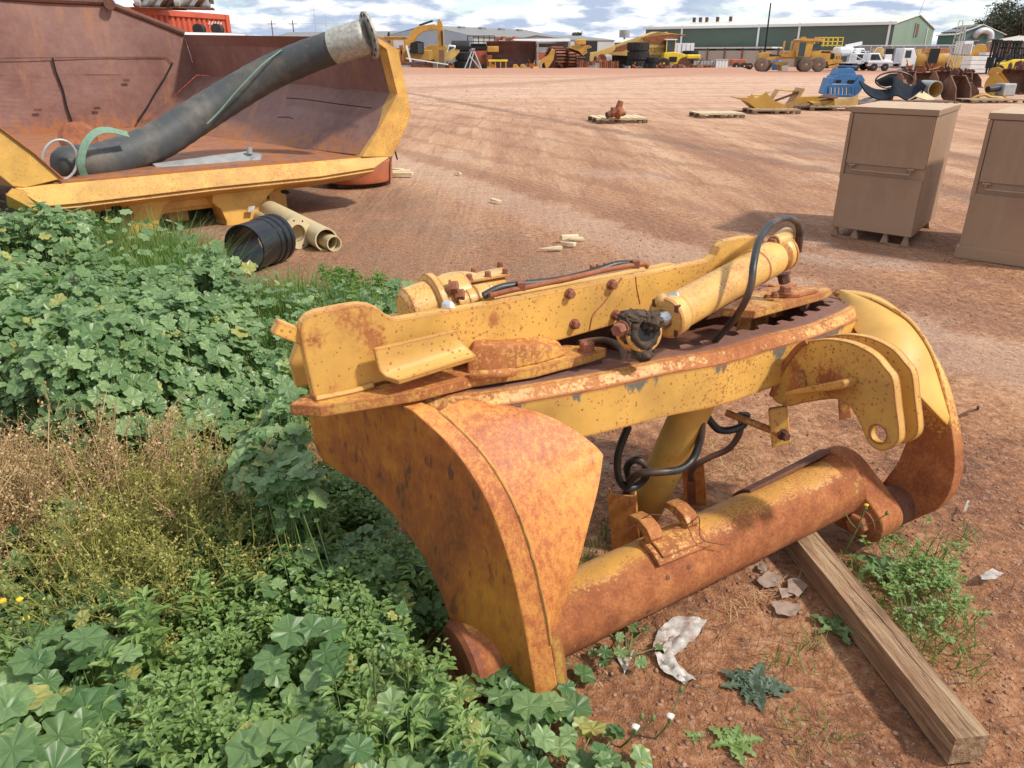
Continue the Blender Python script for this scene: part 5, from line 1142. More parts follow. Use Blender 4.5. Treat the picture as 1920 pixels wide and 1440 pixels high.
# --- sheds (gable solids given by ground footprint) ---
def shed(name, lab, A, Bq, depth, eave, ridge, wall, roof, gable_right=True, wall_r=None, ov=.3):
    """A,Bq: ground points of the long front wall (left, right); depth: away; ridge parallel to the wall"""
    A = V(A.x, A.y, 0); Bq = V(Bq.x, Bq.y, 0); e = (Bq - A).normalized(); n = V(-e.y, e.x, 0); t1 = thing(name, lab, 'building', tuple((A + Bq) / 2)); a_ = Matrix.Translation(A) @ Matrix(((e.x, n.x, 0, 0), (e.y, n.y, 0, 0), (0, 0, 1, 0), (0, 0, 0, 1))); L_ = (Bq - A).length
    def mk(nm, bm, m_, **k): bm.transform(a_); return obj(nm, bm, M[m_], t1, **k)
    mk('wall', plate(B(), [V(0,0,0), V(L_,0,0), V(L_,0,eave), V(0,0,eave)], V(0,.1,0)), wall)
    for x_, s_ in ((0, .1), (L_ - .1, .1)): mk('gable_wall', plate(B(), [V(x_,.1,0), V(x_,depth,0), V(x_,depth,eave), V(x_,depth/2,ridge), V(x_,.1,eave)], V(s_,0,0)), wall_r or wall)
    for y0, y1 in ((-ov, depth/2), (depth + ov, depth/2)): mk('roof', plate(B(), [V(-ov,y0,eave - (.15 if ov else 0) + .02), V(L_+ov,y0,eave - .13), V(L_+ov,y1,ridge+.02), V(-ov,y1,ridge+.02)], V(0,0,.12)), roof)
    return t1, a_, L_, mk
gA = gz(1205, 118.5); gA = ray(1205, 120); 
def far(px, Y): r_ = ray(px, 120); return V(r_.x / r_.y * Y, Y, 0)
gs, gm, gL, gmk = shed('green_shed', 'long dark green steel shed with pale roof edge and pale green gable end', far(1207, 168), far(1664, 141), 42, 6.7, 8.6, 'shed_green', 'roof_white', wall_r='shed_green2')
for f in (.17, .50, .66, .985): gmk('downpipe', box(B(), (gL * f, -.12, 3.5), (.35, .14, 7.0)), 'white')
for f in (.46, .49, .52, .57, .63): gmk('roof_vent', cyl(B(), V(gL * (f - .35), 12, 8.0), V(gL * (f - .35), 12, 8.9), .35, 10), 'rust_dark')
gmk('fascia', box(B(), (gL / 2, -.32, 6.65), (gL + .7, .06, .45)), 'white')
gmk('gable_vent', box(B(), (gL + .12, 21, 6.0), (.1, 3.0, 2.2)), 'rust_dark'); gmk('gable_vent_hood', box(B(), (gL + .16, 19.2, 6.0), (.12, .4, 2.6)), 'steel_grey')
for y_ in (33.,): gmk('downpipe', box(B(), (gL + .12, y_, 3.4), (.15, .5, 6.6)), 'white')
gmk('lean_to_roof', box(B(), (gL * .40, -4, 2.9), (gL * .42, 6, .25)), 'roof_white')
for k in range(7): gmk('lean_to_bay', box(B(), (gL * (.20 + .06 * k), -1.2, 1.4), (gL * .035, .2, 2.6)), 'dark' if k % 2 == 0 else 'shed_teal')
gmk('aerial', cyl(B(), V(gL, 21, 8.6), V(gL + .6, 21, 12.3), .05, 6), 'steel_grey'); gmk('aerial_head', box(B(), (gL + .6, 21, 12.3), (.5, .5, .6)), 'dark')
ts, tm, tL, tmk = shed('teal_shed', 'teal steel shed with solar panels and a big white duct on its gable', far(1748, 165), far(1783, 158), 9, 5.3, 6.9, 'shed_teal', 'roof_white', wall_r='shed_teal')
for r_ in range(2):
    for k in range(5): tmk('solar_panel', plate(B(), [V(k * tL * .19 + .05, 0.4 + 2.0 * r_, 5.70 + .72 * r_), V(k * tL * .19 + tL * .17, 0.4 + 2.0 * r_, 5.70 + .72 * r_), V(k * tL * .19 + tL * .17, 2.0 + 2.0 * r_, 6.24 + .72 * r_), V(k * tL * .19 + .05, 2.0 + 2.0 * r_, 6.24 + .72 * r_)], V(0, -.02, .12)), 'solar')
tmk('duct', sweep(B(), spline([V(tL + .1, 3.4, 5.0), V(tL + .7, 3.5, 5.6), V(tL + .7, 4.6, 6.0), V(tL + .7, 5.9, 5.5), V(tL + .7, 6.2, 4.5)], 6), .55, 10), 'alu', smooth=60)
tmk('aerial', cyl(B(), V(tL, 4.5, 6.9), V(tL + .4, 4.5, 10.2), .05, 6), 'steel_grey'); tmk('aerial_head', box(B(), (tL + .3, 4.5, 10.2), (1.6, .2, .3)), 'steel_grey'); tmk('cross_bar', box(B(), (tL + .4, 3, 4.2), (.2, 2.5, .25)), 'steel_grey')
shed('taupe_shed', 'low taupe shed with cream roof at the right edge of the photo', far(1848, 120), far(2000, 112), 20, 3.5, 4.2, 'shed_taupe', 'roof_cream')
bs_, bm_, bL, bmk = shed('blue_grey_shed', 'blue grey shed with grey roof behind the excavator boom', far(886, 150), far(1062, 178), 22, 4.9, 6.7, 'shed_grey', 'roof_grey', wall_r='shed_blue')
# its left gable faces us
bmk('gable_face', plate(B(), [V(-.25,-.3,0), V(-.25,22,0), V(-.25,22,4.9), V(-.25,11,6.6), V(-.25,-.3,4.9)], V(-.1,0,0)), 'shed_blue')
for k in range(4): bmk('roof_vent', box(B(), (bL * (.25 + .2 * k), 9, 6.6), (1.6, .8, .4)), 'roof_grey')
shed('grey_warehouse', 'long low warehouse with grey roof behind the yellow cab, left of the excavator', far(500, 190), far(880, 172), 20, 4.8, 6.6, 'shed_grey', 'roof_grey')
shed('roof_left', 'distant low shed roof seen over the truck body wall', far(428, 260), far(600, 240), 20, 4.4, 7.2, 'shed_grey', 'roof_grey')
cs_, cm_, cL, cmk = shed('precast_warehouse', 'pale precast warehouse with a white awning behind the rusty track rolls', far(1068, 118), far(1149, 122), 18, 3.7, 4.3, 'precast', 'roof_grey', ov=.1)
cmk('dark_door', box(B(), (cL * .42, -.03, 1.9), (3.0, .1, 3.2)), 'dark')
aw = thing('loading_awning', 'long white loading awning roof in front of the blue grey shed', 'awning', tuple(far(1010, 116)))
p0, p1 = far(953, 112), far(1068, 114); obj('awning_roof', plate(B(), [p0 + UP*3.3, p1 + UP*3.4, p1 + V(0,8,3.6), p0 + V(0,8,3.5)], UP * .3), M['white'], aw); obj('back_wall', plate(B(), [p0 + V(0,7,0), p1 + V(0,7,0), p1 + V(0,7,3.2), p0 + V(0,7,3.2)], V(0,.2,0)), M['shed_grey'], aw)
obj('roller_door', plate(B(), [far(1021,118.6), far(1038,118.6), far(1038,118.6) + UP * 2.6, far(1021,118.6) + UP * 2.6], V(0,.1,0)), M['dark'], aw)
for x_ in (955, 1008, 1066): q0 = far(x_, 112.3); obj('post', bar(B(), q0, q0 + UP * 3.3, .2, .2), M['steel_grey'], aw)
shed('white_roof_shed', 'low shed with white roof behind the dump truck bed', far(1150, 185), far(1215, 180), 16, 4.3, 5.2, 'shed_taupe', 'roof_white')
# water tank on a stand
k_ = far(1168, 200); wt_ = thing('water_tower', 'small round tank on a thin stand on the skyline', 'water tower', tuple(k_)); obj('tank', cyl(B(), k_ + UP * 5.6, k_ + UP * 7.2, 1.3, 14), M['steel_grey'], wt_, smooth=40); obj('stand', bar(B(), k_, k_ + UP * 5.6, .4, .4), M['steel_grey'], wt_)
# cream panel wall and steel fence
cw = thing('panel_wall', 'cream panel wall with dark posts in front of the green shed', 'wall', tuple(far(1370, 128)))
w0_, w1_ = far(1292, 130), far(1490, 124); obj('panels', plate(B(), [w0_, w1_, w1_ + UP * 2.3, w0_ + UP * 2.3], V(0, .15, 0)), M['wall_cream'], cw)
for k in range(7): q0 = w0_.lerp(w1_, k / 6) - V(0, .2, 0); obj('wall_post', bar(B(), q0, q0 + UP * 2.7, .18, .18), M['rust_dark'], cw)
gf = thing('grey_fence', 'tall grey steel panel fence running behind the white trucks', 'fence', tuple(far(1690, 112)))
w0_, w1_ = far(1588, 116), far(1818, 108); Lf = (w1_ - w0_).length
for k in range(11):
    a0 = w0_.lerp(w1_, k / 11); a1 = w0_.lerp(w1_, (k + .93) / 11); obj('fence_panel', plate(B(), [a0, a1, a1 + UP * 2.75, a0 + UP * 2.75], V(0, .08, 0)), M['fence_grey'], gf); obj('fence_post', bar(B(), a1 + V(.1, -.05, 0), a1 + V(.1, -.05, 2.9), .14, .14), M['alu'], gf)
obj('top_rail', bar(B(), w0_ + UP * 2.86, w1_ + UP * 2.86, .12, .14), M['white'], gf)
# poles and masts
def pole(px, Y, h_, lab, m_='rust_dark', r_=.09, lean=0.0):
    p = far(px, Y); o_ = obj('light_pole', cyl(B(), p, p + V(lean, 0, h_), r_, 8, r_ * .7), M[m_]); tag(o_, lab, 'pole'); return p
pp_ = pole(1431, 92, 6.9, 'tall dark pole standing behind the front wheels of the road grader', 'dark', .11)
pole(598, 210, 14, 'thin radio mast left of the steel pipe flange on the skyline', 'steel_grey', .06); pole(618, 220, 12, 'thinner radio mast just right of the taller one on the skyline', 'steel_grey', .05)
for px_, l_ in ((518, 'wooden power pole far off, left one over the truck body'), (557, 'wooden power pole far off, right one over the truck body')):
    p = far(px_, 230); t1 = thing('power_pole', l_, 'power pole', tuple(p), 0, 'far power poles'); obj('pole_shaft', cyl(B(), p, p + UP * 10.5, .16, 6), M['bark'], t1); obj('cross_arm', bar(B(), p + V(-1.2, 0, 9.6), p + V(1.2, 0, 9.6), .14, .14), M['bark'], t1)
wr = B()
for dz in (9.7, 9.3): sweep(wr, [far(430, 235) + UP * (dz + .4), far(518, 230) + UP * dz, far(557, 230) + UP * dz, far(760, 215) + UP * (dz - .4)], .03, 4)
tag(obj('power_line', wr, M['steel_grey']), 'thin overhead wires strung between the far power poles', 'power line')
# tree masses at right
def gum(px, Y, W_, H_, H0, lab, seed, sparse=1.0):
    p = far(px, Y); t1 = thing('gum_tree', lab, 'tree', tuple(p), 0, 'trees behind the sheds at right'); rn = random.Random(seed)
    tr = B(); tips = []
    for k in range(5):
        a_ = rn.uniform(0, 6.28); tip = p + V(math.cos(a_) * W_ * .33, math.sin(a_) * W_ * .2, H0 + (H_ - H0) * rn.uniform(.5, .9)); sweep(tr, spline([p, p + UP * H0 * .6 + V(.2 * k - .4, 0, 0), tip], 4), [.28 * (1 - i / 10) + .03 for i in range(9)], 6); tips.append(tip)
    obj('trunk', tr, M['bark'], t1, smooth=60)
    cl = [(rn.gauss(0, W_ * .26), rn.gauss(0, W_ * .2), H0 + (H_ - H0) * rn.random() ** .8) for _ in range(26)]
    N_ = int(9500 * sparse); c_ = np.array([cl[rn.randrange(26)] for _ in range(N_)]); g_ = np.random.default_rng(seed); d_ = g_.normal(size=(N_, 3)) * np.array([W_ * .085, W_ * .085, (H_ - H0) * .10]); P0 = c_ + d_ + np.array([p.x, p.y, 0])
    n_ = g_.normal(size=(N_, 3)); n_ /= np.linalg.norm(n_, axis=1)[:, None]; t_1 = np.cross(n_, g_.normal(size=(N_, 3))); t_1 /= np.linalg.norm(t_1, axis=1)[:, None]; t_2 = np.cross(n_, t_1); s_ = g_.uniform(.15, .38, (N_, 1))
    vv = np.stack([P0 - t_1 * s_, P0 + t_2 * s_ * .5, P0 + t_1 * s_, P0 - t_2 * s_ * .5], 1).reshape(-1, 3); ff_ = np.arange(N_ * 4).reshape(-1, 4); obj('crown', nmesh('crown', vv, ff_), M['crown'], t1)
for a_ in [(1850,205,10,9.6,4.0,'dark gum tree just right of the teal shed, leftmost of the trees',1), (1880,200,10,10.4,4.2,'dark gum tree second from the left behind the taupe shed',2), (1910,190,11,12.2,5.2,'tallest grey green gum tree at the top right corner of the photo',3), (1940,195,12,12,5,'gum tree mostly outside the right edge of the photo',4)]: gum(*a_)
gum(1078, 300, 4, 8.8, 6.6, 'tiny far tree top above the precast warehouse roof', 5, .3)

# --- machines ---
# road grader (88 m)
k = K('road_grader', 'yellow road grader with glazed cab standing side on in front of the cream wall', 'road grader', 1490, 134.5); m = k.m
def X(px): return (px - 1490) * m
def Zp(py): return (134.5 - py) * m * .93
for x_, y_, r_ in ((1421,-.9,.70),(1440,1.2,.66),(1503,-.9,.72),(1527,-.9,.72),(1511,1.3,.7),(1540,1.2,.7)): k.wheel(X(x_), y_, r_, .4, 'tyre_dusty', 'oyel')
k.pl('front_frame', [(X(1415), Zp(112)), (X(1417), Zp(101)), (X(1434), Zp(98)), (X(1441), Zp(99)), (X(1428), Zp(112))], -.3, .6, 'oyel', .03)
k.o('main_beam', bar(B(), V(X(1428), .2, Zp(110)), V(X(1487), .2, Zp(107)), .35, .3), 'oyel'); k.o('main_beam', bar(B(), V(X(1440), .2, Zp(104)), V(X(1470), .2, Zp(108)), .25, .25), 'black_pl')
k.pl('circle_mount', [(X(1450), Zp(117)), (X(1475), Zp(116)), (X(1476), Zp(122)), (X(1468), Zp(124)), (X(1470), Zp(132)), (X(1463), Zp(133)), (X(1462), Zp(123)), (X(1450), Zp(120))], 0, .9, 'oyel', .02)
k.pl('blade', [(X(1461), Zp(124)), (X(1474), Zp(122)), (X(1474), Zp(134)), (X(1463), Zp(134))], -.5, .06, 'galv', .02)
for x_ in (1462, 1476): k.o('lift_cylinder', bar(B(), V(X(x_), 0, Zp(110)), V(X(x_) + .1, 0, Zp(78)), .16, .16), 'oyel')
k.pl('saddle', [(X(1459), Zp(107)), (X(1461), Zp(96)), (X(1472), Zp(98)), (X(1480), Zp(95)), (X(1485), Zp(103)), (X(1486), Zp(109))], -.3, .7, 'oyel', .04)
k.pl('cab_frame', [(X(1484), Zp(107)), (X(1486), Zp(78)), (X(1514), Zp(78)), (X(1512), Zp(94)), (X(1510), Zp(108))], -.7, 1.5, 'oyel', .04)
k.pl('cab_window', [(X(1487.5), Zp(106)), (X(1488), Zp(81)), (X(1500), Zp(81)), (X(1499), Zp(106))], -.73, .02, 'glass'); k.pl('cab_window', [(X(1511), Zp(95)), (X(1512), Zp(84)), (X(1528), Zp(84)), (X(1528), Zp(94))], -.6, 1.2, 'glass')
k.pl('cab_roof', [(X(1484), Zp(78)), (X(1484), Zp(76)), (X(1490), Zp(74)), (X(1529), Zp(75)), (X(1530), Zp(78)), (X(1528), Zp(80))], -.8, 1.7, 'oyel', .03)
k.pl('engine_hood', [(X(1512), Zp(95)), (X(1552), Zp(96)), (X(1556), Zp(100)), (X(1557), Zp(114)), (X(1540), Zp(117)), (X(1511), Zp(112))], -.55, 1.2, 'oyel', .04); k.pl('side_grille', [(X(1531), Zp(96.5)), (X(1548), Zp(97)), (X(1548), Zp(100)), (X(1531), Zp(99.5))], -.57, .02, 'dark'); k.pl('rear_grille', [(X(1549), Zp(100)), (X(1556), Zp(101)), (X(1556), Zp(111)), (X(1549), Zp(111))], -.57, .02, 'dark')
k.pl('tandem_case', [(X(1500), Zp(126)), (X(1500), Zp(120)), (X(1530), Zp(120)), (X(1530), Zp(126))], -.7, .3, 'oyel', .03); k.o('exhaust', cyl(B(), V(X(1527), .1, Zp(95)), V(X(1530), .1, Zp(79)), .09, 8), 'dark')
for x_ in (1560, 1565, 1569): k.o('ripper_tine', plate(B(), [V(X(x_), -.4, Zp(99)), V(X(x_ + 2), -.4, Zp(99)), V(X(x_ - 2), -.4, Zp(128)), V(X(x_ - 5), -.4, Zp(128))], V(0, .08, 0)), 'oyel')
k.o('ripper_frame', bar(B(), V(X(1545), 0, Zp(118)), V(X(1571), 0, Zp(115)), 1.4, .3), 'oyel'); k.o('ripper_frame', bar(B(), V(X(1548), 0, Zp(126)), V(X(1566), 0, Zp(122)), 1.4, .25), 'oyel')
for x_ in (1494, 1519): k.o('roof_beacon', box(B(), (X(x_), -.5, Zp(73)), (.5, .3, .22)), 'oyel')
# yellow cherry-picker basket truck behind
k = K('basket_truck', 'white crew truck with yellow work platform behind the grader', 'truck', 1590, 131.5); m = k.m
X = lambda px: (px - 1590) * m
Zp = lambda py: (131.5 - py) * m * .93
k.pl('cab_shell', [(X(1590), Zp(122)), (X(1591), Zp(92)), (X(1607), Zp(91)), (X(1612), Zp(100)), (X(1614), Zp(112)), (X(1614), Zp(122))], -1, 2, 'white', .08); k.pl('cab_window', [(X(1602), Zp(104)), (X(1602), Zp(95)), (X(1608), Zp(95)), (X(1611), Zp(104))], -1.03, .03, 'glass')
k.b('tank_body', (X(1576), .2, Zp(97)), (30 * m, 2, 16 * m), 'white', bev=.3); k.b('deck', (X(1590), 0, Zp(119)), (60 * m, 2.2, .3), 'alu'); k.o('boom', bar(B(), V(X(1578), 0, Zp(88)), V(X(1607), 0, Zp(82)), .35, .35), 'white')
for x_ in (1572, 1596, 1612): k.wheel(X(x_), -.9, .48, .3, 'tyre', 'steel_grey')
pf = k.t
for zz in (72, 79, 86):
    for y_ in (-.7, .9): k.o('platform_rail', bar(B(), V(X(1525), y_, Zp(zz)), V(X(1567), y_, Zp(zz)), .07, .07), 'byel')
for x_ in (1525, 1533, 1541, 1549, 1558, 1567):
    for y_ in (-.7, .9): k.o('platform_post', bar(B(), V(X(x_), y_, Zp(88)), V(X(x_), y_, Zp(71)), .07, .07), 'byel')
def ute(px, py, lab, L_, tray=True, big=False, mir=1):
    k = K('light_truck' if big else 'utility_truck', lab, 'truck', px, py, 0, 'white trucks by the grey fence'); h_ = 2.35 if big else 1.85; s_ = mir
    P = lambda pts: [(s_ * a_, b2) for a_, b2 in pts]
    if big: k.pl('cab_shell', P([(L_*.22, .45), (L_*.22, h_), (L_*.42, h_), (L_*.5, h_*.62), (L_*.5, .45)]), -.95, 1.9, 'white', .08); k.pl('cab_window', P([(L_*.27, h_*.58), (L_*.27, h_*.9), (L_*.38, h_*.9), (L_*.38, h_*.58)]), -.97, .03, 'glass'); k.pl('windscreen', P([(L_*.43, h_*.93), (L_*.495, h_*.64), (L_*.505, h_*.64), (L_*.44, h_*.93)]), -.85, 1.7, 'glass')
    else: k.pl('cab_shell', P([(-L_*.05, .5), (-L_*.03, h_), (L_*.17, h_), (L_*.27, h_*.62), (L_*.48, h_*.55), (L_*.5, .5)]), -.85, 1.7, 'white', .08); k.pl('cab_window', P([(0, h_*.62), (.02, h_*.93), (L_*.15, h_*.93), (L_*.22, h_*.62)]), -.87, .03, 'glass'); k.pl('windscreen', P([(L_*.18, h_*.95), (L_*.27, h_*.66), (L_*.285, h_*.66), (L_*.19, h_*.95)]), -.75, 1.5, 'glass')
    k.b('deck', (-s_ * L_*(.14 if big else .27), 0, .85), (L_*.7 if big else L_*.46, 1.9, .12), 'alu'); k.b('chassis', (0, 0, .6), (L_*.95, .8, .2), 'dark')
    for x_ in ((-L_*.28, L_*.33)): k.wheel(s_ * x_, -.8, .4, .25, 'tyre', 'steel_grey')
    return k
k = ute(1597, 132, 'small white utility with silver tray just right of the grader', 5.2, mir=1)
k = ute(1622, 133, 'pale utility truck with a rail over its tray, between two white trucks', 5.4); 
for a_, b2 in ((-2.4,-.1),): 
    k.o('ladder_rack', sweep(B(), [V(-2.3, -.8, .9), V(-2.3, -.8, 2.0), V(-.3, -.8, 2.0), V(-.3, -.8, .9)], .04, 6), 'white'); k.o('ladder_rack', bar(B(), V(-2.3, -.8, 1.9), V(-.5, -.8, 1.0), .06, .06), 'white')
k = ute(1658, 133, 'white flatbed truck with a yellow compressor on its deck', 5.8, big=True)
k.b('compressor', (-1.1, 0, 1.6), (.9, 1.0, 1.4), 'oyel2', bev=.05); k.b('tool_box', (-.1, 0, 1.3), (.8, 1.2, .8), 'white', bev=.04); k.b('engine_pack', (.3, .2, 1.9), (.6, .8, .8), 'dark', bev=.05); k.o('headboard', sweep(B(), [V(-2.4, -.8, .9), V(-1.6, -.8, 2.4), V(-1.1, -.8, 2.4)], .04, 6), 'white')
# orange trailer, wheels, blue drum, tanks
k = K('orange_trailer', 'small orange trailer on two wheels in front of the cream wall', 'trailer', 1382, 131); k.pl('trailer_body', [(-.9, .5), (-.9, 1.15), (.75, 1.2), (.9, .55)], -.6, 1.2, 'orange', .05); k.wheel(-.35, -.7, .42, .25, 'tyre', 'white'); k.wheel(.6, -.7, .42, .25, 'tyre', 'white'); k.o('drawbar', bar(B(), V(.9, 0, .5), V(1.7, 0, .45), .1, .1), 'orange')
for px_, lab in ((1398, 'loose tyre with white rim leaning right of the orange trailer'), (1405, 'black tyre lying against the grader front wheel')): k = K('loose_wheel', lab, 'wheel', px_, 130.5, 0, 'loose wheels beside the orange trailer'); k.wheel(0, 0, .38, .25, 'tyre', 'white' if px_ == 1398 else 'steel_grey')
k = K('blue_drum', 'bright blue plastic drum under the middle of the road grader', 'drum', 1455, 131); k.o('drum_body', lathe(B(), V(0,0,0), UP, [(0, .5), (.1, .55), (.95, .55), (1.05, .45), (1.05, 0)], 20), 'blue', smooth=40); k.b('drum_tap', (.5, -.2, .3), (.3, .1, .1), 'white')
k = K('white_crate', 'white ribbed plastic crate row beside the orange trailer', 'crate', 1351, 129.5)
for i in range(4): k.b('crate_panel', ((i - 1.5) * .38, 0, .55), (.34, .8, 1.05), 'white', bev=.04)
k.b('crate_lid', (0, 0, 1.12), (1.6, .9, .08), 'alu')
k = K('grey_rail_stack', 'long grey panel stack between tyres and the white crate', 'panel stack', 1325, 129.6)
for i in range(8): k.b('panel_slat', ((i - 3.5) * .42, .4, .5), (.36, .3, .95), 'steel_grey', bev=.03)
# big tyres
def tyre_stack(px, py, r_, n_, lab, w_=.62, lying=True, grp='heaps of big tyres', m_='tyre'):
    for j in range(n_):
        k = K('big_tyre', lab[j] if isinstance(lab, list) else lab, 'tyre', px + (j % 2) * 1.2, py, .3 * j, grp, z=j * w_)
        bm = lathe(B(), V(0,0,0), UP, [(.06, r_*.5), (0, r_*.85), (.08, r_), (w_ - .08, r_), (w_ - .01, r_*.85), (w_ - .06, r_*.5)], 40)
        tread = B()
        k.o('tyre_wall', bm, m_, smooth=30)
        for i in range(22):
            a_ = 2 * math.pi * i / 22; bar(tread, V(math.cos(a_) * r_, math.sin(a_) * r_, .07), V(math.cos(a_ + .13) * r_, math.sin(a_ + .13) * r_, w_ - .07), .07, .10, V(math.cos(a_), math.sin(a_), 0))
        k.o('tread_block', tread, m_)
tyre_stack(1194, 129.6, 1.35, 3, ['bottom tyre of the tall black stack by the dump truck bed', 'middle tyre of the tall black stack by the dump truck bed', 'top tyre of the tall black stack by the dump truck bed'], 1.05)
tyre_stack(1221, 129.8, .72, 2, ['lower tyre of the short stack right of the tall one', 'upper tyre of the short stack right of the tall one'], .72)
tyre_stack(1292, 126.5, 1.1, 3, ['bottom tyre of the stack left of the green shed corner', 'middle tyre of the stack left of the green shed corner', 'top tyre of the stack left of the green shed corner'], .75)
tyre_stack(1317, 126, 1.15, 1, 'single big tyre lying flat behind the grey panel stack', 1.0)
tyre_stack(872, 130, 1.2, 2, ['tyre lying low beside the wooden post, lower of two', 'tyre topping the pair behind the yellow bracket'], 1.0)
k = K('big_tyre', 'large upright tyre lying over the stack behind the yellow bracket', 'tyre', 866, 128, 0, 'heaps of big tyres', z=2.2); k.o('tyre_wall', lathe(B(), V(-1.3,0,.4), V(1,0,.0), [(0, .5), (0, .75), (.1, .85), (2.3, .85), (2.4, .75), (2.4, .5)], 30), 'tyre', smooth=30)
# rolled tracks
def roll(px, py, r_, w_, lab, rz=0):
    k = K('track_roll', lab, 'track chain', px, py, rz, 'rolled up crawler tracks')
    n_ = 22
    for i in range(n_):
        a_ = 2 * math.pi * i / n_; c_ = V(0, math.cos(a_) * r_, r_ + math.sin(a_) * r_ * .98); k.o('track_shoe', bar(B(), c_ - V(w_/2, 0, 0), c_ + V(w_/2, 0, 0), .2, r_ * .30, V(0, math.cos(a_), math.sin(a_))), 'rust_dark' if i % 3 else 'rust')
    k.o('inner_coil', lathe(B(), V(-w_*.42, 0, r_), V(1, 0, 0), [(0, .15), (0, r_*.4), (-.02, r_*.5), (.02, r_*.8), (.0, r_*.93), (w_*.84, r_*.93), (w_*.84, .15)], 24), 'rust_dark', smooth=20)
roll(1042, 129.3, 1.25, 1.7, 'largest rolled up rusty crawler track, left of three', .55); roll(1066, 129.3, 1.2, 1.0, 'rolled up rusty crawler track between two others', .35); roll(1084, 129.3, 1.05, 1.2, 'smallest rolled up rusty crawler track at the right of the row', .2)
k = K('track_pile', 'low heap of brown crawler track lying in front of the tyre heaps', 'track chain', 1285, 130.5)
for i in range(26): k.o('track_shoe', bar(B(), V(-3.6 + i * .28, -.5, .25 + .18 * math.sin(i * .9)), V(-3.4 + i * .28, .7, .35 + .15 * math.sin(i * 1.3)), .22, .3), 'rust_dark' if i % 2 else 'rust')
k = K('track_pile', 'row of brown track chain beneath the yellow blade arm', 'track chain', 1122, 130)
for i in range(20): k.o('track_shoe', bar(B(), V(-2.6 + i * .26, -.4, .1), V(-2.6 + i * .26, -.4, .95 + .06 * math.sin(i)), .2, .5, V(0,1,0)), 'rust' if i % 3 else 'rust_dark')
# big bucket lying open
k = K('loader_bucket', 'huge dark rusty loader bucket lying open side on in the machine row', 'bucket', 957, 130)
m = k.m; pts = [V(-46 * m * 1.0 , -.9, 0), V(-44 * m, -1.0, .2), V(-40 * m, -1.2, 3.6), V(-30 * m, -1.1, 4.05), V(0, -1.2, 4.0), V(38 * m, -1.0, 3.75), V(47 * m, -.8, 3.5), V(49 * m, -.7, 1.8), V(49 * m, -.5, 0)]
sw_ = []
for tt in np.linspace(0, 1, 7):
    a_ = tt * math.pi * .62; sw_.append((1.9 * math.sin(a_), .0 + 3.9 * (1 - tt) ** .8))
t_m = steelrust('bucket plum', (.09, .05, .045), (.16, .09, .08), (.2, .12, .1), scale=.6)
k.o('bucket_shell', sheet(B(), [[V(x_, y_ + .2, z_ * (1 - .0012 * x_ * x_)) for (y_, z_) in sw_] for x_ in np.linspace(-45 * m, 47 * m, 9)], .08), t_m, smooth=50)
for x_ in (-45 * m, 47 * m): k.o('bucket_side', plate(B(), [V(x_, y_ + .2, z_) for y_, z_ in sw_] + [V(x_, -.6, .1), V(x_, -.5, 3.3)], V(.1, 0, 0)), 'rust_dark')
k = K('orange_heap', 'orange red scrap heaped on top of the huge bucket', 'scrap', 948, 128, z=3.35)
for i in range(6): k.b('scrap_piece', ((i - 2.5) * .5, .8 + .2 * (i % 2), .15 + .15 * (i % 3)), (.7, .4, .3), 'orange' if i % 2 else 'rust', .4 * i)
k = K('yellow_bench', 'small yellow step frame standing in front of the huge bucket', 'frame', 934, 131.2); k.b('bench_top', (0, 0, 1.05), (2.3, .9, .22), 'byel'); 
for i in range(4): k.b('bench_leg', (-.95 + i * .63, -.35, .5), (.12, .12, 1.0), 'oyel')
k.b('seat', (.1, .2, 1.35), (.7, .4, .4), 'dark', bev=.08)
for px_, l_ in ((970, 'low yellow bracket at the foot of the huge bucket, left one'), (984, 'low yellow bracket at the foot of the huge bucket, right one')): k = K('yellow_bracket', l_, 'bracket', px_, 131, 0, 'yellow brackets by the huge bucket'); k.pl('bracket_plate', [(-.6, 0), (-.5, .6), (-.1, .65), (.2, .3), (.7, .25), (.7, 0)], 0, .5, 'oyel', .04); k.b('bracket_base', (0, .2, .06), (1.6, .8, .12), 'oyel')
k = K('yellow_arm_piece', 'tall bent yellow link leaning between the huge bucket and the track rolls', 'machine part', 1022, 130.5); k.pl('link_plate', [(-1.0, 0), (-.5, 1.1), (.4, 1.7), (.8, 2.4), (1.2, 2.2), (1.0, 1.1), (.4, .2), (.1, 0), (-.1, .8), (-.5, .6), (-.6, 0)], 0, .3, 'oyel', .04); k.b('link_foot', (-1.2, 0, .2), (.8, .4, .3), 'oyel2', .5)
k = K('container_mural', 'pale container with a patch of orange, half hidden behind the rusty track roll', 'container', 1022, 127.5)
k.b('container_box', (0, 2, 1.5), (4.8, 2.4, 2.9), 'alu'); k.b('orange_patch', (-.5, .78, 1.7), (1.6, .02, 1.0), 'orange'); 
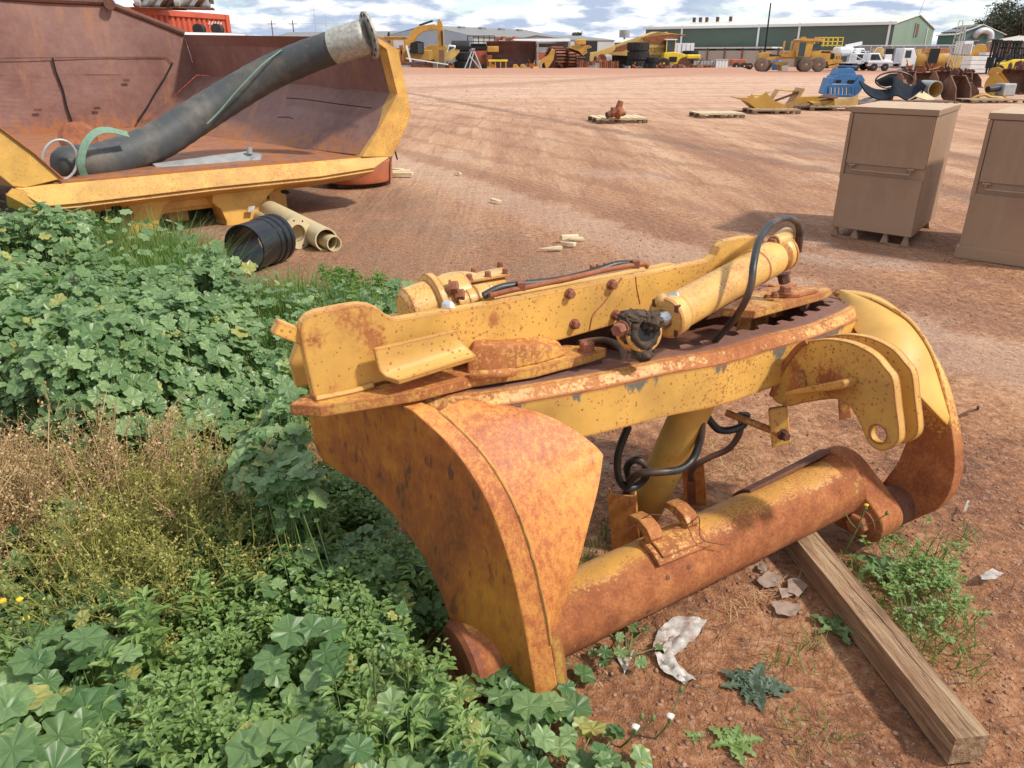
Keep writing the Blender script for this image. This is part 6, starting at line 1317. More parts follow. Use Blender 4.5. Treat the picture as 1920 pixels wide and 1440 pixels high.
# excavator
k = K('excavator', 'yellow excavator with raised boom and dipper hanging down', 'excavator', 800, 130.5); m = k.m
X = lambda px: (px - 800) * m
Zp = lambda py: (130.5 - py) * m * .93
k.o('boom', plate(B(), [V(X(a_), -.3, Zp(b2)) for a_, b2 in [(762,84),(766,92),(778,84),(785,70),(797,61),(822,58),(823,50),(818,48),(800,50),(786,52),(776,60),(768,72)]], V(0, .6, 0)), 'oyel', bev=.04)
k.pl('dipper', [(X(a_), Zp(b2)) for a_, b2 in [(822,57),(824,40),(828,38),(832,46),(834,58),(834,88),(823,88),(822,68)]], -.25, .5, 'oyel', .04); k.o('boom_cylinder', bar(B(), V(X(790), 0, Zp(50)), V(X(815), 0, Zp(42)), .22, .22), 'black_pl'); k.o('boom_rod', bar(B(), V(X(814), 0, Zp(42)), V(X(826), 0, Zp(40)), .1, .1), 'chrome'); k.o('dipper_cylinder', bar(B(), V(X(831), -.3, Zp(60)), V(X(832), -.3, Zp(86)), .2, .2), 'black_pl')
k.pl('excavator_cab', [(X(772), Zp(100)), (X(774), Zp(82)), (X(786), Zp(78)), (X(797), Zp(80)), (X(797), Zp(101))], -1.2, 1.3, 'dark', .08); k.pl('cab_glass', [(X(787), Zp(100)), (X(787), Zp(82)), (X(796), Zp(82)), (X(796), Zp(100))], -1.25, .04, 'glass')
k.b('house', (X(775), 1, Zp(104)), (4.4, 2.4, 1.2), 'oyel', bev=.1); 
for y_ in (-1.3, 1.3): k.o('crawler', plate(B(), [V(X(750), y_, .35), V(X(752), y_, .0), V(X(798), y_, .0), V(X(801), y_, .4), V(X(798), y_, .9), V(X(752), y_, .9)], V(0, .6, 0)), 'rust_dark', bev=.1)
k = K('yellow_cab_machine', 'boxy yellow machine cab with square windows left of the excavator', 'machine', 744, 129.5); m = k.m
k.b('cab_box', (0, 0, 2.7), (2.9, 2.0, 2.4), 'oyel', bev=.06); k.b('cab_window', (-.9, -1.02, 3.1), (.9, .04, .95), 'glass'); k.b('cab_window', (.55, -1.02, 3.1), (1.3, .04, .95), 'alu'); k.b('grille', (.3, -1.03, 1.9), (1.2, .04, .9), 'dark'); k.b('chassis', (0, 0, .9), (3.6, 2.2, .9), 'rust'); k.b('roof_plate', (0, 0, 4.0), (3.2, 2.2, .12), 'oyel2')
k = K('yellow_engine_deck', 'broken yellow machine top with dark exhaust behind the tray edge', 'machine', 716, 129); k.b('deck_body', (0, 0, 3.3), (2.6, 2, 1.5), 'oyel', bev=.1); k.b('lower_body', (0, 0, 1.3), (2.6, 2, 2.4), 'oyel', bev=.1); k.o('exhaust', cyl(B(), V(1.1, -.6, 3.8), V(1.3, -.6, 4.8), .14, 10), 'dark'); k.b('head', (-.5, 0, 4.2), (1.0, 1, .4), 'oyel', .2)
k = K('scraper_bowl', 'yellow scraper tractor with white canopy behind the excavator dipper', 'machine', 818, 129); k.pl('bowl', [(-1.6, .9), (-1.8, 3.2), (-.8, 3.7), (1.6, 3.6), (1.8, 2.0), (1.0, .9)], -.5, 2, 'oyel', .06); k.pl('canopy', [(1.6, 2.3), (2.0, 3.7), (3.0, 3.6), (3.6, 2.3)], -.4, 1.4, 'white', .1); k.pl('canopy_glass', [(1.9, 2.5), (2.2, 3.4), (2.9, 3.3), (3.2, 2.5)], -.43, .03, 'glass'); k.wheel(-.7, -.8, .8, .6, 'tyre', 'rust')
k = K('yellow_blade_arm', 'black topped yellow bracket arm pointing left beside the wooden post', 'machine part', 858, 130.5); k.pl('arm_plate', [(-1.9, 1.6), (-1.7, 2.5), (-.3, 3.4), (.5, 3.5), (.4, 2.7), (-.7, 1.4), (-1.6, 1.3)], -1.2, .5, 'oyel2', .05); k.b('arm_bar', (2.2, -1.0, 3.4), (4.6, .5, .45), 'dark'); k.b('yellow_end', (5.2, -1.0, 3.2), (1.6, .7, .9), 'oyel', bev=.08)
k = K('wooden_post', 'thick upright timber post under the excavator dipper', 'post', 829, 131); k.b('post', (0, 0, 1.7), (.75, .5, 3.4), 'pallet_dark', bev=.03); 
k.t['label'] = 'thick upright timber post under the excavator dipper'
k = K('trestle', 'pale metal trestle stand with splayed legs beside the big bucket', 'trestle', 886, 131.3)
for a_, b2 in ((-1.2, .1), (-.5, .35), (1.35, .2)): k.o('trestle_leg', bar(B(), V(a_, 0, 0), V(b2, 0, 3.4), .14, .14), 'alu')
k.o('trestle_leg', bar(B(), V(-.3, 0, 2.2), V(1.3, -.2, 0), .14, .14), 'alu'); k.b('trestle_top', (.15, 0, 3.4), (.5, .3, .15), 'alu')
k = K('brown_plate', 'brown rusty plate leaning behind the metal trestle', 'steel plate', 893, 130.2); k.pl('plate_body', [(-2.2, 0), (-1.8, 2.2), (2.3, 2.3), (2.4, 0)], .5, .3, 'rust', .03); k.b('plate_foot', (0, .2, .1), (4, .4, .2), 'rust_dark')
k = K('tilt_frame', 'pink and white folding frame standing in front of the yellow cab', 'frame', 766, 130.8)
for a_, b2 in ((-.4, -.9), (.5, -.1), (-1.2, -.6)): k.o('frame_leg', bar(B(), V(a_, 0, 0), V(b2, 0, 3.4), .22, .2), 'white' if a_ > 0 else 'rust')
k.b('frame_base', (.1, 0, .25), (2.6, .8, .3), 'rust_dark')
k = K('steel_offcut_pile', 'dark pile of scrap steel with a long pale tube on top', 'scrap', 792, 131)
k.b('scrap_box', (0, 0, .35), (2.6, .9, .7), 'rust_dark', .05); k.o('pale_tube', bar(B(), V(-1.8, -.5, 1.3), V(3.2, -.5, .6), .12, .12), 'white'); k.b('scrap_lid', (-1.9, .1, .35), (1.4, .8, .35), 'steel_grey'); k.b('scrap_lid', (-2.3, .1, .12), (1.9, .8, .2), 'pallet')
# platform with red base behind bucket
k = K('scissor_lift', 'red based scissor lift with black railing behind the huge bucket', 'lift', 900, 127.5); k.b('lift_base', (0, 0, 1.9), (3.0, 1.6, 1.2), 'red'); 
for z_ in (3.1, 3.8, 4.6): k.o('railing', bar(B(), V(-1.6, -.7, z_), V(2.1, -.7, z_), .1, .1), 'dark')
for i in range(6): k.o('railing_post', bar(B(), V(-1.6 + i * .74, -.7, 2.4), V(-1.6 + i * .74, -.7, 4.6), .1, .1), 'dark')
k.b('lift_body', (0, 0, 3.0), (2.4, 1.0, 1.0), 'dark')
# dozer remains by rolls
k = K('crane_carrier', 'yellow machine carcass with curved arm between track rolls and tyres', 'machine', 1120, 129.5); m = k.m
X = lambda px: (px - 1120) * m
Zp = lambda py: (129.5 - py) * m * .93
k.pl('arm', [(X(a_), Zp(b2)) for a_, b2 in [(1104,116),(1104,99),(1118,97),(1136,90),(1150,88),(1150,94),(1140,101),(1122,104),(1112,107),(1110,117)]], -.8, .6, 'oyel2', .04)
k.pl('frame', [(X(a_), Zp(b2)) for a_, b2 in [(1066,91),(1070,86),(1104,86),(1108,90),(1098,93),(1100,100),(1092,105),(1084,97)]], -.3, .9, 'oyel', .04); k.b('top_box', (X(1086), 0, Zp(81)), (20 * m, 1, 8 * m), 'oyel', bev=.1); k.b('top_rail', (X(1088), 0, Zp(76)), (16 * m, 1, .12), 'byel')
k.o('rusty_wheel', lathe(B(), V(X(1126), -.9, Zp(111)), V(0, -1, 0), [(0, .6), (.2, .6), (.2, .35), (.1, .2), (.1, 0)], 20), 'rust', smooth=35); k.b('wrapped_part', (X(1136), -.7, Zp(111)), (1.2, .5, .9), 'white_pl', bev=.15)
# dump truck bed (yellow, with canopy)
k = K('dump_truck_bed', 'faded yellow dump truck with long sloping bed and flat canopy', 'dump truck', 1200, 128.5); m = k.m
X = lambda px: (px - 1200) * m
Zp = lambda py: (128.5 - py) * m * .93
k.pl('bed_side', [(X(a_), Zp(b2)) for a_, b2 in [(1143,101),(1147,88),(1180,76),(1197,70),(1243,62),(1250,75),(1242,92),(1236,106),(1190,106),(1150,104)]], -1.2, .2, 'oyel2', .03)
k.pl('bed_side', [(X(a_), Zp(b2)) for a_, b2 in [(1143,101),(1147,88),(1180,76),(1197,70),(1243,62),(1250,75),(1242,92),(1236,106),(1190,106),(1150,104)]], 2.4, .2, 'oyel2', .03)
k.o('canopy', plate(B(), [V(X(1197), -1.4, Zp(71)), V(X(1224), -1.5, Zp(62)), V(X(1277), -1.5, Zp(67.5)), V(X(1272), -1.2, Zp(69)), V(X(1240), -1.2, Zp(76)), V(X(1197), -1.3, Zp(75))], V(0, 4.2, .1)), 'oyel2', bev=.03)
k.pl('canopy_side', [(X(a_), Zp(b2)) for a_, b2 in [(1197,72),(1224,63),(1272,68.5),(1262,71),(1244,78),(1236,84),(1205,80)]], -1.35, .1, 'rust')  # shaded face under the canopy, shade put in as a browner colour
k.pl('bed_stain', [(X(a_), Zp(b2)) for a_, b2 in [(1146,98),(1150,90),(1180,80),(1182,86),(1165,96)]], -1.22, .03, 'rust')
for i in range(7): k.b('bed_rib', (X(1206 + i * 6), -1.25, Zp(96)), (.16, .14, 14 * m), 'oyel')
k.b('rib_rail', (X(1228), -1.28, Zp(88)), (40 * m, .12, .3), 'oyel2'); k.b('rib_rail', (X(1226), -1.28, Zp(101)), (36 * m, .12, .3), 'oyel2'); k.pl('bed_foot', [(X(1232), Zp(106)), (X(1240), Zp(104)), (X(1236), Zp(128)), (X(1230), Zp(128))], -1, .5, 'oyel2'); k.b('dark_chassis', (X(1165), .5, Zp(116)), (50 * m, 2.4, 22 * m), 'dark', bev=.1)
k = K('yellow_roller', 'bright yellow roller with padded drum in front of the white container', 'roller', 1262, 129); m = k.m
k.pl('front_frame', [(-1.6, .9), (-1.5, 2.2), (-.3, 2.3), (1.2, 2.0), (1.5, 1.0), (.6, .6), (-.8, .6)], -1, 2, 'byel', .08); k.b('roller_hood', (2.3, -.3, 1.65), (1.8, 1.8, .6), 'byel', bev=.15); k.o('drum', lathe(B(), V(1.2, -1.1, .8), V(0, 1, 0), [(0, .3), (0, .8), (2.2, .8), (2.2, .3)], 24), 'rust_dark', smooth=35)
k.wheel(-1.5, -1, .75, .6, 'tyre', 'byel'); k.b('roller_cab', (-.6, .2, 3.0), (1.2, 1.3, 1.7), 'glass', bev=.05); k.b('cab_roof', (-.6, .2, 3.95), (1.5, 1.6, .14), 'white'); k.b('cab_post', (-1.15, -.46, 3.0), (.1, .1, 1.7), 'byel'); k.b('cab_post', (-.05, -.46, 3.0), (.1, .1, 1.7), 'byel'); k.b('black_chain', (-.3, -1.05, 1.3), (1.0, .1, .7), 'dark', .1, .03)
k = K('white_container', 'white container standing upright behind the yellow roller', 'container', 1270, 126); k.b('box_body', (.5, 1, 1.9), (3.4, 2.4, 3.9), 'white'); 
for i in range(5): k.b('door_rib', (-.9 + i * .65, -.22, 1.9), (.06, .05, 3.6), 'rust_dark' if i == 2 else 'alu')
# water tanker / scraper parts right
k = K('brown_bowl', 'long orange brown rounded scraper bowl with black straps', 'machine part', 1738, 133); m = k.m
k.o('bowl_body', lathe(B(), V(-33 * m, 0, 1.05), V(1, 0, 0), [(0, .3), (.1, .95), (.5, 1.2), (62 * m, 1.25), (64 * m, 1.0), (64 * m, 0)], 24), M['rust'] if 0 else 'oyel', smooth=35); k.o('bowl_lip', plate(B(), [V(-30 * m, -1.0, 1.4), V(28 * m, -1.0, 1.5), V(28 * m, -.9, 2.35), V(-18 * m, -.9, 2.35)], V(0, 1.6, 0)), steelrust('bowl rust', (.22, .09, .035), (.36, .17, .06), (.42, .22, .09), scale=.6), bev=.05)
for i in range(4): k.o('black_strap', bar(B(), V(-12 * m + i * 4.2 * m, -1.3, .3), V(-8 * m + i * 4.2 * m, -1.15, 2.3), .3, .08), 'dark')
k = K('cream_machine', 'cream and yellow machine body with white slatted box behind the bowl', 'machine', 1789, 133); m = k.m
k.pl('lower_body', [(-20*m, .3), (-19*m, 1.6), (16*m, 1.5), (12*m, .3)], -.9, 1.8, 'oyel2', .06); k.b('slatted_box', (10 * m, .2, 2.4), (20 * m, 1.4, 1.3), 'white', bev=.03); 
for i in range(6): k.b('slat', ((2 + i * 3) * m, -.52, 2.3), (.07, .05, 1.0), 'steel_grey')
k = K('ladder_frame', 'tall steel access ladder frame standing by the orange brown bowl', 'ladder', 1775, 133.5); m = k.m
for a_, b2 in ((-17, -10), (-6, -2), (-1, 3), (12, 4)): k.o('ladder_stile', bar(B(), V(a_ * m, -1.6, 0), V(b2 * m, -1.4, 4.6 - abs(b2) * .02), .09, .09), 'galv')
for i in range(9): k.o('ladder_rung', bar(B(), V((-16.2 + i * .75) * m, -1.55, .4 + i * .5), V((-5.6 + i * .45) * m, -1.55, .4 + i * .5), .06, .06), 'galv')
k.o('top_hoop', sweep(B(), [V(-10 * m, -1.4, 4.5), V(-9 * m, -1.4, 5.0), V(-3 * m, -1.4, 5.0), V(-2 * m, -1.4, 4.5)], .05, 6), 'galv')
k = K('yellow_boom_part', 'yellow boom section lying between the cream machine and the forklifts', 'machine part', 1825, 131); m = k.m
k.pl('boom_plate', [(-18*m, .6), (-14*m, 2.0), (4*m, 3.4), (12*m, 3.3), (20*m, 2.4), (14*m, 1.3), (0, 1.0), (-12*m, .3)], 0, 1, 'oyel', .06); k.b('boom_base', (0, .3, .4), (26 * m, 1.2, .8), 'rust_dark')
k = K('orange_cage', 'faded orange steel cage behind the white pallet stack', 'cage', 1856, 131); 
for z_ in (.4, 1.4, 2.5, 3.5): k.o('cage_rail', bar(B(), V(-1.1, -.5, z_), V(1.3, -.5, z_), .1, .1), 'orange')
for x_ in (-1.1, -.1, 1.3): k.o('cage_post', bar(B(), V(x_, -.5, .2), V(x_, -.5, 3.6), .12, .12), 'orange')
k = K('white_stack', 'white stack of palletised boards beside the forklifts', 'stack', 1829, 138.5); m = k.m
for i in range(4): k.b('board_layer', (.02 * (i % 2), 0, .22 + i * .38), (46 * m, 1.6, .34), 'white', bev=.02)
k.b('board_layer', (14 * m, .1, 1.75), (16 * m, 1.2, .25), 'alu')
def forklift(px, py, lab, s_=1.0):
    k = K('forklift', lab, 'forklift', px, py, 0, 'yellow forklifts at right'); 
    for x_ in (-1.25, -1.0): k.o('mast', bar(B(), V(x_ * s_, -.3, .1), V((x_ + .05) * s_, -.3, 2.9 * s_), .12, .12), 'dark'); k.o('mast', bar(B(), V(x_ * s_, .35, .1), V((x_ + .05) * s_, .35, 2.9 * s_), .12, .12), 'dark')
    k.b('carriage', (-1.3 * s_, 0, 1.0), (.12, 1.0, .9), 'dark'); k.b('fork', (-1.8 * s_, -.3, .15), (1.0, .12, .06), 'dark'); k.b('fork', (-1.8 * s_, .35, .15), (1.0, .12, .06), 'dark'); k.b('mast_head', (-1.1, 0, 2.75 * s_), (.5, .8, .25), 'dark')
    k.pl('forklift_body', [(-.8, .45), (-.75, .95), (-.1, 1.05), (.3, 1.25), (1.3, 1.3), (1.5, 1.0), (1.5, .4)], -.55, 1.1, 'byel', .05); k.b('seat', (.3, 0, 1.45), (.5, .5, .5), 'black_pl', bev=.08)
    k.o('overhead_guard', sweep(B(), [V(-.8, -.5, .9), V(-.45, -.5, 2.2), V(.9, -.5, 2.25), V(1.15, -.5, 1.3)], .05, 6), 'dark'); k.o('overhead_guard', sweep(B(), [V(-.8, .5, .9), V(-.45, .5, 2.2), V(.9, .5, 2.25), V(1.15, .5, 1.3)], .05, 6), 'dark'); k.b('guard_roof', (.2, 0, 2.25), (1.4, 1.1, .06), 'dark')
    k.wheel(-.75, -.6, .42, .3, 'tyre', 'byel'); k.wheel(1.0, -.55, .33, .25, 'tyre', 'byel'); return k
forklift(1878, 140.5, 'yellow forklift with black mast, leftmost of the forklifts'); forklift(1896, 138.5, 'yellow forklift second from the left, behind the first'); forklift(1915, 138, 'yellow forklift cut off by the right edge of the photo')
tag(obj('grass_verge', plate(B(), [gz(806,131) , gz(830,132.5), gz(900,132.5), gz(905,130), gz(850,128.5)], UP * .12), M['herb']), 'low green grass strip among the scrap by the wooden post', 'grass', kind='stuff')

for o_ in list(scene.collection.objects):
    f_ = {'loader_bucket': .83, 'yellow_cab_machine': .93, 'yellow_engine_deck': .9, 'scraper_bowl': .78, 'yellow_blade_arm': .72, 'wooden_post': .65, 'trestle': .68, 'brown_plate': .72, 'tilt_frame': .8, 'scissor_lift': .88, 'container_mural': .9, 'yellow_roller': .88, 'white_container': .85, 'yellow_boom_part': .85, 'orange_cage': .85}.get(o_.name.split('.')[0])
    if f_: o_.scale = (1 if f_ > .78 else .85, 1, f_)

# low mixed scrap along the foot of the machine row: one mass nobody could count
sb_ = B(); rn_ = random.Random(77); mi_ = []
for i in range(230):
    px_ = rn_.choice((rn_.uniform(745, 935), rn_.uniform(985, 1330), rn_.uniform(1700, 1915))); py_ = rn_.uniform(127.5, 130.5) if px_ < 1400 else rn_.uniform(131, 136); p = gz(px_, py_); n0 = len(sb_.faces)
    k_ = rn_.random()
    if k_ < .45: box(sb_, p + UP * rn_.uniform(.1, .5), (rn_.uniform(.2, 1.3), rn_.uniform(.2, .8), rn_.uniform(.1, .8)), rn_.uniform(0, 3))
    elif k_ < .8: bar(sb_, p + UP * rn_.uniform(0, .4), p + V(rn_.uniform(-1.4, 1.4), rn_.uniform(-.8, .8), rn_.uniform(.1, 1.5)), rn_.uniform(.06, .2), rn_.uniform(.06, .25))
    else: cyl(sb_, p + V(0, -.2, .4), p + V(.1, .2, .4), rn_.uniform(.2, .5), 12)
    mi_ += [rn_.choice((0, 0, 1, 1, 2, 3, 4))] * (len(sb_.faces) - n0)
so_ = obj('scrap_metal', sb_, [M['rust_dark'], M['rust'], M['oyel'], M['steel_grey'], M['dark']], smooth=None); 
for f_, m_ in zip(so_.data.polygons, mi_): f_.material_index = m_
tag(so_, 'low jumble of scrap steel and machine parts along the foot of the machine row', 'scrap', kind='stuff')
# ------------------------------------------------------------------ plants
rng = np.random.default_rng(11)
def nrmz(a): return a / np.maximum(1e-9, np.linalg.norm(a, axis=-1, keepdims=True))
def inst(tv, tf, tuv, P, Nn, D, S, Sz=None):
    """template (n,3): x = width, y = length direction D, z = normal Nn"""
    N_ = len(P); Nn = nrmz(Nn); X_ = nrmz(np.cross(D, Nn)); Y_ = np.cross(Nn, X_); S = np.broadcast_to(S, (N_,))
    vv = (X_[:, None, :] * tv[None, :, 0:1] + Y_[:, None, :] * tv[None, :, 1:2] + Nn[:, None, :] * tv[None, :, 2:3] * (1 if Sz is None else Sz[:, None, None])) * S[:, None, None] + P[:, None, :]
    ff = tf[None] + (np.arange(N_) * len(tv))[:, None, None]
    return vv.reshape(-1, 3), ff.reshape(-1, tf.shape[1]), np.tile(tuv, (N_, 1))
def merge(parts):
    vs, fs, us, o_ = [], [], [], 0
    for v_, f_, u_ in parts: vs.append(v_); fs.append(f_ + o_); us.append(u_); o_ += len(v_)
    return np.concatenate(vs), np.concatenate(fs), np.concatenate(us)
def mallow_tpl(nr=28, mid=True, lob=7, seed=0):
    g_ = np.random.default_rng(seed); th = np.linspace(-math.pi, math.pi, nr, endpoint=False) + math.pi / nr
    def rad(t): 
        r_ = 1 + (.10 if mid else .15) * np.cos(lob * t) ; r_ *= 1 - .42 * np.exp(-((np.abs(t) - math.pi) / .22) ** 2); return r_ + g_.normal(size=t.shape) * .018 + (.035 * np.cos(t * nr / 2) if nr > 20 else 0)
    r_ = rad(th); zz = lambda t, r2: .22 * r2 ** 2 * (.6 + .4 * np.cos(t)) * .6 - .035 * np.cos(lob * t) * r2 + .06 * np.sin(3 * t + seed) * r2
    vs = [[0, 0, -.02]]; uv = [[.5, .5]]; fs = []
    if mid:
        for t in th: vs.append([.55 * math.sin(t), .55 * math.cos(t), float(zz(t, .55))]); uv.append([.5 + .27 * math.sin(t), .5 + .27 * math.cos(t)])
    base = len(vs)
    for t, q_ in zip(th, r_): vs.append([q_ * math.sin(t), q_ * math.cos(t), float(zz(t, q_))]); uv.append([.5 + .5 * math.sin(t), .5 + .5 * math.cos(t)])
    for i in range(nr):
        j = (i + 1) % nr
        if mid: fs += [[0, 1 + j, 1 + i], [1 + i, 1 + j, base + j], [1 + i, base + j, base + i]]
        else: fs.append([0, base + j, base + i])
    return np.array(vs, float), np.array(fs), np.array(uv)
ML = [mallow_tpl(42, True, 7, s_) for s_ in range(4)]; MS_ = [mallow_tpl(21, False, 7, s_ + 9) for s_ in range(4)]
def oval_tpl(w_=.42, bend=.15, tip=1.0):
    vs = [[0,0,0],[-w_,.45,.10],[0,.45,.0],[w_,.45,.10],[-w_*.7,.8,.06],[0,.8,-bend*.5],[w_*.7,.8,.06],[0,1.0*tip,-bend]]
    fs = [[0,2,1],[0,3,2],[1,2,5],[1,5,4],[2,3,6],[2,6,5],[4,5,7],[5,6,7]]; vs = np.array(vs, float); return vs, np.array(fs), np.c_[vs[:, 0] + .5, vs[:, 1]]
OV = oval_tpl(.30); LA = oval_tpl(.17, .25, 1.15)
bl = np.array([[-.5,0,0],[.5,0,0],[-.42,.35,.05],[.42,.35,.05],[-.28,.7,.0],[.28,.7,.0],[0,1,-.12]], float); BLT = (bl, np.array([[0,1,3],[0,3,2],[2,3,5],[2,5,4],[4,5,6]]), np.c_[bl[:, 0] + .5, bl[:, 1]])
def tubes(A_, B_, r_, r2=None):
    """thin 3-sided prisms from A to B"""
    N_ = len(A_); d = nrmz(B_ - A_); x_ = nrmz(np.cross(d, np.array([.3, .2, .95]) + rng.normal(size=(N_, 3)) * .1)); y_ = np.cross(d, x_); r_ = np.broadcast_to(r_, (N_,))[:, None]; r2 = r_ * .6 if r2 is None else np.broadcast_to(r2, (N_,))[:, None]
    c = [(1, 0), (-.5, .87), (-.5, -.87)]; vv = np.stack([A_ + (x_ * a_ + y_ * b_) * r_ for a_, b_ in c] + [B_ + (x_ * a_ + y_ * b_) * r2 for a_, b_ in c], 1)
    f = np.array([[0,1,4],[0,4,3],[1,2,5],[1,5,4],[2,0,3],[2,3,5]]); ff = f[None] + (np.arange(N_) * 6)[:, None, None]; return vv.reshape(-1, 3), ff.reshape(-1, 3), np.zeros((N_ * 6, 2))
def inpoly(px, py, poly):
    c_ = np.zeros(len(px), bool); n_ = len(poly)
    for i in range(n_):
        x1, y1 = poly[i]; x2, y2 = poly[(i + 1) % n_]; m_ = ((y1 > py) != (y2 > py)) & (px < (x2 - x1) * (py - y1) / (y2 - y1 + 1e-12) + x1); c_ ^= m_
    return c_
def nproj(P):
    d = P - np.array([0, 0, CH]); c = d[:, 1] * CT - d[:, 2] * ST; u_ = d[:, 1] * ST + d[:, 2] * CT; return 960 + F * d[:, 0] / c, 720 - F * u_ / c
def scatter(n_, poly, xr, yr, hfun, zt=.85):
    """ground places whose plant tops stand inside a patch outline"""
    x_ = rng.uniform(*xr, n_); y_ = rng.uniform(*yr, n_); h_ = hfun(x_, y_); a_, b_ = nproj(np.c_[x_, y_, h_ * zt]); m_ = inpoly(a_, b_, poly); return x_[m_], y_[m_], h_[m_]
def vmesh(name, parts, mat, par=None, smooth=False):
    v_, f_, u_ = merge(parts)
    me = nmesh(name, v_, f_, u_, smooth); return obj(name, me, M[mat], par)
def leaves(tpls, P, Nn, S, droop=0.3):
    D = rng.normal(size=P.shape); D[:, 2] = 0; k_ = rng.integers(0, len(tpls), len(P)); return [inst(*tpls[i], P[k_ == i], Nn[k_ == i], D[k_ == i], S[k_ == i]) for i in range(len(tpls)) if (k_ == i).any()]
# keep plants out of the machine
def clear(x_, y_):
    P0, P1 = np.array(T0.xy), np.array(T1.xy); d = P1 - P0; L2 = d @ d; t_ = np.clip(((x_ - P0[0]) * d[0] + (y_ - P0[1]) * d[1]) / L2, -.02, 1); return np.hypot(x_ - P0[0] - t_ * d[0], y_ - P0[1] - t_ * d[1]) > .14
# A: mallow mass
PA = [(-900,380),(40,392),(140,400),(260,425),(330,425),(400,474),(440,508),(560,520),(640,525),(690,540),(770,555),(735,590),(560,600),(555,770),(590,880),(600,935),(520,950),(420,930),(370,850),(250,835),(110,850),(60,760),(-900,740)]
hA = lambda x_, y_: .46 + .42 * vnoise(x_, y_, .55, 21) + .22 * vnoise(x_, y_, .21, 22)
x_, y_, h_ = scatter(190000, PA, (-5.5, .2), (1.7, 6.6), hA); gapm = vnoise(x_, y_, .28, 29) > -.33; x_, y_, h_ = x_[gapm], y_[gapm], h_[gapm]
GP = [[(185,400),(330,415),(400,470),(330,515),(215,500),(170,450)], [(455,525),(560,505),(690,525),(740,560),(700,600),(560,640),(520,690),(480,640)], [(560,640),(610,600),(600,560),(560,560)]]
a_, b_ = nproj(np.c_[x_, y_, h_ * .85]); ing = np.zeros(len(x_), bool)
for g_ in GP: ing |= inpoly(a_, b_, g_)
gk = ~ing | (rng.random(len(x_)) < .12); x_, y_, h_ = x_[gk], y_[gk], h_[gk]
d_ = np.hypot(x_, y_); keep = rng.random(len(x_)) < np.clip(1.25 - d_ / 9, .35, 1) * .85; x_, y_, h_ = x_[keep], y_[keep], h_[keep]
z_ = h_ * (1 - rng.random(len(x_)) ** 1.6 * .75); P = np.c_[x_, y_, z_]
gr = np.c_[-(hA(x_ + .03, y_) - hA(x_ - .03, y_)) / .06, -(hA(x_, y_ + .03) - hA(x_, y_ - .03)) / .06, np.ones(len(x_))]
Nn = nrmz(gr * np.array([.5, .5, 1])) + rng.normal(size=P.shape) * .30 + np.array([.18, -.12, 0]); S = (.011 + .022 * rng.random(len(x_)) ** 1.4) * (.65 + .7 * (rng.random(len(x_)) < .5)) * .95
nearm = d_[keep] < 4.2
parts = leaves(ML, P[nearm], Nn[nearm], S[nearm]) + leaves(MS_, P[~nearm], Nn[~nearm], S[~nearm] * 1.05)
mp = vmesh('mallow_patch', parts, 'mallow'); tag(mp, 'dense waist high patch of round green mallow leaves left of the machine', 'plants', kind='stuff')
sel = rng.random(len(x_)) < .35; A0 = np.c_[x_, y_, np.zeros(len(x_))][sel] + rng.normal(size=(sel.sum(), 3)) * np.array([.07, .07, 0]); B0 = P[sel] - np.array([0, 0, .004])
ms = vmesh('mallow_stalks', [tubes(A0, B0, .0028, .0018)], 'stem'); tag(ms, 'thin upright stalks carrying the leaves of the mallow patch', 'plants', kind='stuff')
print('mallow', len(x_))
# grass function
def grass(n_, poly, xr, yr, hf, w_=.004, name='grass_patch', lab='', mat='grass', lean=.35, clump=0.0, keepf=None):
    x_, y_, h_ = scatter(n_, poly, xr, yr, hf)
    if clump: m_ = vnoise(x_, y_, clump, 31) > -.02; x_, y_, h_ = x_[m_], y_[m_], h_[m_]
    m_ = clear(x_, y_); x_, y_, h_ = x_[m_], y_[m_], h_[m_]
    N_ = len(x_); az_ = rng.uniform(0, 6.28, N_); ln = rng.gamma(2., lean / 2, N_); up = nrmz(np.c_[np.cos(az_) * ln, np.sin(az_) * ln, np.ones(N_)]); side = np.c_[-np.sin(az_), np.cos(az_), np.zeros(N_)]; Nn = np.cross(up, side) * -1
    L_ = h_ * rng.uniform(.6, 1.25, N_); wv = w_ * rng.uniform(.7, 1.4, N_)
    tv, tf, tu = BLT; b0 = np.c_[x_, y_, np.zeros(N_)]
    vv = b0[:, None] + side[:, None] * tv[None, :, 0:1] * wv[:, None, None] + up[:, None] * tv[None, :, 1:2] * L_[:, None, None]
    bend = (tv[:, 1] ** 2)[None, :, None] * (np.c_[np.cos(az_), np.sin(az_), -.5 * np.ones(N_)] * (L_ * rng.uniform(.1, .5, N_))[:, None])[:, None]; vv = vv + bend
    ff = tf[None] + (np.arange(N_) * len(tv))[:, None, None]
    o_ = vmesh(name, [(vv.reshape(-1, 3), ff.reshape(-1, 3), np.tile(tu, (N_, 1)))], mat); tag(o_, lab, 'grass', kind='stuff'); return o_
grass(42000, [(150,395),(340,405),(420,470),(300,520),(190,520),(120,450)], (-4.5,-1), (3, 7), lambda a_, b_: .50 + .3 * vnoise(a_, b_, .3, 5), .005, lab='tall thin green grass among the mallow under the truck body')
grass(44000, [(430,520),(560,500),(700,520),(760,560),(730,600),(560,650),(545,700),(480,640)], (-2.5, 0), (2, 5.4), lambda a_, b_: .36 + .25 * vnoise(a_, b_, .3, 6), .006, lab='bright green grass behind the left end of the drawbar')
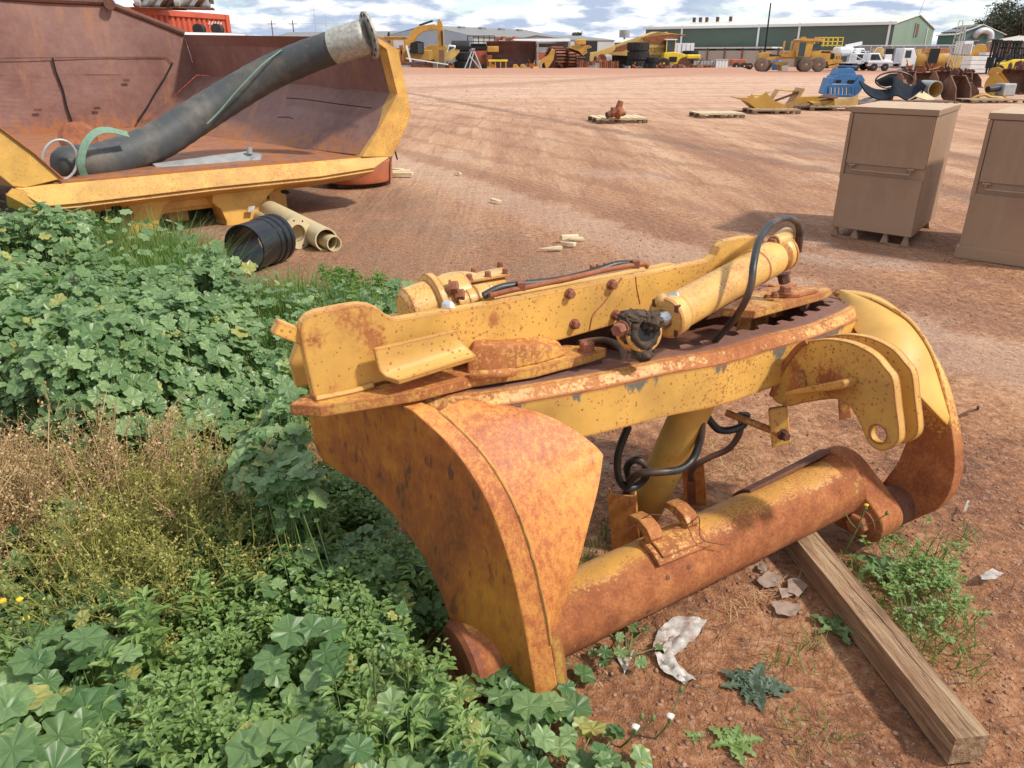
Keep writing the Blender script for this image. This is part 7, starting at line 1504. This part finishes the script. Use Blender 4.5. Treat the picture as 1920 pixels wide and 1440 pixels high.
# B: dry bush
def bush(n_, poly, xr, yr, hf, mat, name, lab, seed):
    x_, y_, h_ = scatter(n_, poly, xr, yr, hf); N_ = len(x_); g_ = np.random.default_rng(seed); A_, B_, S_ = [], [], []
    up = np.c_[g_.normal(size=(N_, 2)) * .38, np.ones(N_)]; base = np.c_[x_, y_, np.zeros(N_)]; P0 = base; cur = base; d = nrmz(up)
    tipsP, tipsD = [], []
    for sgm in range(4):
        nx_ = cur + d * (h_ * .27)[:, None]; A_.append(cur); B_.append(nx_); tipsP.append((cur, nx_)); cur = nx_; d = nrmz(d + g_.normal(size=(N_, 3)) * .22)
    A1, B1 = [np.concatenate(q_) for q_ in (A_, B_)]
    tw = []; C_ = []
    for (a_, b_) in tipsP[1:]:
        for r_ in range(5):
            s_ = g_.random((N_, 1)); p0 = a_ * (1 - s_) + b_ * s_; dd = nrmz((b_ - a_) * 6 + g_.normal(size=(N_, 3)) * .5); L_ = g_.uniform(.02, .075, (N_, 1)); p1 = p0 + dd * L_; tw.append((p0, p1))
            for f_ in (.3, .5, .75, 1.0): C_.append(p0 + (p1 - p0) * f_ + g_.normal(size=(N_, 3)) * .002)
    C_ = np.concatenate(C_); T0_, T1_ = np.concatenate([q_[0] for q_ in tw]), np.concatenate([q_[1] for q_ in tw])
    Nn = g_.normal(size=C_.shape); Dn = g_.normal(size=C_.shape)
    o_ = vmesh(name, [tubes(A1, B1, .0020, .0013), tubes(T0_, T1_, .0008, .0005), inst(*OV, C_, Nn, Dn, g_.uniform(.005, .012, len(C_)))], mat); tag(o_, lab, 'plants', kind='stuff')
PB_ = [(-400,720),(20,705),(150,790),(300,800),(390,850),(440,940),(400,1040),(150,1100),(-400,1150)]
bush(2600, [(-400,690),(20,705),(170,780),(330,790),(350,860),(100,930),(-400,1050)], (-2.2, -.2), (1.3, 2.7), lambda a_, b_: .43 + .34 * vnoise(a_, b_, .15, 8), 'straw', 'dry_weeds', 'dry tan seeded weed stalks at the left edge below the mallow', 3)
bush(2700, [(60,860),(330,800),(420,850),(450,950),(420,1050),(150,1090),(40,1000)], (-1.6, -.1), (1.2, 2.4), lambda a_, b_: .33 + .3 * vnoise(a_, b_, .15, 9), 'strawg', 'fading_weeds', 'yellow green wiry weeds between dry stalks and low herbs', 4)
# C: low herbs with small oval leaves
def herbs(n_, poly, xr, yr, hf, name, lab, size=(.010, .022), mat='herb', tpl=OV):
    x_, y_, h_ = scatter(n_, poly, xr, yr, hf); m_ = clear(x_, y_) & (vnoise(x_, y_, .13, 71) > -.22); x_, y_, h_ = x_[m_], y_[m_], h_[m_]; N_ = len(x_)
    top = np.c_[x_, y_, h_] + rng.normal(size=(N_, 3)) * np.array([.03, .03, 0]); bas = np.c_[x_, y_, np.zeros(N_)]; LP, LN, LD, LS = [], [], [], []
    for lv in (1.0, .9, .78, .62):
        for r_ in range(4 if lv > .7 else 3):
            a_ = rng.uniform(0, 6.28, N_); dr = np.c_[np.cos(a_), np.sin(a_), .25 * np.ones(N_) + (.5 if lv == 1.0 else 0)]; P_1 = bas + (top - bas) * lv + dr * .004; LP.append(P_1); LD.append(dr); LN.append(np.c_[-np.cos(a_) * .35, -np.sin(a_) * .35, np.ones(N_)] + rng.normal(size=(N_, 3)) * .2); LS.append(rng.uniform(*size, N_) * (.75 if lv == 1.0 else 1.1))
    o_ = vmesh(name, [tubes(bas, top, .0016, .0008), inst(*tpl, np.concatenate(LP), np.concatenate(LN), np.concatenate(LD), np.concatenate(LS))], mat); tag(o_, lab, 'plants', kind='stuff'); return N_
hC = lambda a_, b_: .15 + .20 * vnoise(a_, b_, .35, 12) + .06 * vnoise(a_, b_, .1, 13)
PC = [(-900,1040),(150,1060),(380,1010),(430,930),(610,880),(700,940),(790,1040),(845,1140),(860,1200),(850,1290),(900,1400),(960,1500),(980,1900),(-900,1900)]
print('herbs', herbs(15000, PC, (-2.4, .3), (.9, 2.5), hC, 'low_herbs', 'low carpet of small oval leaved green weeds in the left foreground', (.014, .030)))
herbs(2600, PC, (-2.2, .2), (1.0, 2.4), lambda a_, b_: .19 + .22 * vnoise(a_, b_, .2, 15), 'tall_herbs', 'taller pale green sprigs standing out of the low weeds', (.014, .026), 'weed', OV)
x_, y_, h_ = scatter(9000, PC, (-2.3, .3), (.9, 2.5), lambda a_, b_: .19 + .16 * vnoise(a_, b_, .22, 83)); m_ = clear(x_, y_) & (vnoise(x_, y_, .30, 84) > .03); x_, y_, h_ = x_[m_], y_[m_], h_[m_]
P = np.c_[x_, y_, h_ * (1 - .6 * rng.random(len(x_)) ** 1.5)]; Nn = rng.normal(size=P.shape) * .35 + np.array([.1, -.1, 1]); S = .010 + .018 * rng.random(len(x_)) ** 1.5
tag(vmesh('young_mallow', leaves(ML, P, Nn, S) + [tubes(np.c_[x_, y_, 0 * x_], P - np.array([0, 0, .002]), .0018, .001)], 'mallow'), 'small young mallow leaves mixed into the low foreground weeds', 'plants', kind='stuff')
herbs(420, PC, (-2.2, .2), (1.0, 2.4), lambda a_, b_: .23 + .14 * vnoise(a_, b_, .2, 17), 'lance_herbs', 'scattered upright sprigs with narrow pointed leaves in the left foreground', (.022, .045), 'weed', LA)
grass(5200, PC, (-2.3, .3), (.95, 2.5), lambda a_, b_: .21 + .16 * vnoise(a_, b_, .3, 44), .0028, lab='thin grass blades mixed into the low foreground weeds', lean=.6)
# individual plants ----------------------------------------------------------------
def mallow_plant(px, py, z_, n_, rad, h_, s_, lab, seed, grp='mallow plants in the foreground'):
    n_ = int(n_ * 1.7); rad *= 1.12
    """leaf cluster whose crown centre is seen at (px,py) at height z_"""
    c_ = gz(px, py, z_); g_ = np.random.default_rng(seed); t1 = thing('mallow_plant', lab, 'plant', (c_.x, c_.y, 0), 0, grp)
    a_ = g_.uniform(0, 6.28, n_); r_ = rad * np.sqrt(g_.random(n_)); z1 = z_ * (1 - .55 * (r_ / rad) ** 2) * g_.uniform(.7, 1.1, n_); P_1 = np.c_[c_.x + r_ * np.cos(a_), c_.y + r_ * np.sin(a_), np.maximum(z1, .02)]
    Nn = np.c_[np.cos(a_) * r_ / rad * .5, np.sin(a_) * r_ / rad * .5, np.ones(n_)] + g_.normal(size=(n_, 3)) * .22 + np.array([.1, -.25, 0]); D_ = np.c_[np.cos(a_), np.sin(a_), np.zeros(n_)]; S_ = g_.uniform(.55, 1.1, n_) * s_ * .86
    k_ = g_.integers(0, 4, n_); ps = [inst(*ML[i], P_1[k_ == i], Nn[k_ == i], D_[k_ == i], S_[k_ == i]) for i in range(4) if (k_ == i).any()]
    v_, f_, u_ = merge(ps); obj('leaves', nmesh('leaves', v_, f_, u_, True), M['mallow'], t1)
    bs = np.c_[c_.x + g_.normal(size=n_) * .02, c_.y + g_.normal(size=n_) * .02, np.zeros(n_)]; md = (bs + P_1) / 2 + np.c_[(P_1 - bs)[:, :2] * -.12, np.abs(P_1[:, 2]) * .12]
    v_, f_, u_ = merge([tubes(bs, md, .0028, .0024), tubes(md, P_1 - np.array([0, 0, .002]), .0024, .0016)]); obj('stalks', nmesh('stalks', v_, f_, u_), M['stem'], t1); return t1
mp_list = [(555,1165,.32,12,.13,.3,.048,'mallow plant with broad leaves left of the yoke foot, highest of the group'),
 (650,1240,.26,14,.13,.3,.050,'mallow plant with scalloped leaves just below the highest one'),
 (770,1310,.22,12,.12,.2,.048,'mallow plant beside the rusty tube end'),
 (940,1275,.13,9,.12,.2,.046,'mallow plant growing over the foot of the yoke arm'),
 (1050,1270,.10,6,.10,.2,.042,'small mallow plant right of the yoke foot at the tube'),
 (1010,1370,.16,18,.16,.2,.046,'bushy mallow plant at the bottom in front of the yoke foot'),
 (1090,1420,.12,14,.15,.2,.044,'mallow plant at the bottom edge where weeds meet red dirt'),
 (500,1390,.30,10,.14,.3,.055,'large leaved mallow at the bottom edge left of centre'),
 (620,1430,.28,12,.15,.3,.052,'mallow at the very bottom edge, right of the large leaved one'),
 (870,1400,.18,14,.15,.2,.044,'mallow at the bottom edge in front of the tube end'),
 (140,1110,.34,9,.13,.3,.050,'mallow with cupped leaves on the left under the dry weeds'),
 (90,1200,.34,14,.15,.3,.050,'mallow in the left foreground below the cupped one'),
 (20,1290,.36,14,.15,.3,.055,'mallow cut by the left edge near the bottom'),
 (190,1250,.28,10,.12,.3,.046,'mallow left of the tall pale green weed'),
 (30,1400,.34,12,.15,.3,.058,'mallow in the bottom left corner'),
 (1170,1190,.08,8,.10,.2,.024,'small trailing mallow climbing at the underside of the rusty tube'),
 (470,880,.33,16,.14,.3,.050,'dark leaved mallow between dry weeds and the yellow yoke'),
 (90,930,.36,14,.16,.3,.050,'mallow sprouting out of the dry stalks at left')]
for i, a_ in enumerate(mp_list): mallow_plant(*a_, seed=100 + i)
def tall_weed(px, py, z_, lab, seed, n_=34, L_=.05, mat='herb_b'):
    top = gz(px, py, z_); g_ = np.random.default_rng(seed); t1 = thing('tall_weed', lab, 'plant', (top.x, top.y + .02, 0), 0, 'pale green upright weeds')
    zz = np.linspace(.25, 1, n_) ** .9 * z_; a_ = np.arange(n_) * 2.4; c_ = np.c_[top.x + .01 * np.sin(zz * 20), np.full(n_, top.y) , zz]; D_ = np.c_[np.cos(a_), np.sin(a_), np.full(n_, .55)]; Nn = np.c_[-np.cos(a_) * .6, -np.sin(a_) * .6, np.ones(n_)]; S_ = L_ * (1.25 - .75 * np.linspace(0, 1, n_)) * g_.uniform(.8, 1.2, n_)
    v_, f_, u_ = inst(*LA, c_, Nn, D_, S_); obj('leaves', nmesh('leaves', v_, f_, u_), M['weed'], t1)
    obj('stem', sweep(B(), [V(top.x, top.y + .02, 0), V(top.x + .005, top.y + .01, z_ * .5), V(top.x, top.y, z_)], [.004, .003, .0015], 6), M['stem'], t1, smooth=60)
tall_weed(262, 1115, .38, 'tallest upright pale green weed with pointed leaves in the left foreground', 1, 44, .07); tall_weed(275, 1325, .36, 'upright pale green weed nearest the bottom left corner', 2, 30, .055); tall_weed(360, 1290, .34, 'slender pale green weed right of the others near the bottom', 3, 30, .05); tall_weed(180, 1370, .3, 'short pale green weed left of the other two at the bottom', 4, 26, .05); tall_weed(420, 1180, .27, 'small pale green weed between tall weed and mallow plants', 5, 24, .04)
def sow_thistle(px, py, z_, lab, seed, nb=5, col='fluff'):
    top = gz(px, py, z_); rn = random.Random(seed); t1 = thing('flower_weed', lab, 'plant', (top.x, top.y, 0), 0, 'thin flowering weeds')
    st = B(); sweep(st, spline([V(top.x - .03, top.y + .02, 0), V(top.x - .01, top.y + .01, z_ * .5), top], 5), .0028, 6); tips = [top]
    for k in range(nb):
        f_ = rn.uniform(.55, .9); b0 = V(top.x - .02 * (1 - f_), top.y + .015 * (1 - f_), z_ * f_); b1 = b0 + V(rn.uniform(-.07, .07), rn.uniform(-.05, .05), rn.uniform(.04, .09)); sweep(st, spline([b0, b0.lerp(b1, .5) + V(0, 0, -.01), b1], 4), .0018, 5); tips.append(b1)
    obj('stem', st, M['stem'], t1, smooth=60)
    for k, p in enumerate(tips):
        bd = lathe(B(), p - V(0, 0, .004), V(.1, 0, 1), [(0, .001), (.004, .006), (.010, .0065), (.016, .004), (.019, .0015)], 8); obj('bud', bd, M['stem'], t1, smooth=60)
        if k % 3 == 0 and (col == 'petal' or z_ < .1): obj('flower', blob(p + V(.001, 0, .017), .008 if col == 'petal' else .010, (1, 1, .6), k, .3, 2, 20), M[col], t1)
sow_thistle(607, 905, .40, 'thin stem with yellow flower in front of the yoke arm', 1, 2, 'petal'); sow_thistle(700, 1235, .34, 'sow thistle with buds and seed heads left of the tube end', 2, 7); sow_thistle(40, 1135, .46, 'sow thistle with buds at the left edge', 3, 8, 'petal'); sow_thistle(765, 1250, .28, 'thin budding weed just left of the tube end', 4, 4); sow_thistle(1255, 1352, .09, 'small seed head plant on the red dirt right of the bottom mallow', 5, 1); sow_thistle(1190, 1372, .08, 'small white seed head plant near the bottom mallow', 6, 2); sow_thistle(560, 765, .5, 'tiny yellow flowered weed under the left tip of the drawbar', 7, 2, 'petal'); sow_thistle(1622, 955, .2, 'weed with one yellow flower at the pivot bolt', 8, 2, 'petal')
def rosette(px, py, n_, L_, W_, lab, mat, seed, jag=5, cat='plant', rise=.25):
    c_ = gz(px, py, 0); g_ = random.Random(seed); t1 = thing('rosette_weed', lab, cat, (c_.x, c_.y, 0), 0, 'flat rosette weeds on the red dirt'); bm = B()
    for k in range(n_):
        a_ = 2.4 * k + g_.uniform(-.2, .2); L1 = L_ * (1 - .5 * (k / n_)) * g_.uniform(.85, 1.1); el_ = rise * (.3 + 1.2 * k / n_); d = V(math.cos(a_), math.sin(a_), 0); s_ = V(-d.y, d.x, 0); m_ = jag * 2; mid_ = []; lf = []; rt = []
        for i in range(m_ + 1):
            t_ = i / m_; w_ = W_ * math.sin(math.pi * min(.97, .12 + t_ * .85)) ** .7 * (1.0 if i % 2 else .38) * (1 - .5 * k / n_); p = c_ + d * (L1 * t_) + UP * (.008 + el_ * L1 * t_ - .9 * el_ * L1 * t_ * t_); mid_.append(bm.verts.new(p)); bk_ = d * (-.15 * W_ if i % 2 else 0)
            cr = g_.uniform(.1, .6) * w_; lf.append(bm.verts.new(p + s_ * w_ + UP * cr + bk_)); rt.append(bm.verts.new(p - s_ * w_ + UP * cr * .7 + bk_))
        for i in range(m_):
            bm.faces.new((mid_[i], mid_[i+1], lf[i+1], lf[i])); bm.faces.new((mid_[i+1], mid_[i], rt[i], rt[i+1]))
    obj('leaves', bm, M[mat], t1); obj('root_crown', blob(c_ + UP * .004, .008, (1, 1, .6), 1, .2, 2), M['stem'], t1); return t1
rosette(1411, 1290, 16, .105, .026, 'grey green spiny thistle rosette lying flat on the red dirt', 'thistle', 1, 6, rise=.35)
rosette(1375, 1400, 10, .075, .020, 'green toothed rosette at the bottom of the red dirt', 'weed', 2, 5, rise=.6)
rosette(1655, 1075, 9, .12, .03, 'broad leaved green rosette just right of the timber beam', 'mallow', 3, 4, rise=.9)
rosette(1565, 1185, 7, .09, .024, 'dark broad leaves growing against the left side of the timber beam', 'mallow', 4, 3, rise=.9)
rosette(1300, 1385, 5, .03, .010, 'tiny seedling on the red dirt near the white seed head', 'weed', 5, 3)
# grass right of the beam, around the lug and along the tube
grass(5200, [(1560,960),(1700,950),(1790,1000),(1840,1150),(1850,1260),(1760,1230),(1680,1130),(1590,1060)], (.6, 2.2), (1.3, 2.6), lambda a_, b_: .09 + .08 * vnoise(a_, b_, .3, 33), .0035, lab='scruffy green grass along the right side of the timber beam', clump=.16, lean=.7)
herbs(900, [(1600,930),(1720,960),(1800,1040),(1850,1170),(1740,1190),(1660,1110),(1600,1040)], (.8, 2.0), (1.4, 2.6), lambda a_, b_: .09 + .08 * vnoise(a_, b_, .2, 35), 'low_herbs', 'small leaved green weeds around the pivot end of the tube', (.010, .022), 'weed')
grass(1500, [(1440,1180),(1540,1150),(1580,1250),(1620,1400),(1500,1440),(1440,1300)], (.3, 1.4), (1.1, 2.0), lambda a_, b_: .05 + .05 * vnoise(a_, b_, .3, 34), .003, lab='sparse grass blades on the red dirt left of the timber beam', clump=.11, lean=.9)
grass(900, [(1790,960),(1880,980),(1880,1010),(1800,1000)], (1.4, 2.6), (2., 2.8), lambda a_, b_: .07 + 0 * a_, .003, lab='small grass tuft right of the yoke at the edge of the photo', lean=.8)
grass(3500, [(1040,1240),(1250,1150),(1420,1050),(1520,1000),(1540,1060),(1400,1130),(1250,1210),(1100,1300)], (.1, 1.4), (1.4, 2.4), lambda a_, b_: .05 + .05 * vnoise(a_, b_, .3, 36), .003, lab='short grass and stalks in the shadow under the tube', mat='straw', lean=1.2, clump=.13)
grass(2600, [(1060,990),(1140,960),(1140,1060),(1080,1110),(1060,1080)], (0, 1), (1.8, 3), lambda a_, b_: .10 + .05 * vnoise(a_, b_, .3, 37), .004, lab='green grass behind the tube seen past the left yoke')
grass(3000, [(1330,790),(1420,800),(1440,860),(1330,880)], (.5, 2), (2.3, 3.8), lambda a_, b_: .08 + .05 * vnoise(a_, b_, .3, 38), .003, lab='dry tan grass on the ground seen under the band', mat='straw', lean=1.1)
herbs(1400, [(600,500),(700,520),(770,545),(750,600),(640,560)], (-1.6, -.1), (3.2, 5.4), lambda a_, b_: .22 + .1 * vnoise(a_, b_, .2, 39), 'low_herbs', 'leafy green weeds at the far edge behind the drawbar', (.03, .05), 'grass')
# ------------------------------------------------------------------ timber, litter, stones
bn = gz(1825, 1382, .088); bf = gz(1512, 1004, .088); bd_ = (bn - bf).normalized(); bs_x = V(bd_.y, -bd_.x, 0)
TBm = thing('timber_beam', 'long weathered square timber beam on the dirt reaching under the tube', 'timber', tuple((bn.x, bn.y, 0)))
bm = B(); nseg = 40; Lb = (bn - (bf - bd_ * .25)).length; b0 = bf - bd_ * .25; rings = []
for i in range(nseg + 1):
    p = b0 + bd_ * (Lb * i / nseg); ring = []
    for sx_1, sz_1 in ((-1, -1), (1, -1), (1, -.02), (1, 0), (.86, .0), (.35, 0), (-.35, 0), (-.86, 0), (-1, 0), (-1, -.02)):
        k_ = noise.noise(V(i * .31, sx_1 * 3, sz_1 * 2)) * .0022; ring.append(bm.verts.new(p + bs_x * (sx_1 * .045 + k_) + UP * ((sz_1 * .086) + (k_ if sz_1 > -.5 else 0) + .0)))
    rings.append(ring)
for a_, b_ in zip(rings, rings[1:]):
    for j in range(10): bm.faces.new((a_[j], a_[(j+1) % 10], b_[(j+1) % 10], b_[j]))
bm.faces.new(rings[0]); bm.faces.new(rings[-1][::-1])
# long grain runs along the beam: turn the mesh so its local Y is the grain
o_ = obj('beam_body', bm, M['timber'], TBm)
ang = math.atan2(bd_.y, bd_.x) - math.pi / 2
o_.data.transform(Matrix.Rotation(-ang, 4, 'Z')); o_.rotation_euler = (0, 0, ang)
for pts, w_ in (([(0.30, -.006), (.42, -.012), (.5, -.007), (.62, -.016), (.75, -.011), (.88, -.018), (.985, -.013)], .0022),):
    obj('drying_crack', sweep(B(), spline([b0 + bd_ * (Lb * t_) + bs_x * s_ + UP * .0004 for t_, s_ in pts], 6), [w_ / 2 * (.35 + .65 * math.sin(math.pi * min(1, k / 30))) for k in range(37)], 5), M['dark'], TBm)
def crumple(px, py, pts, lab, mat, seed, h_=.03, z0=.012, name='plastic_scrap', cat='litter', grp=None, sub=4):
    """thin crumpled sheet, outline in picture points laid on the ground"""
    P0 = [gz(x, y, z0) for x, y in pts]; bm = B(); c_ = sum(P0, Vector()) / len(P0); vs = [bm.verts.new(p) for p in P0]; cv = bm.verts.new(c_)
    for i in range(len(vs)): bm.faces.new((vs[i], vs[(i+1) % len(vs)], cv))
    bmesh.ops.subdivide_edges(bm, edges=bm.edges[:], cuts=sub, use_grid_fill=True)
    for q_ in bm.verts:
        n_ = noise.noise(q_.co * 30 + V(seed, 0, 0)); q_.co.z += h_ * (abs(n_) * .75 + .16 * noise.noise(q_.co * 95)); q_.co.x += .004 * noise.noise(q_.co * 70)
    o_ = obj(name, bm, M[mat], smooth=50); tag(o_, lab, cat, grp); return o_
crumple(1275, 1200, [(1236,1180),(1262,1160),(1308,1158),(1326,1164),(1300,1205),(1262,1232),(1246,1224),(1222,1218)], 'torn dirty white plastic sheet lying below the rusty tube', 'white_pl', 1, .03)
crumple(1260, 1240, [(1228,1226),(1262,1230),(1270,1246),(1306,1274),(1285,1284),(1244,1262),(1232,1246)], 'narrow torn tail of white plastic below the larger sheet', 'white_pl', 2, .035)
crumple(1172, 1240, [(1154,1228),(1190,1222),(1180,1246),(1170,1268),(1164,1246)], 'small crumpled white plastic piece left of the torn sheet', 'white_pl', 3, .03)
crumple(1858, 1078, [(1838,1080),(1860,1066),(1882,1076),(1866,1086),(1840,1088)], 'small white paper scrap on the dirt near the right edge', 'white_pl', 4, .012)
crumple(1812, 950, [(1806,960),(1814,938),(1818,940),(1811,962)], 'thin white strip standing on the dirt right of the yoke', 'white_pl', 5, .02)
crumple(1710, 1142, [(1690,1140),(1712,1136),(1732,1138),(1728,1148),(1700,1150)], 'pale dry leaf right of the timber beam', 'leaflit', 6, .015, name='dry_leaf')
lf_ = [[(1404,1090),(1440,1062),(1476,1078),(1470,1105),(1430,1110)], [(1466,1080),(1500,1075),(1526,1100),(1500,1130),(1470,1120)], [(1420,1050),(1445,1060),(1440,1078),(1416,1070)], [(1430,1125),(1476,1120),(1520,1140),(1500,1165),(1450,1160)], [(1452,1100),(1490,1098),(1500,1118),(1460,1130)]]
lf_ = [[(sum(a_[0] for a_ in q_) / len(q_) * .35 + x_ * .65, sum(a_[1] for a_ in q_) / len(q_) * .35 + y_ * .65) for x_, y_ in q_] for q_ in lf_]
for i, (p_, l_) in enumerate(zip(lf_, ['large brittle grey leaf at the left of the dead leaf litter under the tube', 'large curled grey leaf at the right of the dead leaf litter, touching the beam grass', 'small dead leaf furthest up under the rusty tube', 'pale scrap of dead leaf nearest the viewer in the litter', 'dead leaf lying in the middle of the litter patch'])): crumple(0, 0, p_, l_, 'leaflit', 10 + i, .018, name='dead_leaf', cat='dead leaf', grp='dead leaves under the tube')
# sawn wood splinters in the yard
def chunk(px, py, L_, w_, a_, lab, h_=.03): 
    p = gz(px, py, h_); o_ = obj('wood_splinter', box(B(), p, (L_, w_, h_), R(a_)), M['pine'], bev=.006); 
    rn = random.Random(int(px))
    ex = Vector((math.cos(R(a_)), math.sin(R(a_)), 0)); sd_ = rn.choice((-1, 1))
    for q_ in o_.data.vertices:
        k_ = (q_.co - p).dot(ex) * sd_ / (L_ / 2); 
        if k_ > 0: q_.co = p + ex * (q_.co - p).dot(ex) + (q_.co - p - ex * (q_.co - p).dot(ex)) * .35
        q_.co += Vector((rn.uniform(-.012, .012), rn.uniform(-.010, .010), rn.uniform(-.004, .004)))
    tag(o_, lab, 'wood', 'pale wood splinters in the yard'); return o_
chunk(1033, 465, .20, .045, 12, 'straight pale wood splinter, nearest of the little pile'); chunk(1068, 443, .20, .05, 30, 'pale wood splinter lying on top of the little pile', .05); chunk(1064, 456, .16, .05, -40, 'short pale wood splinter under the topmost one'); chunk(1078, 447, .16, .04, 8, 'pale wood splinter at the right of the little pile')
chunk(931, 376, .18, .05, -50, 'single pale wood chip alone on the yard beyond the splinter pile'); chunk(858, 324, .2, .05, -60, 'far pale wood chip right of the truck body')
# pebbles and clods
g_ = np.random.default_rng(3); N_ = 26000
yy = 1.0 + 6.5 * g_.random(N_) ** 1.5; xx = g_.uniform(-1, 1, N_) * (yy * .8 + .3) + .25 * yy; ico = bmesh.new(); bmesh.ops.create_icosphere(ico, subdivisions=1, radius=1); tv = np.array([list(q_.co) for q_ in ico.verts]); tf = np.array([[q_.index for q_ in f.verts] for f in ico.faces]); ico.free()
cl_ = vnoise(xx, yy, .4, 51) + vnoise(xx, yy, .9, 52) > -.25; xx, yy = xx[cl_], yy[cl_]; N_ = len(xx); sz = .0018 + .006 * g_.random(N_) ** 5 + .0003 * yy
sc3 = np.stack([sz * g_.uniform(.7, 1.4, N_), sz * g_.uniform(.7, 1.4, N_), sz * g_.uniform(.4, .8, N_)], 1); jit = g_.uniform(.75, 1.25, (N_, len(tv), 1))
vv = tv[None] * jit * sc3[:, None] + np.c_[xx, yy, gh(xx, yy) + sz * .25][:, None]; ff = tf[None] + (np.arange(N_) * len(tv))[:, None, None]
o_ = obj('gravel', nmesh('gravel', vv.reshape(-1, 3), ff.reshape(-1, 3)), M['stone']); tag(o_, 'loose small stones and clods scattered over the red dirt', 'gravel', kind='stuff')
# dead twigs and straw on the ground
N_ = 3800; yy = 1.1 + 3.0 * g_.random(N_) ** 1.3; xx = g_.uniform(.1, 2.4, N_); a_ = g_.uniform(0, 6.28, N_); L_ = g_.uniform(.015, .09, N_); A_ = np.c_[xx, yy, gh(xx, yy) + .004]; B_ = A_ + np.c_[np.cos(a_) * L_, np.sin(a_) * L_, g_.uniform(0, .012, N_)]
m_ = (vnoise(xx, yy, .35, 61) > -.05); v_, f_, u_ = tubes(A_[m_], B_[m_], .0011, .0006); o_ = obj('ground_twigs', nmesh('ground_twigs', v_, f_), M['twig']); tag(o_, 'fine dead twigs and straw strewn over the dirt by the tube', 'twigs', kind='stuff')
o_ = obj('dead_twig', sweep(B(), spline([gz(1795, 782, .01), gz(1815, 772, .03), gz(1832, 768, .02), gz(1834, 762, .05)], 5), .006, 6), M['rust_dark']); tag(o_, 'dark forked twig on the dirt right of the yoke gusset', 'twig')
